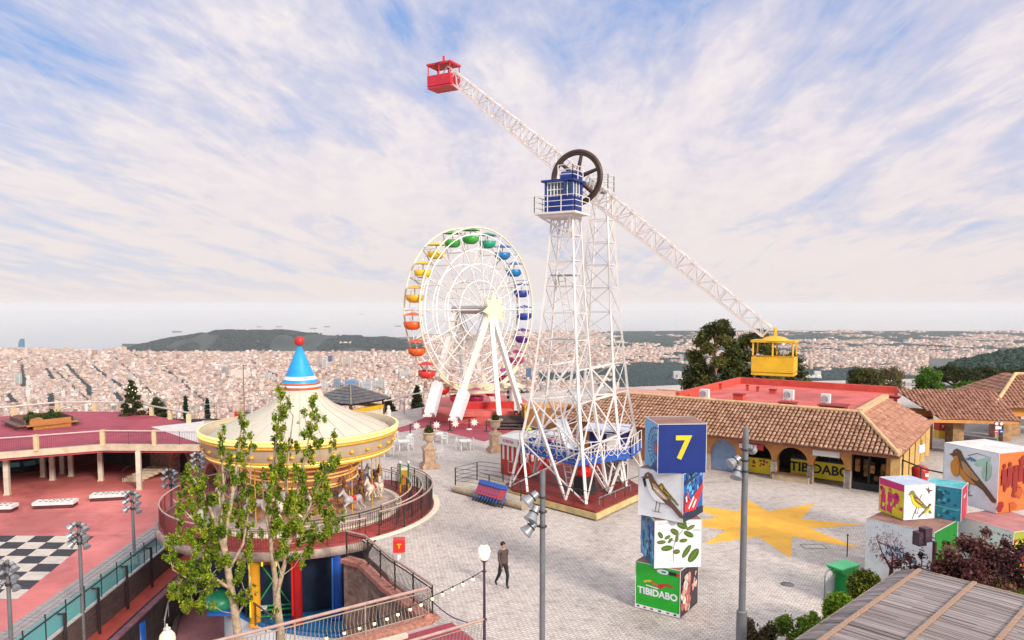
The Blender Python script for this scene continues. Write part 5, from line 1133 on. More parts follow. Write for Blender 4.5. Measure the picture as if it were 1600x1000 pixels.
def basket(p, col, nm, sc=1.0):
    m_ = mat(nm, col, .4, .1, 1.5); g = MB(); rz = rz_
    def q(x,y,z): return Vector(p) + ua*x*sc + ax*y*sc + Zv*z*sc
    g.box(q(0,0,-1.75),(2.3*sc,1.5*sc,.12),rz=rz)
    for sx in (-1,1): g.box(q(sx*1.1,0,-1.2),(.08,1.5*sc,.85*sc),rz=rz)
    for sy in (-1,1): g.box(q(0,sy*.72,-1.2),(2.3*sc,.08,.85*sc),rz=rz)
    g.box(q(0,0,.12),(2.4*sc,1.6*sc,.12),rz=rz).lathe([(.9*sc,.16*sc),(.5*sc,.36*sc),(0,.42*sc)], c=p, n=14)
    o = g.build('passenger_basket', m_, arm)
    g = MB()
    g.ring(q(0,0,.14), .35*sc, .05, n=12, m=4)
    for sx in (-1,0,1):
        for sy in (-1,1): g.bar(q(sx*1.08,sy*.7,-.7), q(sx*1.08,sy*.7,.1), .07)
    g.bar(q(0,0,.4), q(0,0,.9), .14)
    g.build('basket_frame', m_, arm)
basket(cA - da_*(L1+.35) + Zv*.1, (.58,.03,.05), 'red basket', .78)
basket(cA + da_*(L2+.55) - Zv*.25, (.82,.45,.02), 'yellow basket', .92)
# blue boarding walkway round the lower tower
zw = 2.6; c0, c1, c2 = PF(1,zw)*.72+PF(0,zw)*.28 + Vector((-.6,.6,0)), PF(0,zw)*1.0, PB(3,zw)*.9 + PF(0,zw)*.1
W0p = aty(812,697,43.5)-O; W1p = aty(902,713,39.5)-O; W2p = aty(985,717,41.5)-O; W3p = aty(1002,708,44)-O
for v in (W0p,W1p,W2p,W3p): v.z = 2.25
inn = Vector((.25,1.0,0))*2.1
b = MB(); b.prism([W0p, W1p, W2p, W3p, W3p+Vector((-.6,1.6,0)), W1p+inn+Vector((.8,0,0)), W0p+inn], 2.13, 2.25); b.build('boarding_deck', mat('bright blue panel', (.02,.11,.50), .4, .1, 2), TW)
b = MB()
for p, q in ((W0p,W1p),(W1p,W2p),(W2p,W3p),(W0p+inn,W1p+inn)): d_ = Vector((0,.08,0)); b.bar(p+d_+Zv*.22, q+d_+Zv*.22, .04, .36)
b.build('blue_panel', mat('bright blue panel', (.02,.11,.50), .4, .1, 2), TW)
b = MB(); rail([W0p,W1p,W2p,W3p], 1.1, 2); rail([W0p+inn,W1p+inn], 1.1, 2)
for p, q in ((W0p,W1p),(W1p,W2p)):
    n_ = max(1, round((q-p).length/1.0)); dd = (q-p)/n_
    for k in range(n_):
        m_ = p + dd*(k+.5) + Zv*.5 - Vector((0,.05,0)); b.ring(m_, .28, .022, axis=(q-p).cross(Zv), n=16, m=4); b.bar(p+dd*k+Zv*.1, p+dd*(k+1)+Zv*.9, .03).bar(p+dd*k+Zv*.9, p+dd*(k+1)+Zv*.1, .03)
b.build('boarding_rail', M_TW, TW)
b = MB(); s0, s1 = aty(890,672,42)-O, aty(912,712,40.5)-O; s0, s1 = aty(876,655,43)-O, aty(893,702,42)-O; b.bar(s0, s1, .75, .10).bar(s0+Zv*.5, s1+Zv*.5, .06); b.build('stair_plate', mat('pale stair plate', (.62,.65,.70), .45, .06, 2), TW)
b = MB(); ladder(PF(3,.6), PF(3,.6)*.0 + lerp(PF(3,2.2), PF(0,2.2), .5)); b.build('boarding_ladder', M_TW, TW)
t = thing('red_motor', 'red topped black motor on the red deck under the lattice tower', 'motor', tuple(at(913,770,.5))); MB().lathe([(.75,0),(.62,.3),(.55,.95),(0,.95)], n=4, smooth=False).build('housing', M_BLACK, t); MB().sphere((0,0,1.15),.42,14,8,(1,1,.9)).build('red_cap', mat('signal red', (.75,.02,.01), .35, .05, 2), t)
# red timber deck of the tower with a yellow edge
dk = [at(931,799,.5), at(1008,764,.5), Bk+Vector((1.0,1.2,0)), at(796,757,.5)+Vector((-.2,.3,0)), at(800,765,.5)]
for v in dk: v.z = 0
t = thing('tower_deck', 'red boarded deck with a yellow edge under the lattice tower', 'deck', (0,0,0)); b = MB(); b.prism(dk, .40, .5); b.build('boards', mat('dark red boards', (.27,.03,.02), .55, .25, 1.6, .15, stretch=(1,6,1)), t)
b = MB(); b.prism([lerp(sum(dk, Vector())/5, p, 1.02) for p in dk], .08, .395); b.build('edge', mat('yellowed edge', (.62,.48,.22), .7, .15, 2), t); b = MB(); b.prism([lerp(sum(dk, Vector())/5, p, .97) for p in dk], .0, .075); b.build('plinth', M_BLACK, t)
railing('deck_railing', [dk[4]+Zv*.5, dk[0]+Zv*.5+Vector((-.1,.2,0)), dk[1]+Zv*.5], 'thin dark railing along the front edges of the red tower deck', h=.9, post=2.2, bal=0, rails=(.5,1), rw=.04, pr=.025)
railing('ramp_railing', [at(936,803,0), at(960,792,0), at(985,781,0)], 'short low grey railing outside the right edge of the red tower deck', h=.85, post=1.8, bal=0, m=M_GREY)
# ============================================================ ARCADE BUILDING AND GATEHOUSE
B1 = at(1105,733,0); B2 = at(1383,771.5,0); bu = (B2-B1).normalized(); bq = Vector((-bu.y, bu.x, 0)); bq = bq if bq.y > 0 else -bq
def BP(s, q, z=0): return B1 + bu*s + bq*q + Vector((0,0,z))
def sfac(px, q=0):
    A = B1 + bq*q; r = ray(px, 700); den = bu.x*r.y - bu.y*r.x; return ((-A.x)*r.y - (-A.y)*r.x)/den
def zfac(px, py, q=0):
    s = sfac(px, q); p = BP(s, q); return aty(px, py, p.y).z
M_TILE = mat('barrel tiles', (.44,.265,.175), .85, .3, 2.2, .3, 9, col2=(.20,.085,.045), detail=12)
M_TILE2 = mat('pink barrel tiles', (.47,.255,.18), .85, .3, 2.2, .3, 9, col2=(.26,.105,.06), detail=12)
M_TGAP = mat('tile gap shade', (.11,.06,.04), .9, .3, 4)  # dark colour stands in for the shade between the tile rows
M_RIDGE = mat('ochre ridge', (.66,.45,.24), .8, .15, 3)
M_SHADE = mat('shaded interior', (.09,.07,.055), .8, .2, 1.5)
def tile_slope(mb, poly, e, g, o, pitch=.27, course=.40):
    """poly: convex list of (a,b) in the slope plane; o origin, e along eave, g up slope (3D unit vectors)"""
    n = e.cross(g).normalized(); n = n if n.z > 0 else -n; m = len(poly)
    amin, amax = min(p[0] for p in poly), max(p[0] for p in poly)
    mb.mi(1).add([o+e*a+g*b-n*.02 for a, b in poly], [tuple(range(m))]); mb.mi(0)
    a = amin + pitch/2; col = 0
    while a < amax:
        hits = []
        for (x0,y0),(x1,y1) in zip(poly, poly[1:]+poly[:1]):
            if (x0-a)*(x1-a) < 0: hits.append(y0+(y1-y0)*(a-x0)/(x1-x0))
        if len(hits) >= 2:
            b0, b1 = min(hits), max(hits); b = b0 - .05
            while b < b1 - .03:
                be = min(b+course+.06, b1); r0, r1 = pitch*.41, pitch*.33; jit = random.uniform(-.012,.012); vs = []
                for (bb, r, lift) in ((b, r0, .055+jit), (be, r1, .0)):
                    for k in range(6): t = PI*k/5; vs.append(o + e*(a - r*math.cos(t) + jit) + g*bb + n*(r*.85*math.sin(t) + lift))
                mb.add(vs, [(k,k+1,7+k,6+k) for k in range(5)], True); mb.add(vs[:6], [tuple(range(5,-1,-1))])
                b += course
        a += pitch; col += 1
EZ = 2.42; TZ = 4.15
sL, sR = -11.5, 11.5; TR = 8.6
arc_b = thing('arcade_building', 'long orange arcade building with a tiled front roof and a red flat roof', 'building', (0,0,0))
gup = (bq*4.0 + Vector((0,0,TZ-EZ))).normalized(); slen = math.hypot(4.0, TZ-EZ)
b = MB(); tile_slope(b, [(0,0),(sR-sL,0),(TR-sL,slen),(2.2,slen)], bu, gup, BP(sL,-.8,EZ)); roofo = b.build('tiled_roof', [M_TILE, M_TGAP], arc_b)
gs = (-bu*(sR-TR) + Vector((0,0,TZ-EZ))).normalized(); sl2 = math.hypot(sR-TR, TZ-EZ)
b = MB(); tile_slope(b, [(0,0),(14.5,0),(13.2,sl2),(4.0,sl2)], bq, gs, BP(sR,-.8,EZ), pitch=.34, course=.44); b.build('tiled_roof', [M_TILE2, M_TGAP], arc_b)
b = MB(); b.path([BP(sR,-.8,EZ+.1), BP(TR,3.2,TZ+.1)], .13, 8); b.path([BP(sL+2.2,3.2,TZ+.08), BP(TR,3.2,TZ+.08)], .12, 8); b.bar(BP(TR,3.2,TZ+.1), BP(TR,12.5,TZ+.1), .4, .3); b.build('ridge', M_RIDGE, arc_b)
b = MB(); b.bar(BP(sL,-.74,EZ-.08), BP(sR-.1,-.74,EZ-.08), .12, .16); b.bar(BP(sR-.06,-.8,EZ-.08), BP(sR-.06,13.7,EZ-.08), .12, .16); b.build('fascia', mat('brown fascia', (.22,.08,.05), .7, .15, 3), arc_b)
# facade with arches
fa = []
for x0, x1, kind in ((1017,1075,'arch'),(1110,1151,'arch'),(1163,1206,'arch'),(1214,1263,'arch'),(1271,1321,'arch')): fa.append((sfac(x0)-sL, sfac(x1)-sL, 1.15, .95))
fa.append((sfac(1331)-sL, sfac(1386)-sL, 2.15, 'flat'))
fa.insert(0, (sfac(955)-sL, sfac(990)-sL, 1.2, .9))
b = MB(); arch_wall(b, BP(sL,0), BP(11.2,0), 0, 2.5, fa, .38); wall = b.build('facade', M_ORANGE, arc_b)
for s0, s1, sp_, kd in fa:
    for s in (s0-.02, s1+.02):
        MB().box(BP(s+sL+(-.13 if s < s0+.01 else .13), -.03, .55), (.34,.16,1.1), rz=math.atan2(bu.y,bu.x)).build('stone_pillar_base', mat('pale stone quoins', (.50,.44,.38), .85, .2, 4, .3), arc_b)
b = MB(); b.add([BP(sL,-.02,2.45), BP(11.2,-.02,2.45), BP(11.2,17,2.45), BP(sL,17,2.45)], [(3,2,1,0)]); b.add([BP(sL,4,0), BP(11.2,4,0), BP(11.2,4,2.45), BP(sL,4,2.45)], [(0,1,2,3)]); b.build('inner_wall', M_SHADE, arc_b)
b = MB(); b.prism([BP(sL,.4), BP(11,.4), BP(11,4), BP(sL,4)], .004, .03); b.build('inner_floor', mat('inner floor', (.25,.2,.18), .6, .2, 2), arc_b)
b = MB(); b.prism([BP(sL,16.6), BP(11.2,16.6), BP(11.2,17), BP(sL,17)], 0, 3.0); b.prism([BP(sL,.4),BP(sL+.3,.4),BP(sL+.3,16.6),BP(sL,16.6)], 0, 2.6); b.build('courtyard_wall', M_ORANGE, arc_b)
# roller shutters
for k, (i, c) in enumerate(((2,(.22,.33,.52)),(1,(.10,.10,.14)),(0,(.09,.09,.13)))):
    s0, s1 = fa[i][0]+sL, fa[i][1]+sL; b = MB(); z = .02
    while z < 2.16: b.bar(BP(s0-.05,.2,z+.05), BP(s1+.05,.2,z+.05), .05, .094); z += .10
    b.build('roller_shutter', mat('shutter %d' % k, c, .45, .1, 3), arc_b)
# counters: yellow fronts with lettering
M_CY = mat('counter yellow', (.78,.62,.02), .5, .06, 2); Mt = frame(BP(0,0), bu, (0,0,1))
s0, s1 = sfac(1160), sfac(1207); b = MB(); b.box(BP((s0+s1)/2,.9,.5), (s1-s0+.3,.3,1.0), rz=math.atan2(bu.y,bu.x)); ct = b.build('yellow_counter', M_CY, arc_b)
b = MB()
for k in range(16): b.box(BP(lerp(s0+.5,s1-.1,random.random()),.742,.35+.55*random.random()), (.06+.2*random.random(),.012,.06+.08*random.random()), rz=math.atan2(bu.y,bu.x))
b.build('ornament', mat('counter red ornament', (.35,.03,.03), .5, .2, 6), ct)
s0, s1 = sfac(1236, 1.2), sfac(1326, 1.2); b = MB(); b.box(BP((s0+s1)/2,1.4,.62), (s1-s0,.3,1.05), rz=math.atan2(bu.y,bu.x)); ct = b.build('yellow_counter', M_CY, arc_b)
b = MB(); text_mesh(b, 'TIBIDABO', .80, frame(BP((s0+s1)/2+.05,1.235,.66), bu, (0,0,1)), .01, .022); b.build('lettering', M_BLACK, ct)
b = MB(); b.box(BP((s0+s1)/2,1.5,1.2), (s1-s0+.1,.6,.08), rz=math.atan2(bu.y,bu.x))
for k in range(14): q = BP(lerp(s0,s1,(k+.5)/14),1.55,1.24); b.lathe([(.16*random.uniform(.6,1.2),0),(.13,.22*random.uniform(.6,1.6)),(0,.3)], c=q, n=8)
b.build('goods', mat('counter goods', (.05,.05,.06), .5, .5, 6), ct)
s0, s1 = sfac(1212), sfac(1264); b = MB(); b.box(BP((s0+s1)/2,-.12,.20), (s1-s0+.2,.36,.40), rz=math.atan2(bu.y,bu.x)); b.build('sill_wall', mat('dusty cream', (.50,.40,.26), .8, .15, 2), arc_b); MB().box(BP((s0+s1)/2,-.12,.43), (s1-s0+.3,.5,.06), rz=math.atan2(bu.y,bu.x)).build('sill_board', mat('sill brown', (.20,.09,.05), .6, .2, 3), arc_b)
for px in (1167,1180,1198,1292,1312): s = sfac(px); MB().box(BP(s,2.0,1.55+.35*random.random()), (.16,.05,.10), rz=math.atan2(bu.y,bu.x)).build('spot_lamp', mat('lit spot', (1,1,.95), .4, 0, emit=(1,.98,.9,1.5)), arc_b)
# sign boxes
def sign(px0, px1, zc0, h, cols, txt, tm, name='sign', wh=.72):
    s0, s1 = sfac(px0), sfac(px1); t_ = MB(); rz = math.atan2(bu.y,bu.x); t_.mi(0).box(BP((s0+s1)/2,-.28,zc0), (s1-s0,.10,h), rz=rz).mi(1).box(BP(lerp(s0,s1,wh/2+.01),-.336,zc0-.02), ((s1-s0)*wh,.012,h*.74), rz=rz)
    o = t_.build(name, cols, arc_b)
    if txt: q = MB(); text_mesh(q, txt, h*.62, frame(BP(lerp(s0,s1,.38),-.35,zc0-.02), bu, (0,0,1)), .004, .004); q.build('lettering', tm, o)
sign(1157, 1195, 1.93, .38, [M_REDP, M_WHITE], 'TIBICUB', M_REDP)
sign(1272, 1314, 2.0, .34, [mat('white sign', (.70,.72,.74), .5, .05, 3), M_WHITE], '', None, wh=.9)
# glazed door bay
s0, s1 = sfac(1331), sfac(1386); b = MB(); rz = math.atan2(bu.y,bu.x)
for f in (0,.5,1): b.bar(BP(lerp(s0,s1,f),.2,0), BP(lerp(s0,s1,f),.2,2.15), .09)
b.bar(BP(s0,.2,2.1), BP(s1,.2,2.1), .1); b.bar(BP(s0,.2,.2), BP(s1,.2,.2), .06, .42); b.build('door_frame', M_BLACK, arc_b)
for k in range(9): MB().box(BP(lerp(s0,s1,(k+.5)/9),1.2+random.random()*1.5,.5+.9*random.random()), (.25,.3,.8*random.random()+.3), rz=rz).build('shop_goods', mat('shop goods', (.50,.22,.05), .5, .4, 3, col2=(.05,.05,.04)), arc_b)
# side colonnade
for k in range(6): MB().bar(BP(11.2,1.2+k*2.5,0), BP(11.2,1.2+k*2.5,2.5), .2, .3).build('yellow_pillar', mat('yellow render', (.68,.44,.16), .8, .1, 2), arc_b)
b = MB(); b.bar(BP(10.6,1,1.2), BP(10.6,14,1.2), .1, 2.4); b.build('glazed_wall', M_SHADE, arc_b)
# flat red roof with parapets
M_RF = mat('salmon red roofing', (.66,.15,.13), .8, .1, .8, .1, 12, col2=(.54,.11,.095), joints=(4.2, 1.1, .84)); M_RP = mat('red parapet', (.60,.085,.06), .7, .12, 1.5)
s_l = -3.6
b = MB(); b.prism([BP(s_l,3.25), BP(TR-.1,3.25), BP(TR-.1,16.8), BP(s_l,16.8)], TZ-1.0, TZ-.12); b.build('flat_roof', M_RF, arc_b)
b = MB(); b.prism([BP(s_l-.3,3.6), BP(s_l,3.6), BP(s_l,17.1), BP(s_l-.3,17.1)], TZ-1.4, TZ+.40); b.prism([BP(s_l,16.8), BP(TR+.1,16.8), BP(TR+.1,17.1), BP(s_l,17.1)], TZ-1.4, TZ+.40); b.build('parapet', M_RP, arc_b)
b = MB(); b.prism([BP(sL+1,3.3),BP(s_l-.35,3.3),BP(s_l-.35,9),BP(sL+1,9)], TZ-1.2, TZ-.25); b.build('salmon_low_roof', mat('pale salmon roof', (.62,.30,.24), .8, .12, 1.5), arc_b)
def on_roof(px, py): return at(px, py, TZ-.12)
t = None
for px, py, w_, lb, base in [(1101,623,.66,'white air conditioner on the flat red roof nearest the white lattice tower',0),(1232,633,.66,'white air conditioner on a dark red block, middle of three on the roof',.35),(1290,639,.56,'smallest white air conditioner on the red roof, beside a long red block',.3)]:
    p = on_roof(px, py); t = thing('air_conditioner', lb, 'air conditioner', tuple(p + Vector((0,0,base))), math.atan2(bu.y,bu.x))
    MB().box((0,0,.38),(w_,.36,.66)).build('case', M_WHITE, t); b = MB(); b.ring((-w_*.1,-.19,.38),.21,.02,axis=(0,1,0),n=18,m=5)
    for k in range(5): b.bar((-w_*.1-.2,-.19,.28+.05*k),(-w_*.1+.2,-.19,.28+.05*k),.014)
    b.build('grille', mat('grille grey', (.35,.33,.32), .5, .1, 4), t)
    for sx in (-1,1): MB().box((sx*w_*.35,0,.025),(.06,.34,.05)).build('foot', M_GREY, t)
def chim(px, py, w_, h, lb, m=M_RP, name='roof_block', cat='roof block'):
    p = on_roof(px, py); t = thing(name, lb, cat, tuple(p), math.atan2(bu.y,bu.x)); MB().box((0,0,h/2),(w_,w_*.8,h)).build('body', m, t); MB().box((0,0,h+.03),(w_*1.15,w_*.95,.06)).build('cap', mat('dark red cap', (.28,.03,.03), .7, .1, 3), t)
chim(1155,627,.7,.5,'low red hatch on the flat roof in front of the row of small vents'); chim(1126,608,.22,.4,'small dark vent on the flat roof by the left parapet','' or M_RP,'roof_vent','vent'); chim(1168,610,.22,.4,'small dark vent left of the pair in the middle of the flat roof',M_RP,'roof_vent','vent'); chim(1184,612,.22,.35,'small dark vent right of the pair in the middle of the flat roof',M_RP,'roof_vent','vent'); chim(1208,615,.5,.3,'small red block on the flat roof right of the pair of vents')
chim(1231,635.5,1.0,.28,'dark red plinth under the middle air conditioner',mat('plinth red', (.25,.02,.02), .7, .1, 3)); chim(1302,641.5,1.5,.35,'long dark red block beside the right air conditioner',MATS['plinth red'])
chim(1395,622,.9,.12,'thin dark skylight edge near the right end of the flat roof',MATS['plinth red'])
p = aty(1020,626,55); t = thing('orange_chimney', 'orange chimney block left of the flat red roof', 'chimney', tuple(p)); MB().box((0,0,-.6),(.8,.8,1.9)).build('stack', M_ORANGE, t); MB().box((0,0,.36),(.95,.95,.1)).build('cap', M_ORANGE, t)
# connecting tiled roof and gatehouse
gh = thing('gatehouse', 'orange gatehouse with a hipped pink tile roof and stone pillars by the road', 'building', (0,0,0))
gu = (at(1900,640,0) - at(1480,640,0)); gu = Vector((.985,-.17,0)); gqv = Vector((.17,.985,0))
o0 = aty(1484,655.5,52.5); EZ2 = o0.z
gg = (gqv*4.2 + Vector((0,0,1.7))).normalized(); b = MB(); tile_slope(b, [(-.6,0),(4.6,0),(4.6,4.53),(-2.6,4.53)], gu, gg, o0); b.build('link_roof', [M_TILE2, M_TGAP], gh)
b = MB(); b.bar(o0+Vector((-1.4,.12,-.12)), o0+gu*4.6+Vector((0,.12,-.12)), .14, .22); b.build('link_beam', M_ORANGE, gh)
c0 = aty(1553,637,54); ez3 = c0.z; rz3 = c0.z + 2.1
tl = aty(1484,616,62); 
g1 = (gqv*4.2 + Vector((0,0,2.1))).normalized(); sl3 = math.hypot(4.2,2.1)
c0 = Vector((c0.x, c0.y, ez3)); b = MB(); tile_slope(b, [(0,0),(10,0),(7,sl3),(3.2,sl3)], gu, g1, c0)
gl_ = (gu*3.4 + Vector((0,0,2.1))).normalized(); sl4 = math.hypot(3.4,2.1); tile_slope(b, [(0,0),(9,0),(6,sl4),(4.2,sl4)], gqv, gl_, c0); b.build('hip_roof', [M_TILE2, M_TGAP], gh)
b = MB(); b.path([c0+Vector((0,0,.1)), c0 + gqv*4.2 + gu*3.3 + Vector((0,0,2.2))], .14, 8); b.path([c0 + gqv*4.2 + gu*3.3 + Vector((0,0,2.2)), c0 + gqv*4.2 + gu*7 + Vector((0,0,2.2))], .13, 8); b.build('hip_ridge', M_RIDGE, gh)
def gpx(px, q): r = ray(px, 660); A = c0 + gqv*q; den = gu.x*r.y - gu.y*r.x; return ((-A.x)*r.y - (-A.y)*r.x)/den
b = MB(); b.bar(c0+gu*.5+gqv*.6+Vector((0,0,-.35)), c0+gu*10+gqv*.6+Vector((0,0,-.35)), .3, .65); b.bar(c0+gu*.5+gqv*.6+Vector((0,0,-.35)), c0+gu*.5+gqv*8+Vector((0,0,-.35)), .3, .65); b.build('orange_beam', mat('bright orange render', (.72,.30,.06), .8, .1, 1.5), gh)
for s, q in ((.55,.6),(.55,7.5),(9,.6)): v = c0+gu*s+gqv*q; MB().bar((v.x,v.y,0),(v.x,v.y,ez3-.6), .75).build('corner_pillar', mat('pale pink render', (.66,.42,.30), .8, .12, 1.5), gh)
for v, zt_, w1_, w2_ in ((c0+gu*2+gqv*1.6, ez3-.1, .8, .8), (o0+gu*.9+gqv*1.4, EZ2+.2, 1.0, .8), (o0+gu*4.2+gqv*1.2, EZ2, .6, .6)): MB().bar((v.x,v.y,0),(v.x,v.y,zt_),w1_,w2_).build('stone_pillar', mat('worn ochre pillar', (.46,.27,.12), .85, .3, 2.5, .4, col2=(.22,.14,.09)), gh)
tag(MB().prism([BP(12.5,19),BP(40,0),BP(46,8),BP(14,28)], .01, 1.0).build('kerb_wall', mat('pale kerb wall', (.5,.46,.44), .8, .15, 2)), 'long pale low wall along the far side of the road behind the gatehouse', 'wall')
# road signs, scooter, bins
def disc(mb, c, r, m_i, th=.03): mb.mi(m_i).tube(Vector(c)+Vector((0,0,0)), Vector(c)+Vector((0,-th,0)), r, n=18)
p = aty(1560,668,51); t = thing('road_sign_panel', 'cluster of round red and white road signs above a blue one by the gatehouse', 'road sign', (p.x,p.y,0)); z0 = p.z; b = MB(); b.bar((0,.05,0),(0,.05,z0+.6),.07); b.build('pole', M_GREY, t)
b = MB()
for x in (-.17,.17): disc(b,(x,0,z0+.28),.155,0); disc(b,(x,-.035,z0+.28),.11,1)
b.mi(1).box((0,0,z0-.02),(.42,.03,.20)); b.mi(0).box((-.14,0,z0-.28),(.3,.03,.18)); b.mi(1).box((-.14,-.02,z0-.28),(.22,.02,.05)); disc(b,(.2,0,z0-.28),.13,2); b.mi(1).box((.2,-.04,z0-.28),(.14,.02,.05)); b.build('sign', [M_REDP, M_WHITE, M_BLUE], t)
p = at(1533,690,0); t = thing('parked_scooter', 'dark scooter with a pale windscreen parked beyond the gatehouse link roof', 'scooter', tuple(p), .4)
b = MB()
for y in (-.55,.55): b.ring((0,y,.27),.23,.06,axis=(1,0,0),n=18,m=6)
b.build('wheel', M_BLACK, t); MB().bar((0,-.3,.35),(0,.6,.5),.3,.3).bar((0,-.5,.3),(0,-.4,1.0),.12).box((0,.2,.72),(.3,.75,.12)).bar((-.32,-.4,1.0),(.32,-.4,1.0),.05).build('body', mat('scooter dark', (.05,.06,.07), .35, .1, 4), t); MB().box((0,-.52,1.2),(.42,.05,.45)).build('windscreen', M_WHITE, t)
p = at(1471,684,0); t = thing('vending_box', 'red and yellow box under the no entry sign at the end of the colonnade', 'box', tuple(p)); MB().mi(0).box((0,0,1.0),(.9,.8,.7)).mi(1).box((0,0,.33),(.9,.8,.64)).build('case', [M_REDP, M_YEL], t); b = MB(); text_mesh(b,'Y  B',.3,frame((0,-.415,1.0),(1,0,0),(0,0,1)),.004,.01); b.build('lettering', M_WHITE, t)
p = at(1472,684,0) + Vector((0,.3,0)); t = thing('no_entry_sign', 'round no entry sign above the red and yellow box', 'road sign', tuple(p)); b = MB(); b.mi(1).bar((0,.1,0),(0,.1,2.2),.06); disc(b,(0,0,1.95),.26,0); b.mi(1).box((0,-.04,1.95),(.36,.02,.10)); b.build('sign', [M_REDP, M_WHITE], t)
t = thing('red_litter_bin', 'red bin with a white label among the yellow pillars of the colonnade', 'bin', tuple(at(1437,752,0))); MB().lathe([(.42,0),(.48,.75),(.44,.85),(.2,1.0),(0,1.02)], n=20).build('body', M_REDP, t); MB().box((.15,-.47,.5),(.2,.05,.2)).build('label_plate', M_WHITE, t)
t = thing('hanging_sign', 'small white sign hanging under the corner of the side roof', 'sign', tuple(aty(1440,701,41))); MB().box((0,0,0),(.75,.08,.42), rz=.7).build('board', M_WHITE, t); MB().bar((0,0,.2),(0,0,.5),.03).build('hook', M_DARKM, t)
railing('gate_fence', [at(1408,772,0), at(1445,790,0), at(1485,800,0)], 'tall dark two rail fence between the arcade corner and the stacked cubes', h=2.0, post=1.8, bal=0, rails=(.35,1), rw=.09, pr=.05)
t = thing('corner_pier', 'yellow corner pier with a pale stone foot at the right end of the arcade', 'pier', tuple(BP(11.25,-.1))); MB().box((0,0,1.35),(.5,.5,2.7), rz=rz).build('shaft', MATS['yellow render'], t); MB().box((0,0,.3),(.58,.58,.6), rz=rz).build('foot', mat('pale stone quoins', (.5,.44,.38)), t)
# brown service blocks behind the lattice tower
for px, py, w_, h, lb in [(855,668,4.2,1.9,'wide brown service block with an orange top, left of the pair behind the lattice tower'),(925,672,3.4,2.0,'brown service block with orange sides, right of the pair behind the lattice tower')]:
    t = thing('service_block', lb, 'block', tuple(at(px, py, 0)), .25); MB().box((0,0,h/2),(w_,2.2,h)).build('wall', mat('brown render', (.33,.15,.05), .8, .2, 1.5), t); MB().box((0,.1,h+.1),(w_+.1,2.5,.2)).build('roof', M_ORANGE, t)
t = thing('dark_step_benches', 'dark stepped benches behind the red striped booth', 'benches', tuple(at(812,672,0)), -.05); b = MB()
for k in range(4): b.box((0,.5*k,.16+.2*k),(4.6,.34,.1)); b.box((0,.5*k+.1,.08+.2*k-.02),(4.4,.08,.16+.2*k))
b.build('board', mat('dark boards', (.10,.07,.07), .7, .2, 2), t); MB().box((0,.9,.2),(.2,2.0,.4)).build('support', M_DARKM, t)
tag(MB().prism([(-3,-.8),(3,-.8),(3,.8),(-3,.8)], 0, .75).build('raised_terrace', mat('terrace paving', (.42,.36,.33), .85, .2, 1.5)), 'raised paved terrace right of the ferris wheel deck', 'terrace').location = at(826,655,0)
for k, px in enumerate((796,804,813,822)):
    tag(MB().box((0,0,.5),(.16,.16,1.0)).box((0,0,1.0),(.2,.2,.06)).build('dark_bollard', M_DARKM), 'dark square bollard in the row beside the right feet of the ferris wheel', 'bollard', 'bollards beside the ferris wheel').location = at(px, 661-k*1.2, 0)
t = thing('yellow_signboard', 'narrow yellow board with a lime lamp below, behind the lattice tower', 'panel', tuple(at(826,672,0))); MB().box((0,0,1.1),(.7,.15,2.0)).build('board', M_YEL, t); MB().sphere((0,-.2,.12),.3,10,6,(1,1,.5)).build('lamp', mat('lime', (.5,.7,.03), .4, .05, 3), t)
t = thing('blue_ticket_kiosk', 'dark blue kiosk with a pale canopy behind the right legs of the lattice tower', 'kiosk', tuple(at(950,722,0)), -.25); MB().box((0,0,1.2),(2.4,1.8,2.4)).build('body', mat('kiosk navy', (.015,.03,.20), .4, .1, 2), t); MB().box((0,-.3,2.5),(3.0,2.8,.14)).build('canopy', mat('canopy pale', (.60,.62,.75), .5, .05, 2), t); MB().box((.35,-.92,1.45),(.7,.06,1.3)).build('window', M_WHITE, t)
t = thing('white_cage', 'white framed dark panel standing on the red tower deck', 'panel', tuple(at(962,752,.5)), -.2); MB().box((0,0,.6),(1.4,.2,1.2)).build('panel', mat('dim panel', (.25,.2,.2), .6, .2, 3), t); b = MB()
for a, c in (((-.7,-.13,.05),(.7,-.13,.05)),((-.7,-.13,1.2),(.7,-.13,1.2)),((-.7,-.13,0),(-.7,-.13,1.2)),((.7,-.13,0),(.7,-.13,1.2)),((-.7,-.13,0),(.7,-.13,1.2)),((.7,-.13,0),(-.7,-.13,1.2)),((0,-.13,0),(0,-.13,1.2))): b.bar(a, c, .06)
b.build('frame', M_WHITE, t)
# ============================================================ PICTURE CUBES
def shape(mb, M, pts, mi, lay):
    mb.mi(mi); n = len(pts); a = sum(pts[i][0]*pts[(i+1)%n][1]-pts[(i+1)%n][0]*pts[i][1] for i in range(n))
    if a < 0: pts = pts[::-1]
    z = .004 + .003*lay; mb.add([M @ Vector((p[0], p[1], z)) for p in pts], [tuple(range(n))])
def ell(cx, cy, rx, ry, a=0, n=14): return [(cx + rx*math.cos(t)*math.cos(a) - ry*math.sin(t)*math.sin(a), cy + rx*math.cos(t)*math.sin(a) + ry*math.sin(t)*math.cos(a)) for t in (2*PI*i/n for i in range(n))]
def seg(x0, y0, x1, y1, w0, w1=None):
    w1 = w0 if w1 is None else w1; d = Vector((x1-x0, y1-y0)); d.normalize(); p = Vector((-d.y, d.x)); return [(x0+p.x*w0, y0+p.y*w0), (x0-p.x*w0, y0-p.y*w0), (x1-p.x*w1, y1-p.y*w1), (x1+p.x*w1, y1+p.y*w1)]
def blob(cx, cy, r, n=11, j=.4): return [(cx + r*(1+random.uniform(-j, j))*math.cos(2*PI*i/n), cy + r*(1+random.uniform(-j, j))*math.sin(2*PI*i/n)) for i in range(n)]
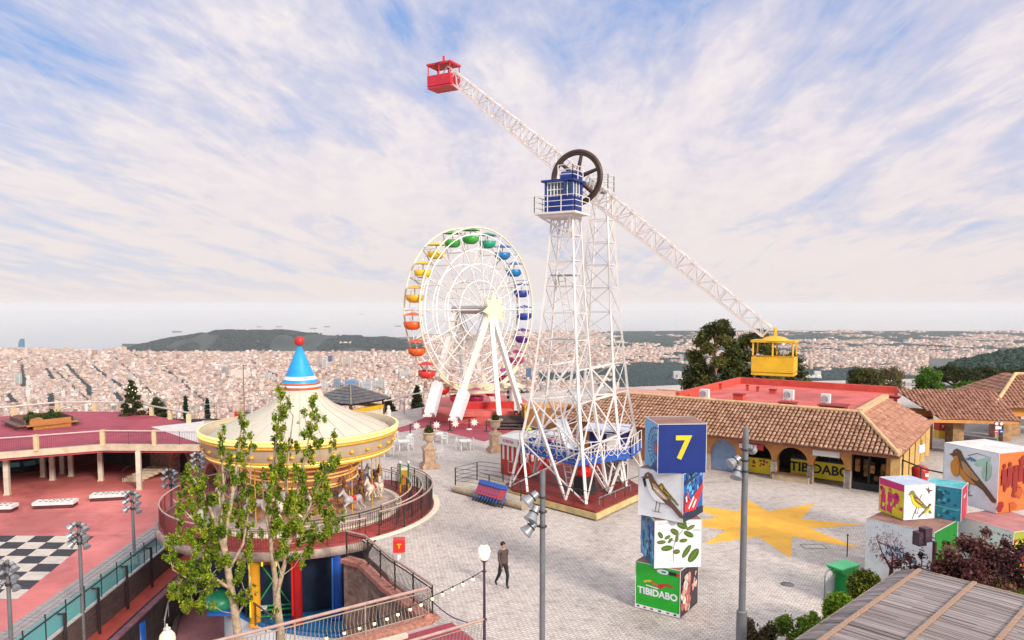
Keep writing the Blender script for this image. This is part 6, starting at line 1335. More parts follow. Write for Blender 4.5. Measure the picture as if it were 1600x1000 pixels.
C_ = lambda nm, c: mat('print '+nm, c, .42, .09, 1.7, detail=10)
K_WH, K_BK, K_BR, K_TN, K_YL = C_('white', (.82,.85,.88)), C_('black', (.02,.02,.025)), C_('brown', (.16,.085,.05)), C_('tan', (.50,.33,.18)), C_('yellow', (.78,.62,.03))
K_RD, K_OR, K_BL, K_SK, K_NV, K_GR, K_DG, K_PK, K_MR, K_LG, K_CY, K_PI = C_('red', (.60,.03,.04)), C_('orange', (.62,.17,.04)), C_('blue', (.02,.13,.42)), C_('sky', (.12,.42,.75)), C_('navy', (.01,.03,.20)), C_('green', (.02,.42,.03)), C_('leaf green', (.08,.15,.02)), C_('magenta', (.66,.02,.18)), C_('maroon', (.28,.02,.015)), C_('mint', (.42,.66,.52)), C_('cyan', (.03,.24,.36)), C_('pink', (.66,.30,.25))
M_TOPB = mat('dusty brown top', (.30,.16,.13), .85, .25, 1.5, .2, col2=(.20,.10,.08))
def cube(B, A, C, z, s, label, fl, fr, top, hgt=None, name='picture_cube'):
    """B front corner, A left, C right (pixels on the plane z of the given face)"""
    b, a, c = at(*B, z), at(*A, z), at(*C, z)
    if abs(A[0]-B[0]) > abs(C[0]-B[0]): e1 = (a-b).normalized(); e2 = Vector((-e1.y, e1.x, 0)); e2 = -e2 if e2.dot(c-b) < 0 else e2
    else: e2 = (c-b).normalized(); e1 = Vector((-e2.y, e2.x, 0)); e1 = -e1 if e1.dot(a-b) < 0 else e1
    h = hgt or s; t = thing(name, label, 'cube', tuple(b)); k = MB(); q = [Vector((0,0,0)), e2*s, e2*s+e1*s, e1*s]; ar = q[0].x*0
    k.mi(0).add([q[3], q[0], q[0]+Zv*h, q[3]+Zv*h], [(0,1,2,3)]); k.mi(1).add([q[0], q[1], q[1]+Zv*h, q[0]+Zv*h], [(0,1,2,3)])
    k.mi(2).add([p+Zv*h for p in q], [(0,1,2,3)]); k.mi(0).add([q[1], q[2], q[2]+Zv*h, q[1]+Zv*h], [(0,1,2,3)]); k.mi(1).add([q[2], q[3], q[3]+Zv*h, q[2]+Zv*h], [(0,1,2,3)]); k.mi(2).add(q, [(3,2,1,0)])
    k.build('box', [fl, fr, top], t)
    e = MB(); 
    for p in (q[0], q[1], q[3]): e.bar(p+Zv*.003, p+Zv*(h-.003), .022)
    for p0, p1 in ((q[3],q[0]),(q[0],q[1]),(q[1],q[2]),(q[2],q[3])): e.bar(p0+Zv*h, p1+Zv*h, .022)
    e.build('edge_trim', mat('edge trim', (.62,.60,.60), .5, .1, 3), t)
    FL = frame(e1*s, -e1, Zv) @ Matrix.Scale(s, 4); FR = frame((0,0,0), e2, Zv) @ Matrix.Scale(s, 4); return t, FL, FR, s, e1, e2
def noscale(M, s): return M @ Matrix.Scale(1/s, 4)
def bird(mb, M, ox, oy, sc, body, belly, wing, L0=0, flip=1):
    T = lambda pts: [(ox + flip*p[0]*sc, oy + p[1]*sc) for p in pts]
    shape(mb, M, T([(0,.80),(.07,.83),(.10,.90),(.17,.94),(.25,.91),(.30,.82),(.40,.70),(.54,.56),(.66,.45),(.82,.30),(.99,.13),(.97,.07),(.90,.08),(.72,.25),(.60,.31),(.46,.32),(.33,.36),(.22,.46),(.16,.58),(.13,.70),(.08,.77)]), body, L0)
    shape(mb, M, T([(.10,.78),(.18,.80),(.22,.70),(.27,.58),(.38,.48),(.52,.38),(.58,.33),(.46,.325),(.33,.365),(.225,.465),(.165,.58),(.135,.70)]), belly, L0+1)
    shape(mb, M, T([(.26,.72),(.34,.70),(.50,.56),(.64,.44),(.60,.40),(.46,.44),(.32,.54)]), wing, L0+2)
    for k in range(3): shape(mb, M, T(seg(.30+.07*k,.63-.05*k,.44+.07*k,.56-.06*k,.010)), belly, L0+3)
    shape(mb, M, T(ell(.155,.865,.017,.017)), belly, L0+3); shape(mb, M, T(ell(.155,.865,.010,.010)), 1, L0+4)
    for x in (.38,.46): shape(mb, M, T(seg(x,.34,x-.04,.12,.008)), body, L0+1); shape(mb, M, T(seg(x-.11,.12,x+.02,.115,.006)), body, L0+1)
S1 = 1.70
# green cube at the bottom
t, FL, FR, s, _, _ = cube((1061.9,966.5),(993.3,948.5),(1090.1,941.3),.02,S1,'green cube with the park name in white, bottom of the tall stack of four',K_GR,C_('near black', (.03,.02,.03)),M_TOPB)
b = MB(); text_mesh(b, 'TIBIDABO', .34, noscale(FL, s) @ Matrix.Translation((s*.50, s*.40, .006)), .002, .012); b.build('lettering', K_WH, t)
b = MB(); shape(b, FL, [(0,.005),(1,.005),(1,.085),(0,.085)], 0, 0)
for k, (x, m_) in enumerate(((.07,2),(.22,3),(.38,3),(.56,1),(.74,3),(.90,1))): shape(b, FL, [(x-.03,.03),(x+.03,.03),(x+.03,.065),(x-.03,.065)], m_, 1)
shape(b, FL, ell(.62,.90,.14,.05), 0, 0); shape(b, FL, [(.74,.86),(.92,.86),(.92,.94),(.74,.94)], 1, 0); shape(b, FL, ell(.955,.90,.035,.04), 3, 1); shape(b, FL, ell(.64,.90,.06,.02), 4, 1)
b.build('logo_strip', [K_WH, K_BK, K_NV, K_RD, K_CY], t)
b = MB()
for i in range(16): f = i/15; shape(b, FL, ell(.22+.58*f, .61+.035*math.sin(f*9), .035 if f < .55 else .05+.02*math.sin(f*14), .022, f*3), (1 if f < .25 else 2 if f < .5 else 0), i % 3)
shape(b, FL, seg(.24,.54,.52,.52,.012), 3, 1); b.build('creature_emblem', [K_RD, K_YL, K_OR, K_WH], t)
b = MB()
for i in range(46): f = random.random(); shape(b, FR, blob(.08+.42*random.random()*(1-.3*f)+.12*f, .08+.74*f, .07+.03*random.random()), random.choice((0,0,1,2)), i % 6)
for i in range(9): shape(b, FR, blob(.62+.25*random.random(), .40+.5*random.random(), .05), 2 if i % 2 else 0, i % 4)
b.build('photo_print', [K_PI, C_('rose', (.50,.12,.10)), C_('cream', (.78,.66,.58))], t)
# leaf cube
t, FL, FR, s, _, _ = cube((1022.3,888.2),(1000,862),(1093.7,885.5),S1+.03,S1,'white cube printed with a spray of green leaves, second from the bottom of the stack',K_CY,K_WH,M_TOPB)
b = MB()
for i in range(26): shape(b, FL, blob(random.random()*.9+.05, random.random()*.9+.05, .09, 9, .6), random.choice((0,1,2)), i % 5)
for i in range(6): shape(b, FL, ell(.62+.06*math.sin(i), .14+.15*i, .07, .05), 1, 6)
b.build('photo_print', [K_SK, K_NV, K_BL], t)
b = MB()
lv_ = [(.42,.76,.10,.06,-.6),(.12,.70,.08,.045,-1.0),(.27,.65,.07,.035,.5),(.14,.55,.095,.042,.05),(.33,.58,.07,.03,.9),(.26,.42,.125,.06,.1),(.47,.62,.075,.035,1.5),(.61,.57,.085,.04,.1),(.72,.70,.115,.055,-.5),(.76,.84,.10,.04,.5),(.58,.88,.12,.06,-.4),(.63,.90,.07,.04,1.2),(.47,.34,.075,.05,.1),(.68,.34,.16,.055,1.0),(.83,.25,.17,.085,.95)]
for k, (x, y, rx, ry, a) in enumerate(lv_): shape(b, FR, ell(x,y,rx,ry,a), 0 if k % 3 else 1, 1); shape(b, FR, seg(x-rx*.8*math.cos(a), y-rx*.8*math.sin(a), x+rx*.8*math.cos(a), y+rx*.8*math.sin(a), .005), 2, 2)
for a in ((.40,.12,.40,.44),(.40,.44,.46,.62),(.46,.62,.60,.80),(.46,.55,.30,.62)): shape(b, FR, seg(*a,.007), 3, 0)
for y in (.955,.93): shape(b, FR, seg(.06,y,.32,y,.004), 3, 0)
for y in (.80,.77): shape(b, FR, seg(.80,y,.98,y,.004), 3, 0)
b.build('leaf_print', [K_DG, C_('olive leaf', (.12,.15,.03)), C_('pale vein', (.25,.32,.08)), C_('grey stem', (.22,.24,.22))], t)
# sparrow cube
t, FL, FR, s, _, _ = cube((1066.4,817),(998,803.6),(1095.5,801),S1*2+.06,S1,'white cube printed with two brown sparrows, third from the bottom of the stack',K_WH,K_BL,M_TOPB)
b = MB(); bird(b, FL, .44, .30, .48, 5, 4, 0, 0, 1); bird(b, FL, .06, .02, .98, 0, 3, 2, 5, 1); shape(b, FL, [(.10,.78),(.17,.80),(.19,.66),(.16,.60),(.13,.68)], 1, 9); b.v = b.v
b.build('bird_print', [K_BR, K_BK, K_TN, K_WH, K_YL, C_('olive', (.22,.20,.06))], t)
b = MB()
for i in range(26): shape(b, FR, blob(random.random()*.9+.05, .50+.42*random.random(), .06, 9, .5), random.choice((0,2)), i % 3)
shape(b, FR, seg(.05,.80,.8,.88,.05,.01), 3, 4); shape(b, FR, [(0,0),(1,0),(1,.14),(.5,.20),(0,.16)], 3, 3)
for p_ in ([(.05,.20),(.60,.14),(.97,.52),(.95,.66),(.40,.42),(.05,.50)], [(.05,.50),(.22,.62),(.28,.40),(.1,.35)]): shape(b, FR, p_, 1, 4)
for a in ((.25,.24,.5,.44),(.45,.22,.62,.36),(.12,.52,.15,.40)): shape(b, FR, seg(*a,.03), 4, 5)
b.build('ride_print', [K_SK, K_RD, K_NV, C_('dark slate', (.02,.03,.06)), K_WH], t)
# number cube
t, FL, FR, s, _, _ = cube((1027.2,739.7),(1005.5,726.6),(1098.9,738.5),S1*3+.09,S1,'navy cube with a big yellow seven, topmost of the tall stack',K_SK,K_NV,M_TOPB)
b = MB(); text_mesh(b, '7', 1.12, noscale(FR, s) @ Matrix.Translation((s*.52, s*.50, .006)), .002, .03); b.build('number_seven', K_YL, t)
b = MB()
for i in range(15):
    a = PI*.5 + PI*i/14; shape(b, FL, ell(1.0+.72*math.cos(a)*1.0, .50+.42*math.sin(a), .045, .022, a+PI/2), 0, 2)
    shape(b, FL, seg(.98,.48,1.0+.70*math.cos(a), .50+.40*math.sin(a), .007), 1, 1) if 1.0+.70*math.cos(a) > .02 else None
for r in (.25,.45): 
    for i in range(12): a0, a1 = PI*.5+PI*i/12, PI*.5+PI*(i+1)/12; shape(b, FL, seg(1+r*1.1*math.cos(a0)-.01,.5+r*.62*math.sin(a0),1+r*1.1*math.cos(a1)-.01,.5+r*.62*math.sin(a1),.008), 1, 1)
shape(b, FL, [p for p in ell(.90,.50,.09,.10)], 2, 3); shape(b, FL, [(.5,.02),(.99,.02),(.99,.30),(.8,.2)], 1, 2); b.build('wheel_print', [K_BK, K_NV, K_RD], t)
# right hand group
SB = 2.47
t, FL, FR, s, e1_, e2_ = cube((1459.7,833),(1351.7,809.5),(1492,814),SB,SB,'large white cube printed with a red leaved tree, standing on the paving',K_WH,C_('deep green', (.01,.22,.02)),M_TOPB)
t.location.z = .01
b = MB()
for _ in range(230):
    a, r = random.random()*2*PI, math.sqrt(random.random()); shape(b, FL, ell(.33+.28*r*math.cos(a), .58+.26*r*math.sin(a), .011, .006, random.random()*3, 6), random.choice((0,0,1,2,3)), 2)
for _ in range(14): shape(b, FL, ell(random.uniform(.05,.75), random.uniform(.78,.97), .012, .006, random.random()*3, 6), 0, 2)
for a in ((.40,.05,.41,.28,.045,.028),(.41,.27,.26,.50,.024,.008),(.26,.50,.16,.74,.008,.004),(.33,.40,.22,.46,.012,.005),(.41,.27,.42,.52,.022,.008),(.42,.40,.55,.50,.012,.005),(.41,.30,.56,.34,.016,.006),(.56,.34,.68,.33,.006,.003),(.42,.52,.36,.66,.008,.004),(.2,.66,.36,.62,.008,.006)): shape(b, FL, seg(*a), 4, 1)
shape(b, FL, [(.34,.035),(.50,.05),(.46,.07),(.38,.08)], 4, 1); b.build('tree_print', [K_MR, K_RD, C_('plum', (.20,.02,.10)), K_DG, C_('bark maroon', (.08,.02,.02))], t)
b = MB(); Mn = noscale(FL, s); text_mesh(b, 'PARC', .25, Mn @ Matrix.Translation((s*.455, s*.61, .014)), .002, .014); text_mesh(b, 'NATURAL', .25, Mn @ Matrix.Translation((s*.54, s*.51, .014)), .002, .014); text_mesh(b, 'Collserola', .22, Mn @ Matrix.Translation((s*.80, s*.40, .014)), .002, .008); text_mesh(b, 'et cuida', .22, Mn @ Matrix.Translation((s*.82, s*.31, .014)), .002, .008); b.build('lettering', C_('slate blue text', (.05,.14,.24)), t)
z2 = SB+.03; s2 = 1.40
t, FL, FR, s, _, _ = cube((1411.5,813),(1379,793),(1455.5,810),z2,s2,'small yellow and magenta cube with a finch, on the tree cube',K_YL,K_WH,mat('pale blue top', (.50,.56,.70), .5, .1, 2))
b = MB(); shape(b, FL, [(0,.80),(1,.80),(1,1),(0,1)], 0, 0)
for k in range(3): x = .12+.26*k; shape(b, FL, blob(x+.05,.62,.09), 0, 1); shape(b, FL, [(x-.06,.10),(x+.16,.06),(x+.15,.55),(x-.02,.58)], 0, 1)
for _ in range(16): shape(b, FL, blob(random.random()*.9+.05, random.random()*.6+.2, .06, 9, .6), random.choice((0,1)), 2)
shape(b, FL, [(.55,.02),(.98,.02),(.98,.22),(.6,.30)], 1, 3); b.build('poster_print', [K_PK, K_YL], t)
b = MB(); shape(b, FR, seg(.28,.02,.56,.72,.012), 0, 0); bird(b, FR, .10, .08, .82, 3, 2, 0, 1, 1); bird(b, FR, .92, .02, .45, 0, 2, 3, 1, -1); shape(b, FR, [(.66,.90),(.74,.86),(.78,.92),(.80,.84),(.93,.80),(.82,.78),(.80,.70),(.75,.80)], 0, 1); b.build('bird_print', [K_BR, K_BK, K_YL, C_('olive', (.22,.20,.06))], t)
t, FL, FR, s, _, _ = cube((1501,815),(1447,806),(1514.5,803),z2,1.30,'small teal blue cube with a crimson side, beside the finch cube',K_CY,C_('crimson', (.52,.03,.07)),mat('turquoise top', (.10,.50,.55), .5, .2, 2))
b = MB()
for _ in range(46): shape(b, FL, blob(random.random()*.9+.05, random.random()*.9+.05, .05, 9, .6), random.choice((0,1,2)), random.randrange(4))
shape(b, FL, [(.30,.60),(.50,.60),(.50,.86),(.30,.86)], 0, 5); shape(b, FL, seg(.05,.42,.95,.32,.02), 2, 5); b.build('photo_print', [C_('deep teal', (.01,.09,.16)), C_('mid teal', (.03,.30,.42)), C_('light teal', (.10,.42,.52))], t)
b = MB(); shape(b, FR, seg(.35,.66,.70,.70,.03), 0, 0); shape(b, FR, [(.1,.1),(.16,.1),(.16,.9),(.1,.9)], 1, 0); b.build('mark', [K_WH, K_MR], t)
t, FL, FR, s, _, _ = cube((1561.5,708.7),(1486.7,688.9),(1640,701),SB*2+.03,SB,'large white cube printed with a robin and leaves, orange side, at the right edge',K_WH,K_OR,mat('chalky white top', (.74,.70,.68), .8, .12, 1.2, .2))
t.location.z = SB+.03
b = MB(); bird(b, FL, .10, .10, .90, 0, 2, 3, 1, 1); shape(b, FL, ell(.235,.60,.085,.15,.15), 2, 6)
for a in ((.46,.86,.62,.93,.006,.006),(.62,.93,.88,.90,.005,.002)): shape(b, FL, seg(*a), 0, 1)
for k in range(5): shape(b, FL, ell(.46+.03*k,.80+.02*(k%2),.035,.016,k*.9), 4, 2)
shape(b, FL, ell(.80,.66,.17,.085,1.45), 5, 1); shape(b, FL, ell(.72,.80,.16,.06,.5), 5, 0); shape(b, FL, seg(.80,.50,.80,.82,.006), 1, 2)
for a in ((.42,.10,.52,.26,.01,.005),(.46,.16,.58,.20,.008,.004),(.30,.02,.44,.12,.01,.01)): shape(b, FL, seg(*a), 0, 1)
b.build('bird_print', [K_BR, K_BK, C_('robin orange', (.68,.28,.04)), K_TN, C_('petal blue', (.10,.28,.48)), K_LG], t)
b = MB()
for _ in range(20): shape(b, FR, blob(random.random()*.9+.05, random.random()*.8+.06, .09, 11, .45), random.choice((0,0,1)), random.randrange(4))
for k in range(7):
    x = .12+.13*k; y = .60+.14*random.random(); shape(b, FR, ell(x,y+.10,.035,.045), 0, 4); shape(b, FR, [(x-.06,y-.22),(x+.06,y-.22),(x+.05,y+.05),(x-.05,y+.05)], 0, 4)
b.build('crowd_print', [K_MR, C_('burnt orange', (.45,.09,.02))], t)
t, FL, FR, s, _, _ = cube((1584,832),(1506,808),(1660,815),SB,SB,'large maroon sided cube with yellow discs, half hidden by the plum bush',K_WH,K_MR,mat('pink dusty top', (.50,.22,.21), .8, .15, 1.5))
t.location.z = .01
b = MB()
for x, y, r in ((.12,.78,.10),(.10,.50,.08),(.20,.30,.10),(.34,.62,.09),(.4,.3,.1)): shape(b, FR, blob(x,y,r,12,.15), 0, 1)
shape(b, FR, [(0,.88),(1,.88),(1,1),(0,1)], 1, 0); b.build('disc_print', [C_('lime', (.55,.62,.04)), C_('olive lime', (.34,.38,.04))], t)
b = MB()
for _ in range(40): shape(b, FL, ell(.72+.26*random.random(), .2+.75*random.random(), .03, .012, random.random()*3, 7), random.choice((0,1,2)), 1)
b.build('leaf_print', [K_MR, C_('amber', (.6,.33,.05)), K_BR], t)

# ============================================================ SMALL THINGS ON THE SQUARE
def urn(px, py, pytop, label):
    p = at(px, py, 0); k = p.y/FPX; h = (py-pytop)*k; t = thing('urn_pedestal', label, 'urn', tuple(p), .35); S_ = mat('sandstone', (.52,.36,.25), .85, .2, 3, .3)
    b = MB(); b.box((0,0,.12),(1.1,1.1,.24)).box((0,0,.30),(.92,.92,.14)); b.box((0,0,.82),(.72,.72,.92)).box((0,0,1.33),(.86,.86,.12)).lathe([(.60,1.39),(.42,1.50),(.18,1.58),(0,1.60)], n=4, a0=PI/4, a1=2*PI+PI/4, smooth=False); b.build('pedestal', S_, t)
    b = MB(); b.lathe([(.16,1.56),(.10,1.72),(.20,1.80),(.36,1.92),(.38,2.2),(.40,2.32),(.56,2.38),(.58,2.44),(.48,2.44),(.34,2.3),(0,2.28)], n=24); b.build('urn', mat('pale sandstone', (.60,.45,.32), .8, .15, 4, .2), t)
    leafcloud('plant', [(0,0,2.55,.36,.36,.22),(0,0,2.72,.2,.2,.2)], 1100, .06, [(.05,.08,.02),(.08,.10,.03),(.12,.09,.03)], t, shell=.3)
    return t
urn(670.5,731,668,'sandstone pedestal with a planted urn, nearer one, beside the white chairs'); urn(774,706,648,'sandstone pedestal with a planted urn, farther one, in front of the ferris wheel')
PL = mat('white plastic', (.80,.79,.78), .4, .03, 3)
def chair_proto(label):
    t = thing('plastic_chair', label, 'chair', (0,0,0), 0, 'white plastic chairs on the square'); MB().box((0,0,.45),(.46,.46,.04)).build('seat', PL, t)
    for x, y in ((-.2,-.2),(.2,-.2),(-.22,.2),(.22,.2)): MB().tube((x*1.1,y*1.1,0),(x,y,.44),.03,n=6).build('leg', PL, t)
    b = MB(); b.box((0,.23,.78),(.46,.04,.20)); b.bar((-.22,.22,.45),(-.22,.24,.88),.04).bar((.22,.22,.45),(.22,.24,.88),.04)
    for k in (-.1,0,.1): b.bar((k,.225,.45),(k,.235,.7),.045)
    b.build('backrest', PL, t)
    for s_ in (-1,1): MB().bar((s_*.24,-.2,.66),(s_*.24,.22,.66),.05).bar((s_*.24,-.18,.44),(s_*.24,-.18,.66),.04).build('armrest', PL, t)
    return t
def table_proto(label):
    t = thing('plastic_table', label, 'table', (0,0,0), 0, 'white plastic tables on the square'); MB().box((0,0,.72),(.86,.86,.04)).box((0,0,.67),(.74,.74,.06)).build('tabletop', PL, t)
    for x in (-.34,.34):
        for y in (-.34,.34): MB().tube((x*1.05,y*1.05,0),(x,y,.7),.035,n=6).build('leg', PL, t)
    return t
ch = [(622,702,1.4,'left chair of the pair left of the nearer urn'),(641,702,-1.4,'right chair of the pair left of the nearer urn'),(694,693,-1.3,'chair behind and right of the nearer urn'),(676,690,.4,'chair just behind the nearer urn bowl'),(685,716,-.6,'chair standing alone against the nearer urn pedestal, without a table'),(718,702,1.4,'left chair of the pair between the two urns'),(735,702,-1.4,'right chair of the pair between the two urns'),(640,697,3.0,'chair behind the table left of the nearer urn')]
c0_ = chair_proto('white plastic '+ch[0][3])
for i, (x, y, r_, lb) in enumerate(ch):
    o = c0_ if i == 0 else copy_tree(c0_, 'white plastic '+lb); o.location = at(x, y, 0); o.rotation_euler = (0,0,r_)
tb = [(631,703.5,.2,'left of the nearer urn, between two chairs'),(684,691,.1,'behind the nearer urn'),(727,703,.2,'between the two urns'),(605,712,.5,'half hidden by the carousel roof rim'),(613,688,.5,'farthest, just right of the carousel roof rim')]
t0_ = table_proto('square white plastic table '+tb[0][3])
for i, (x, y, r_, lb) in enumerate(tb):
    o = t0_ if i == 0 else copy_tree(t0_, 'square white plastic table '+lb); o.location = at(x, y, 0); o.rotation_euler = (0,0,r_)
# striped booth
p, q, r_ = at(782.5,740,0), at(811,748,0), at(846,734,0); e1 = (q-p).normalized(); wq = (q-p).length; e2 = Vector((-e1.y,e1.x,0)); lq = 3.6; hb = 2.35
t = thing('striped_booth', 'red and white striped ticket booth with a name board, left foot of the lattice tower', 'booth', tuple(p)); b = MB(); b.prism([Vector((0,0,0)), e1*wq, e1*wq+e2*lq, e2*lq], .0, hb); b.build('body', M_REDP, t)
b = MB()
for k in range(4): m_ = e1*wq*(k+.5)/4 + e1*.06; b.bar(m_-e2*.012+Zv*1.02, m_-e2*.012+Zv*hb*.84, .17, .02, up=e2)
for k in range(8): m_ = e1*(wq+.012)+e2*lq*(k+.5)/8; b.bar(m_+Zv*.95, m_+Zv*hb*.84, .22, .02, up=e1)
b.build('white_stripe', M_WHITE, t)
b = MB(); b.prism([-e1*.1-e2*.1, e1*(wq+.1)-e2*.1, e1*(wq+.1)+e2*(lq+.1), -e1*.1+e2*(lq+.1)], hb+.005, hb+.14); bd_ = e1*wq*.5 - e2*.11; b.bar(bd_-e1*wq*.5+Zv*(hb-.10), bd_+e1*wq*.5+Zv*(hb-.10), .05, .52); b.build('roof_board', mat('booth white', (.78,.76,.74), .5, .05, 3), t)
b = MB(); text_mesh(b, '· KURIOSA ·', .25, frame(bd_ - e2*.03 + Zv*(hb-.10), e1, Zv), .003, .006); b.build('lettering', M_REDP, t)
b = MB(); Md = frame(e1*wq*.42-e2*.014, e1, Zv)
for a, c in (((0,.25),(0,.95)),((.5,.25),(.5,.95)),((0,.25),(.5,.25)),((0,.95),(.5,.95))): b.bar(Md@Vector((a[0],a[1],0)), Md@Vector((c[0],c[1],0)), .035)
b.build('door_line', M_WHITE, t)
# ramped pad with rails
pad = xy((708,768),(818,797),(835,783),(785,757),(750,753.5))
t = thing('concrete_pad', 'low concrete pad with a rounded front edge left of the lattice tower', 'pad', (0,0,0)); b = MB(); b.prism(pad, .005, .30); b.build('slab', mat('pad concrete', (.52,.45,.36), .85, .15, 2, .2), t); b = MB(); b.tube(pad[0]+Zv*.16, pad[1]+Zv*.16, .17, n=10); b.build('kerb', mat('kerb stone', (.42,.33,.24), .85, .2, 3), t)
railing('pad_railing', [at(711.5,766,.0)+Zv*.3, at(750.5,755,0)+Zv*.3, at(786,760,0)+Zv*.3], 'black four rail railing along the back of the concrete pad', h=1.05, post=1.75, bal=0, rails=(.28,.52,.76,1), rw=.03, pr=.035)
railing('pad_railing', [at(711.5,766,.0)+Zv*.3, at(738,769,0)+Zv*.3, at(814,791,0)+Zv*.3], 'black railing behind the row of pushchairs on the concrete pad', h=1.0, post=2.6, bal=0, rails=(.28,.52,.76,1), rw=.03, pr=.035)
sc_ = thing('hire_pushchair', 'folded blue and red hire pushchair in the tight row by the concrete pad', 'pushchair', (0,0,0), 0, 'row of hire pushchairs')
b = MB()
for x in (-.2,.2): b.bar((x,-.35,.15),(x,.30,.95),.035).bar((x,.3,.12),(x,-.1,.6),.03)
b.bar((-.2,.3,.95),(.2,.3,.95),.04); b.build('frame', M_BLUE, sc_)
b = MB(); b.bar((0,-.2,.38),(0,.2,.82),.36,.05); b.build('seat', mat('pushchair red', (.42,.05,.07), .6, .2, 5), sc_)
MB().bar((0,.15,.86),(0,.36,1.02),.42,.06).build('hood', mat('pushchair blue', (.03,.10,.42), .5, .2, 6), sc_)
for x, y in ((-.22,-.36),(.22,-.36),(-.22,.3),(.22,.3)): MB().ring((x,y,.1),.085,.03,axis=(1,0,0),n=12,m=5).build('wheel', M_BLACK, sc_)
pa, pb = at(750,780,0), at(784,790.5,0); dpp = (pb-pa); 
for i in range(9):
    o = sc_ if i == 0 else copy_tree(sc_); o.location = lerp(pa, pb, i/8); o.rotation_euler = (0,0,math.atan2(dpp.y,dpp.x)+.35)
# star barrier
stp = [(641,679),(673,675),(703,673),(733,671),(760,674)]; SP = [at(*s_, 0) for s_ in stp]
for q, lb in zip(SP, ['leftmost','second from the left','third from the left','fourth from the left','rightmost']):
    t = thing('barrier_post', lb+' dark post of the star barrier before the ferris wheel', 'post', tuple(q)); MB().tube((0,0,0),(0,0,.95),.05,n=8).build('pole', M_DARKM, t); MB().lathe([(.26,0),(.26,.05),(.06,.09)], n=14).build('foot', M_WHITE if lb in ('fourth from the left','leftmost') else M_DARKM, t)
for (px, py), lb in zip([(651,665.5),(682,664),(711.5,662),(741,660)], ['first from the left','second from the left','third from the left','fourth, nearest the farther urn']):
    p = aty(px, py, at(px, py+13, 0).y); st = []
    for i in range(16): a = PI/8*i; r = .36 if i % 2 == 0 else .19; st.append((r*math.cos(a), r*math.sin(a)))
    b = MB(); b.add([(x,-.02,z) for x,z in st]+[(x,.02,z) for x,z in st], [tuple(range(16)), tuple(range(31,15,-1))]+[(i,16+i,16+(i+1)%16,(i+1)%16) for i in range(16)]); tag(b.build('barrier_star', M_WHITE), 'white star sign hanging on the barrier before the ferris wheel, '+lb, 'star').location = p
b = MB()
for a, c in zip(SP[:-1], SP[1:]): b.path([lerp(a, c, f)-SP[0]+Zv*(.88-.35*math.sin(PI*f)) for f in np.linspace(0,1,9)], .015, 5)
tag(b.build('barrier_chain', M_DARKM), 'thin dark chain linking the posts of the star barrier', 'chain').location = SP[0]
# child size gate
p = at(632,770,0); t = thing('height_gate', 'child height gate with green posts, pale balls and an orange panel', 'gate', tuple(p), .1)
for x in (-.24,.24): b = MB(); b.mi(0).tube((x,0,.55),(x,0,1.7),.05).mi(1).tube((x,0,0),(x,0,.55),.055); b.build('post', [mat('dark green paint', (.02,.16,.05), .4, .1, 3), M_YEL], t); MB().sphere((x,0,1.8),.10,10,8).build('ball', M_CREAM2, t)
MB().mi(0).box((0,0,.95),(.38,.05,1.0)).mi(1).box((0,-.005,1.42),(.38,.055,.16)).build('panel', [mat('orange panel', (.55,.24,.03), .5, .15, 3), M_CREAM2], t)
# red T box
p = at(624,878,0); t = thing('red_totem_box', 'low box with a red upper half marked T and a grey lower half marked F', 'box', tuple(p), .12); MB().box((0,0,.75),(.5,.5,.52)).build('red_half', mat('signal red box', (.62,.03,.025), .4, .06, 3), t); MB().box((0,0,.24),(.44,.44,.48)).build('grey_half', mat('box grey', (.40,.37,.36), .6, .1, 4), t)
b = MB(); text_mesh(b, 'T', .28, frame((0,-.256,.76),(1,0,0),Zv), .003, .01); b.build('letter_t', M_YEL, t); b = MB(); text_mesh(b, 'F', .3, frame((0,-.226,.26),(1,0,0),Zv), .003, .02); b.build('letter_f', M_WHITE, t)
# manhole, floor frame, thin post
tag(MB().lathe([(.0,.012),(.26,.012),(.26,.002)], n=20).build('manhole_cover', mat('manhole', (.22,.20,.20), .6, .2, 5)), 'small round manhole cover in the paving right of the stacked cubes', 'manhole').location = at(1230,913,0)
tag(MB().bar((-.5,-.3,.008),(.5,-.3,.008),.04,.008).bar((-.5,.3,.008),(.5,.3,.008),.04,.008).bar((-.5,-.28,.008),(-.5,.28,.008),.04,.008).bar((.5,-.28,.008),(.5,.28,.008),.04,.008).build('floor_hatch', mat('manhole', (.22,.20,.20))), 'rectangular hatch frame let into the paving right of the painted star', 'hatch').location = at(1271,854,0)
tag(MB().tube((0,0,0),(0,0,.95),.025).sphere((0,0,.97),.045,8,6).build('thin_post', M_DARKM), 'single thin dark post at the tip of the painted star', 'post').location = at(1323.5,870,0)
# green bin and info board
p = at(1318,925,0); t = thing('green_bin', 'bright green bin with a slanted overhanging lid', 'bin', tuple(p), .55); gr = mat('bin green', (.02,.36,.07), .4, .06, 3); gr2 = mat('lid green', (.08,.52,.20), .4, .06, 3)
b = MB(); prf = [(-.28,0),(.45,0),(.45,1.05),(-.62,1.05),(-.62,1.02),(-.28,.72)]; b.add([(x,-.3,z) for x,z in prf]+[(x,.3,z) for x,z in prf], [tuple(range(6)), tuple(range(11,5,-1))]+[(i,6+i,6+(i+1)%6,(i+1)%6) for i in range(6)]); b.build('body', gr, t); MB().box((-.08,0,1.075),(1.12,.66,.045)).build('lid', gr2, t)
p0_, p1_ = at(1288,934,0), at(1304,926,0); m_ = (p0_+p1_)/2; t = thing('info_board', 'small white information board with an arched metal frame in front of the green bin', 'board', tuple(m_)); d = p1_-p0_; b = MB()
for s_ in (-.5,.5): b.tube(d*s_, d*s_+Zv*.85, .022)
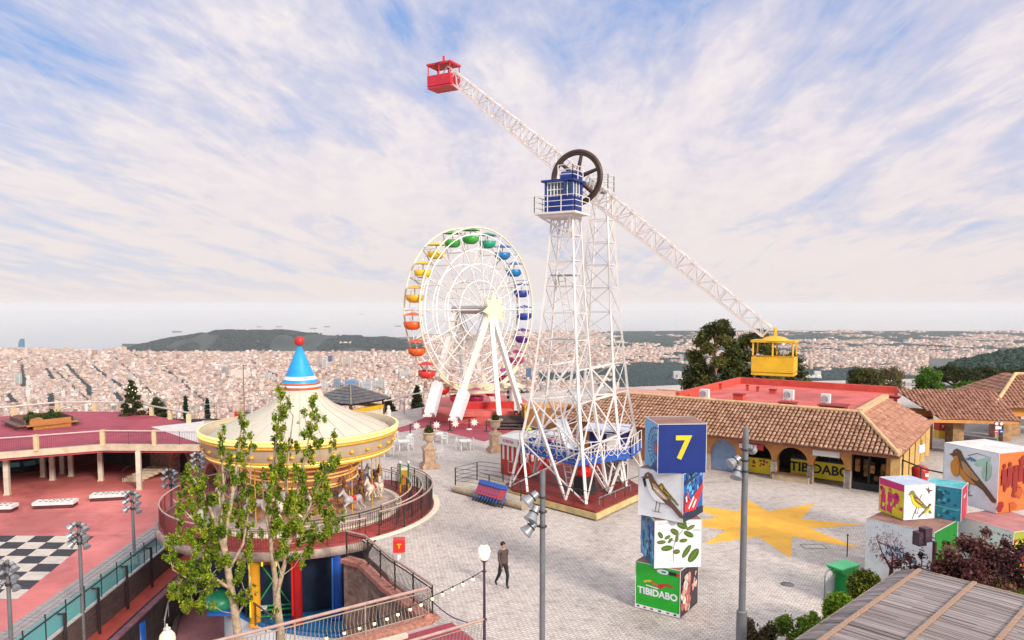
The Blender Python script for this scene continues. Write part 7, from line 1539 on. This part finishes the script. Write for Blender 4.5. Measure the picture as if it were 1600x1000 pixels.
b.path([d*(.5*math.cos(a))+Zv*(.78+.24*math.sin(a)) for a in np.linspace(0,PI,11)], .022, 6); b.build('frame', mat('slate steel', (.22,.27,.34), .4, .1, 5, metal=.5), t); MB().bar(-d*.45+Zv*.35, d*.45+Zv*.35, .03, .5).build('panel', mat('board white', (.66,.70,.76), .4, .05, 3), t); MB().bar(-d*.5+Zv*.68, d*.5+Zv*.68, .04, .12).build('header', M_WHITE, t)
# ============================================================ LAMPS
M_POLE = mat('pole grey', (.20,.21,.225), .5, .12, 2.5, metal=.3)
def flood(mb_case, parent, c, aim, s=1.0):
    c = Vector(c); d = Vector(aim).normalized(); x = d.orthogonal().normalized()
    b = MB(); b.tube(c-d*.22*s, c+d*.02*s, .13*s, .15*s, 14).tube(c+d*.02*s, c+d*.30*s, .15*s, .25*s, 14, caps=False); o = b.build('floodlight', mat('lamp aluminium', (.34,.36,.385), .35, .08, 5, metal=.5), parent)
    b = MB(); b.tube(c+d*.285*s, c+d*.305*s, .245*s, .245*s, 14); b.build('lens', mat('lamp glass', (.30,.33,.36), .15, .1, 4), o)
    b = MB(); b.ring(c, .165*s, .02*s, axis=d, n=14, m=5); b.build('clamp', M_DARKM, o); return o
def mast(name, label, base, z1, r0, r1, sleeve, lamps, group=None):
    t = thing(name, label, 'lamp post', tuple(base), 0, group); h = z1-base.z
    b = MB(); b.tube((0,0,0),(0,0,h),r0,r1,14); b.build('pole', M_POLE, t)
    if sleeve: MB().tube((0,0,0),(0,0,sleeve),r0*1.45,n=14).lathe([(r0*1.45,sleeve),(r0,sleeve+.04)],n=14).build('sleeve', M_POLE, t)
    for (dx_, dz, aim, s) in lamps:
        side = Vector(dx_); c = side + Zv*(h+dz); flood(None, t, c, aim, s)
        b = MB(); b.bar(Zv*(h+dz), c, .05*s).ring(Zv*(h+dz), r1*1.35, .03, n=12, m=5); b.build('bracket', M_DARKM, t)
    return t
p = aty(847,1075,21); mast('floodlight_mast', 'grey mast with three floodlights, nearer the middle of the square', Vector((p.x,p.y,0)), aty(848,735,21).z, .085, .08, 0, [((-.30,-.05,0),-.78,(-.8,-.3,-.6),.85),((-.26,-.12,0),-1.22,(-.45,-.5,-.8),.85),((-.34,-.05,0),-1.66,(-.75,-.3,-.65),.85)])
p = aty(1157,1050,21.5); mast('floodlight_mast', 'grey mast with a thick foot sleeve, right of the cube stack', Vector((p.x,p.y,0)), aty(1165,668,21.5).z, .11, .085, aty(1157,955,21.5).z, [((-.32,-.05,0),-.98,(-.85,-.3,-.5),.72),((-.26,-.12,0),-1.30,(-.35,-.5,-.8),.72),((.22,.2,0),-.66,(.6,.5,-.6),.55)])
LL = [(s_*.26, y_, z_, a_) for s_, y_, z_, a_ in ((-1,-.05,-.15,(-.6,-.4,-.6)),(1,-.05,-.22,(.6,-.3,-.6)),(-1,-.1,-.55,(-.7,-.4,-.5)),(1,-.1,-.62,(.7,-.3,-.5)),(-1,-.05,-.98,(-.6,-.4,-.6)),(1,0,-1.05,(.6,-.4,-.6)))]
lamps = [((a, b_, 0), z, aim, .72) for a, b_, z, aim in LL]
for px, py, zt, lb in [(212,925,None,'tall mast with a cluster of floodlights between the dominoes and glass screen'),(131,1004,None,'tall mast with a cluster of floodlights in front of the chessboard, second from the left'),(21,1075,None,'leftmost mast with a cluster of floodlights at the left edge')]:
    b0 = at(px, py, ZS); top_ = {212:(209,766),131:(122,815),21:(15,875)}[px]; mast('cluster_mast', lb, b0, aty(top_[0], top_[1], b0.y).z, .09, .075, 0, lamps)
b0 = at(270,850,ZL); mast('cluster_mast', 'mast with a cluster of pale floodlights left of the bushy young tree', b0, aty(266,732,b0.y).z, .085, .075, 0, lamps)
b0 = at(312,800,ZL); mast('cluster_mast', 'mast with a cluster of floodlights between the two stone arches', b0, aty(310,706,b0.y).z, .085, .075, 0, lamps)
GLB = mat('lit globe', (.95,.90,.78), .3, 0, emit=(1,.93,.76,.30)); GLB2 = mat('milky globe', (.80,.70,.52), .3, .04, 3, emit=(1,.85,.55,.18))
def globe_lamp(label, base, zc, r, m_, group=None):
    t = thing('globe_lamp', label, 'lamp post', tuple(base)); h = zc-base.z
    b = MB(); b.tube((0,0,0),(0,0,h-r*1.5),.05,.035,10); b.ring((0,0,h-r*3.2),.05,.02,n=12,m=5).ring((0,0,1.05),.06,.03,n=12,m=5).lathe([(.04,h-r*1.75),(r*.62,h-r*1.32),(r*.6,h-r*1.25),(.03,h-r*1.3)],n=16); b.build('post', mat('lamp iron', (.05,.03,.05), .45, .1, 5), t)
    MB().lathe([(r*.55,h-r*1.28),(r*.85,h-r*.7),(r,h),(r*.9,h+r*.6),(r*.55,h+r*1.05),(r*.38,h+r*1.2)],n=24).build('globe', m_, t)
    MB().lathe([(r*.42,h+r*1.2),(r*.46,h+r*1.45),(r*.25,h+r*1.6),(r*.12,h+r*1.62),(r*.1,h+r*2.0),(0,h+r*2.05)],n=14).build('cap', mat('cap pale', (.55,.55,.52), .4, .1, 4), t); return t
pl_ = Vector((P5.x, P5.y, 0)); globe_lamp('lit cream globe lamp on a thin dark post at the end of the footbridge rail', pl_, aty(757.5,862,P5.y).z, .20, GLB)
pg = aty(261.5,999,21.0); globe_lamp('milky globe lamp at the bottom left edge, above the lower pink path', Vector((pg.x,pg.y,ZP)), pg.z, .235, GLB2)
# string of bulbs from the lamp to the footbridge rail
bl = [(739,901),(723.4,909),(707.6,916.5),(691.5,924.6),(675.6,931.5),(658,941),(641,948),(621.6,956),(604.6,963),(585,970.5),(561.7,977.6),(538,985),(510,993)]
st0 = aty(757,890,P5.y); pts = [st0] + [aty(x, y, P5.y + .25 - .10*i) for i, (x, y) in enumerate(bl)]
t = thing('bulb_string', 'string of small lit bulbs hanging from the globe lamp along the footbridge rail', 'lights', tuple(st0)); b = MB(); b.path([p-st0 for p in pts], .012, 5); b.build('wire', M_BLACK, t)
for p in pts[1:]: bo_ = MB().sphere(p-st0-Zv*.085, .05, 10, 8).build('bulb', mat('warm bulb', (1,.85,.5), .3, 0, emit=(1,.70,.28,2.2)), t); MB().tube(p-st0-Zv*.045, p-st0+Zv*.02, .028, n=8).build('socket', M_BLACK, bo_)
ca = [aty(671,936,25.2), aty(680,944,25.0), aty(689,952,24.8), aty(700,960,24.6), aty(712,967,24.4), aty(735,974,24.2)]
tag(MB().path([q-ca[0] for q in ca], .022, 6).build('sagging_chain', mat('purple rope', (.12,.07,.14), .7, .1, 6)), 'dark purple chain sagging from the railing corner over the square', 'chain').location = ca[0]
# flagpole and box behind the carousel, white pillar
p = at(382,653,0); t = thing('thin_flagpole', 'thin bare brown pole standing behind the carousel against the city', 'pole', tuple(p)); MB().tube((0,0,0),(0,0,aty(382,571,p.y).z),.07,.05,8).build('pole', mat('rusty pole', (.30,.17,.10), .6, .15, 4), t); MB().sphere((0,0,aty(382,571,p.y).z),.08,8,6).build('finial', M_DARKM, t)
p = at(371,655,0); t = thing('red_fire_box', 'small red box on a post behind the carousel roof', 'box', tuple(p)); MB().box((0,0,.35),(.5,.3,.7)).build('box', M_REDP, t); MB().box((0,-.16,.4),(.3,.03,.3)).build('door', M_REDP, t)
p = at(607.5,661,0); tag(MB().lathe([(.28,0),(.26,.5),(.20,.9),(.24,1.15),(.12,1.32),(.16,1.45),(.12,1.6),(0,1.66)],n=16).build('white_statue', mat('chalk white', (.76,.70,.64), .7, .08, 3)), 'small white figure shaped pillar by the fence at the carousel roof rim', 'statue').location = p
# grey roofed pavilion
p = at(547,655,0); p.z = 0; D0 = 70.; P_ = aty(548,640,D0); t = thing('grey_pavilion', 'open pavilion with a grey hipped tile roof and a yellow beam', 'pavilion', (P_.x,P_.y,0), R(-32))
ez = aty(545,624,D0).z; az = aty(545,602,D0).z; rr = 2.75; MG = mat('grey tiles', (.17,.165,.18), .8, .2, 2, .2, col2=(.10,.10,.11)); b = MB()
for k in range(4):
    Mz = Matrix.Rotation(k*PI/2, 3, 'Z'); e = Mz @ Vector((1,0,0)); g = (Mz @ Vector((0,rr,0)) + Zv*(az-ez)).normalized(); tile_slope(b, [(0,0),(2*rr,0),(rr,math.hypot(rr,az-ez))], e, g, Mz @ Vector((-rr,-rr,0)) + Zv*ez, pitch=.26, course=.5)
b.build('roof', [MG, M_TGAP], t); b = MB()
for k in range(4): Mz = Matrix.Rotation(k*PI/2, 3, 'Z'); b.path([Mz @ Vector((-rr,-rr,0)) + Zv*(ez+.08), Vector((0,0,az+.08))], .09, 6)
b.build('hip_ridge', mat('grey ridge', (.30,.27,.22), .8, .15, 3), t)
for sx in (-1,1):
    for sy in (-1,1): MB().bar((sx*2.2,sy*2.2,0),(sx*2.2,sy*2.2,ez+.2),.2).build('post', mat('brown post', (.20,.09,.05), .7, .2, 3), t)
b = MB()
for k in range(4): Mz = Matrix.Rotation(k*PI/2, 3, 'Z'); b.bar(Mz @ Vector((-2.2,-2.25,ez-.75)), Mz @ Vector((2.2,-2.25,ez-.75)), .12, .36)
b.build('yellow_beam', M_YEL, t); b = MB(); b.bar((-2.2,-2.2,.5),(2.2,-2.2,.5),.08,.9); b.bar((2.2,-2.2,.5),(2.2,2.2,.5),.08,.9); b.build('counter', M_CREAM2, t)
MB().box((-2.2,-2.3,.7),(.8,.5,1.5)).build('red_panel', mat('dark red panel', (.26,.03,.03), .5, .1, 3), t); b = MB(); b.box((0,0,ez-.2),(4.2,4.2,.08)); b.build('dark_ceiling', M_DARKW, t)
# giant dominoes on the lower square
DW = mat('domino white', (.72,.68,.66), .6, .06, 2)
for px, py, rz_d, ln_, lb in [(87,792,.16,2.7,'white domino block in the middle with black pips'),(172,780,.22,2.5,'white domino block on the right by the thin pier'),(-8,799,.10,2.7,'white domino block cut by the left edge of the photo')]:
    p = at(px, py, ZL); t = thing('giant_domino', lb, 'domino', tuple(p), rz_d); b = MB(); b.box((0,0,.36),(ln_,.95,.22)).build('block', DW, t); b = MB(); b.box((0,0,.125),(ln_*.97,.9,.25)); b.build('dark_base', mat('domino base', (.10,.03,.04), .6, .2, 3), t)
    b = MB(); b.bar((0,-.42,.474),(0,.42,.474),.03,.01)
    for x in (-.9,-.5,-.2,.25,.55,.95):
        for y in (-.24,.24): b.lathe([(0,.478),(.09,.478),(.09,.471)], c=(x,y,0), n=10)
    b.build('pip', M_BLACK, t)
# ============================================================ REED ROOF, PLUM BUSH, SPEAKERS
ud = at(1424,893,2.9) - at(1272,1000,2.9); ud.z = 0; ud.normalize(); vd = Vector((ud.y,-ud.x,0)); Q0 = at(1424,893,2.9)
t = thing('reed_pergola', 'pergola with a curved roof of grey reed matting and wooden battens', 'pergola', (Q0.x,Q0.y,0)); 
def rp_(u, v):
    zz = 2.9 - (.32*max(0, .9-v)**2) - .012*max(0, v-2)**2; return ud*u + vd*(v-.55) + Zv*zz
nre = 470; vs_, fs_, cs_ = [], [], []; pal_ = np.array([[.34,.29,.285],[.27,.225,.22],[.39,.34,.33],[.21,.17,.165],[.35,.30,.30],[.31,.25,.235]])
stv = [0,.25,.5,.75,1.0,1.5,2.2,3.0,3.8,4.6,5.4,6.2,7.0,7.8,8.6,9.4,10.2]
for i in range(nre):
    u = .25 - 12.2*i/nre; r = .016*RNG.uniform(.7,1.25); brk_ = RNG.integers(2, len(stv)-2); col = pal_[RNG.integers(len(pal_))]*RNG.uniform(.75,1.2); j0 = RNG.normal()*.008; uu = 0
    for a in range(len(stv)-1):
        if a == brk_: col = pal_[RNG.integers(len(pal_))]*RNG.uniform(.7,1.2); j0 = RNG.normal()*.008
        n0 = len(vs_)
        for k, v in enumerate((stv[a], stv[a+1])):
            c = rp_(u + j0 + .006*math.sin(v*3+i), v) + Zv*(j0*.8)
            for dq in ((-r,0),(-r*.5,r*.9),(r*.5,r*.9),(r,0)): vs_.append(c + ud*dq[0] + Zv*dq[1])
        for q in range(3): fs_.append((n0+q, n0+q+1, n0+5+q, n0+4+q)); cs_.append(col*RNG.uniform(.88,1.1))
o = np_mesh('reed_matting', np.array([tuple(v) for v in vs_]), np.array(fs_), facecol_mat('reed surface', .9), np.array(cs_)); o.parent = t
b = MB(); nv = len(stv); sv = [rp_(.25, v)-Zv*.02 for v in stv]+[rp_(-12, v)-Zv*.02 for v in stv]; b.add(sv, [(i,i+1,nv+i+1,nv+i) for i in range(nv-1)]); b.build('backing_mat', mat('reed backing', (.22,.18,.17), .9, .2, 3), t)
for v in (.70, 2.15, 3.6, 5.05, 6.5, 7.95): b = MB(); b.bar(rp_(.3,v)+Zv*.05, rp_(-12.2,v)+Zv*.05, .11, .045); b.build('batten', mat('weathered batten', (.42,.27,.19), .8, .2, 3, .2, stretch=(6,6,1)), t)
b = MB()
for v in (.9, 5, 9):
    for u in (-.3,-5,-10): q = rp_(u,v); b.bar((q.x,q.y,0),(q.x,q.y,q.z-.1),.14)
b.build('post', mat('weathered batten', (.42,.27,.19)), t); b = MB(); b.path([rp_(.27, v)+Zv*.01 for v in stv], .035, 6); b.path([rp_(u, 0.0) for u in (.27,-6,-12)], .03, 6); b.build('edge_rail', mat('edge wood', (.36,.27,.2), .8, .2, 3), t)
b0 = at(1525,960,0); k = b0.y/FPX; PLUM = [(.10,.03,.04),(.06,.018,.03),(.15,.055,.06),(.03,.012,.02),(.22,.10,.09)]
def bush(label, base, lst, n, size, cols, stems, name='plum_bush'):
    t = thing(name, label, 'bush', tuple(base)); bl = []; b = MB()
    for x, y, rx, ry, o in lst: c = aty(x, y, base.y+o)-base; bl.append((c.x,c.y,c.z,rx*k,rx*k,ry*k))
    for q in bl[::stems]: b.path([(q[0]*.1,q[1]*.1,0),(q[0]*.5,q[1]*.5,q[2]*.55),(q[0],q[1],q[2])], .05, 6, .012)
    b.build('stem', mat('plum stem', (.10,.05,.05), .8, .2, 5), t); leafcloud('foliage', bl, n, size, cols, t, shell=.2); return t
b0 = at(1525,990,0); k = b0.y/FPX
bush('large dark plum leaved bush in front of the right hand cubes', b0, [(1484,868,20,20,0),(1508,850,22,20,.4),(1532,856,24,24,0),(1550,880,30,34,-.2),(1520,890,34,30,-.3),(1490,895,28,26,0),(1465,890,18,22,.1),(1575,880,26,36,0),(1590,910,26,34,-.2),(1560,920,34,26,-.4),(1520,920,30,18,-.4),(1480,915,18,14,0),(1595,860,12,20,.3),(1572,850,10,16,.3),(1540,832,12,10,.5)], 12000, .062, PLUM, 2)
b1 = at(1440,960,0); k = b1.y/FPX
bush('sparse plum branches reaching left across the tree cube', b1, [(1405,880,14,12,0),(1420,872,12,14,0),(1432,888,14,14,0),(1416,892,12,8,0),(1440,868,10,12,.1)], 620, .055, PLUM, 1)
b2 = at(1470,975,0); k = b2.y/FPX
bush('thin green and yellow flowered shrub between the tree cube and the plum bush', b2, [(1460,905,10,22,0),(1475,900,12,24,0),(1468,880,8,16,0),(1478,850,8,8,0),(1471,925,10,12,0)], 900, .06, [(.10,.13,.02),(.50,.38,.03),(.07,.09,.02),(.14,.10,.05)], 1, 'flowering_shrub')
b3 = at(1580,1000,0); k = b3.y/FPX
bush('bright green low shrub under the plum bush at the right edge', b3, [(1590,930,14,12,0),(1575,918,10,8,0),(1600,940,14,14,0),(1560,915,10,7,0)], 1500, .06, [(.12,.22,.02),(.07,.13,.02)], 2, 'green_shrub')
b4 = at(1456,960,0); t = thing('loudspeaker_post', 'maroon post with two dark box loudspeakers before the tree cube', 'loudspeaker', tuple(b4)); zt = aty(1456,846,b4.y).z; MB().tube((0,0,0),(0,0,zt),.07,n=10).build('post', mat('maroon post', (.11,.03,.04), .6, .15, 4), t)
for px, py, w_ in ((1437,841,.34),(1446,835,.30)): c = aty(px, py, b4.y)-b4; MB().box(c,(w_,.3,.48),rz=.3).build('speaker_box', mat('speaker plum', (.07,.035,.055), .5, .15, 4), t); MB().bar(c, (0,0,c.z-.15), .04).build('bracket', M_DARKM, t)
# ============================================================ THE WALKER
def person(label, base, rz, hgt, top_c, leg_c, hair_c):
    t = thing('person', label, 'person', tuple(base), rz); s = hgt/1.75
    J = [((0,0,.98),.135),((0,0,1.12),.125),((0,-.01,1.30),.145),((0,-.01,1.43),.12),((0,-.02,1.50),.055),((0,-.03,1.57),.062),((0,-.04,1.65),.092),((0,-.03,1.73),.06),
         ((.095,0,.92),.10),((.10,-.16,.52),.068),((.10,-.10,.11),.045),((.10,-.24,.04),.038),((-.095,0,.92),.10),((-.10,.10,.52),.068),((-.10,.36,.16),.045),((-.10,.27,.05),.038),
         ((.19,-.01,1.41),.062),((.25,.12,1.15),.046),((.24,.06,.90),.034),((.235,.0,.82),.036),((-.19,-.01,1.41),.062),((-.25,-.10,1.15),.046),((-.23,-.24,.93),.034),((-.22,-.30,.86),.036)]
    E_ = [(0,1),(1,2),(2,3),(3,4),(4,5),(5,6),(6,7),(0,8),(8,9),(9,10),(10,11),(0,12),(12,13),(13,14),(14,15),(3,16),(16,17),(17,18),(18,19),(3,20),(20,21),(21,22),(22,23)]
    me = bpy.data.meshes.new('body'); me.from_pydata([tuple(Vector(j[0])*s) for j in J], E_, []); o = bpy.data.objects.new('body', me); COL.objects.link(o)
    m_ = o.modifiers.new('skin', 'SKIN'); o.modifiers.new('sub', 'SUBSURF').render_levels = 2; o.modifiers['sub'].levels = 2
    for i, v in enumerate(me.skin_vertices[0].data): v.radius = (J[i][1]*s*(1.25 if i in (1,2,3,0) else 1), J[i][1]*s*(.85 if i in (1,2,3) else 1)); v.use_root = (i == 0)
    dg = bpy.context.evaluated_depsgraph_get(); em = bpy.data.meshes.new_from_object(o.evaluated_get(dg)); bpy.data.objects.remove(o)
    for c in (mat('skin tone', (.50,.30,.22), .5, .06, 6), mat('dark jacket', top_c, .8, .2, 5), mat('dark trousers', leg_c, .8, .2, 5), M_BLACK): em.materials.append(c)
    for p in em.polygons:
        c = p.center/s; p.use_smooth = True
        p.material_index = 3 if c.z < .10 else 2 if c.z < .97 and abs(c.x) < .19 else 0 if (c.z > 1.49 or (abs(c.x) > .17 and c.z < .90)) else 1
    bo = bpy.data.objects.new('body', em); COL.objects.link(bo); bo.parent = t
    MB().sphere((0,.0*s,1.685*s), .105*s, 14, 10, (.92,1.0,.95)).build('hair', mat('dark hair', hair_c, .7, .2, 8), t)
    b = MB()
    for x in (-.032,.032): b.sphere((x*s,-.128*s,1.652*s), .011*s, 8, 6)
    b.build('eye', M_BLACK, t); MB().sphere((0,-.135*s,1.625*s), .016*s, 8, 6, (.8,1,1.3)).build('nose', MATS['skin tone'], t)
    b = MB()
    for sx, y0, z0, tilt in ((.235,.0,.82,0),(-.22,-.30,.86,0)):
        for k in range(4): b.path([((sx+.0)*s,(y0-.03+.02*k)*s,(z0-.02)*s),((sx*1.0)*s,(y0-.035+.02*k)*s,(z0-.06-.008*(k in (1,2)))*s),((sx*.96)*s,(y0-.04+.02*k)*s,(z0-.09-.01*(k in (1,2)))*s)], .0085*s, 5, .007*s)
        b.path([((sx*.98)*s,(y0-.04)*s,(z0+.01)*s),((sx*.9)*s,(y0-.065)*s,(z0-.03)*s)], .009*s, 5, .008*s)
    b.build('fingers', MATS['skin tone'], t); return t
person('person in a dark jacket and dark trousers walking across the paved square', at(786,919,0), R(35), 1.82, (.10,.065,.065), (.02,.02,.028), (.03,.02,.018))
# ============================================================ AIR
hz = bpy.data.materials.new('sea haze'); hz.use_nodes = True; t_ = hz.node_tree; t_.nodes.clear(); v_ = N(t_, 'ShaderNodeVolumePrincipled'); v_.inputs['Color'].default_value = (.97,.98,1,1); v_.inputs['Density'].default_value = 2.4e-5; v_.inputs['Anisotropy'].default_value = 0.0
o_ = N(t_, 'ShaderNodeOutputMaterial'); L(t_, v_.outputs[0], o_.inputs['Volume'])
hb_ = MB().box((0, 25000, (ZC-6+70)/2), (124000, 56000, 70-(ZC-6))).build('haze', hz); tag(hb_, kind='stuff')
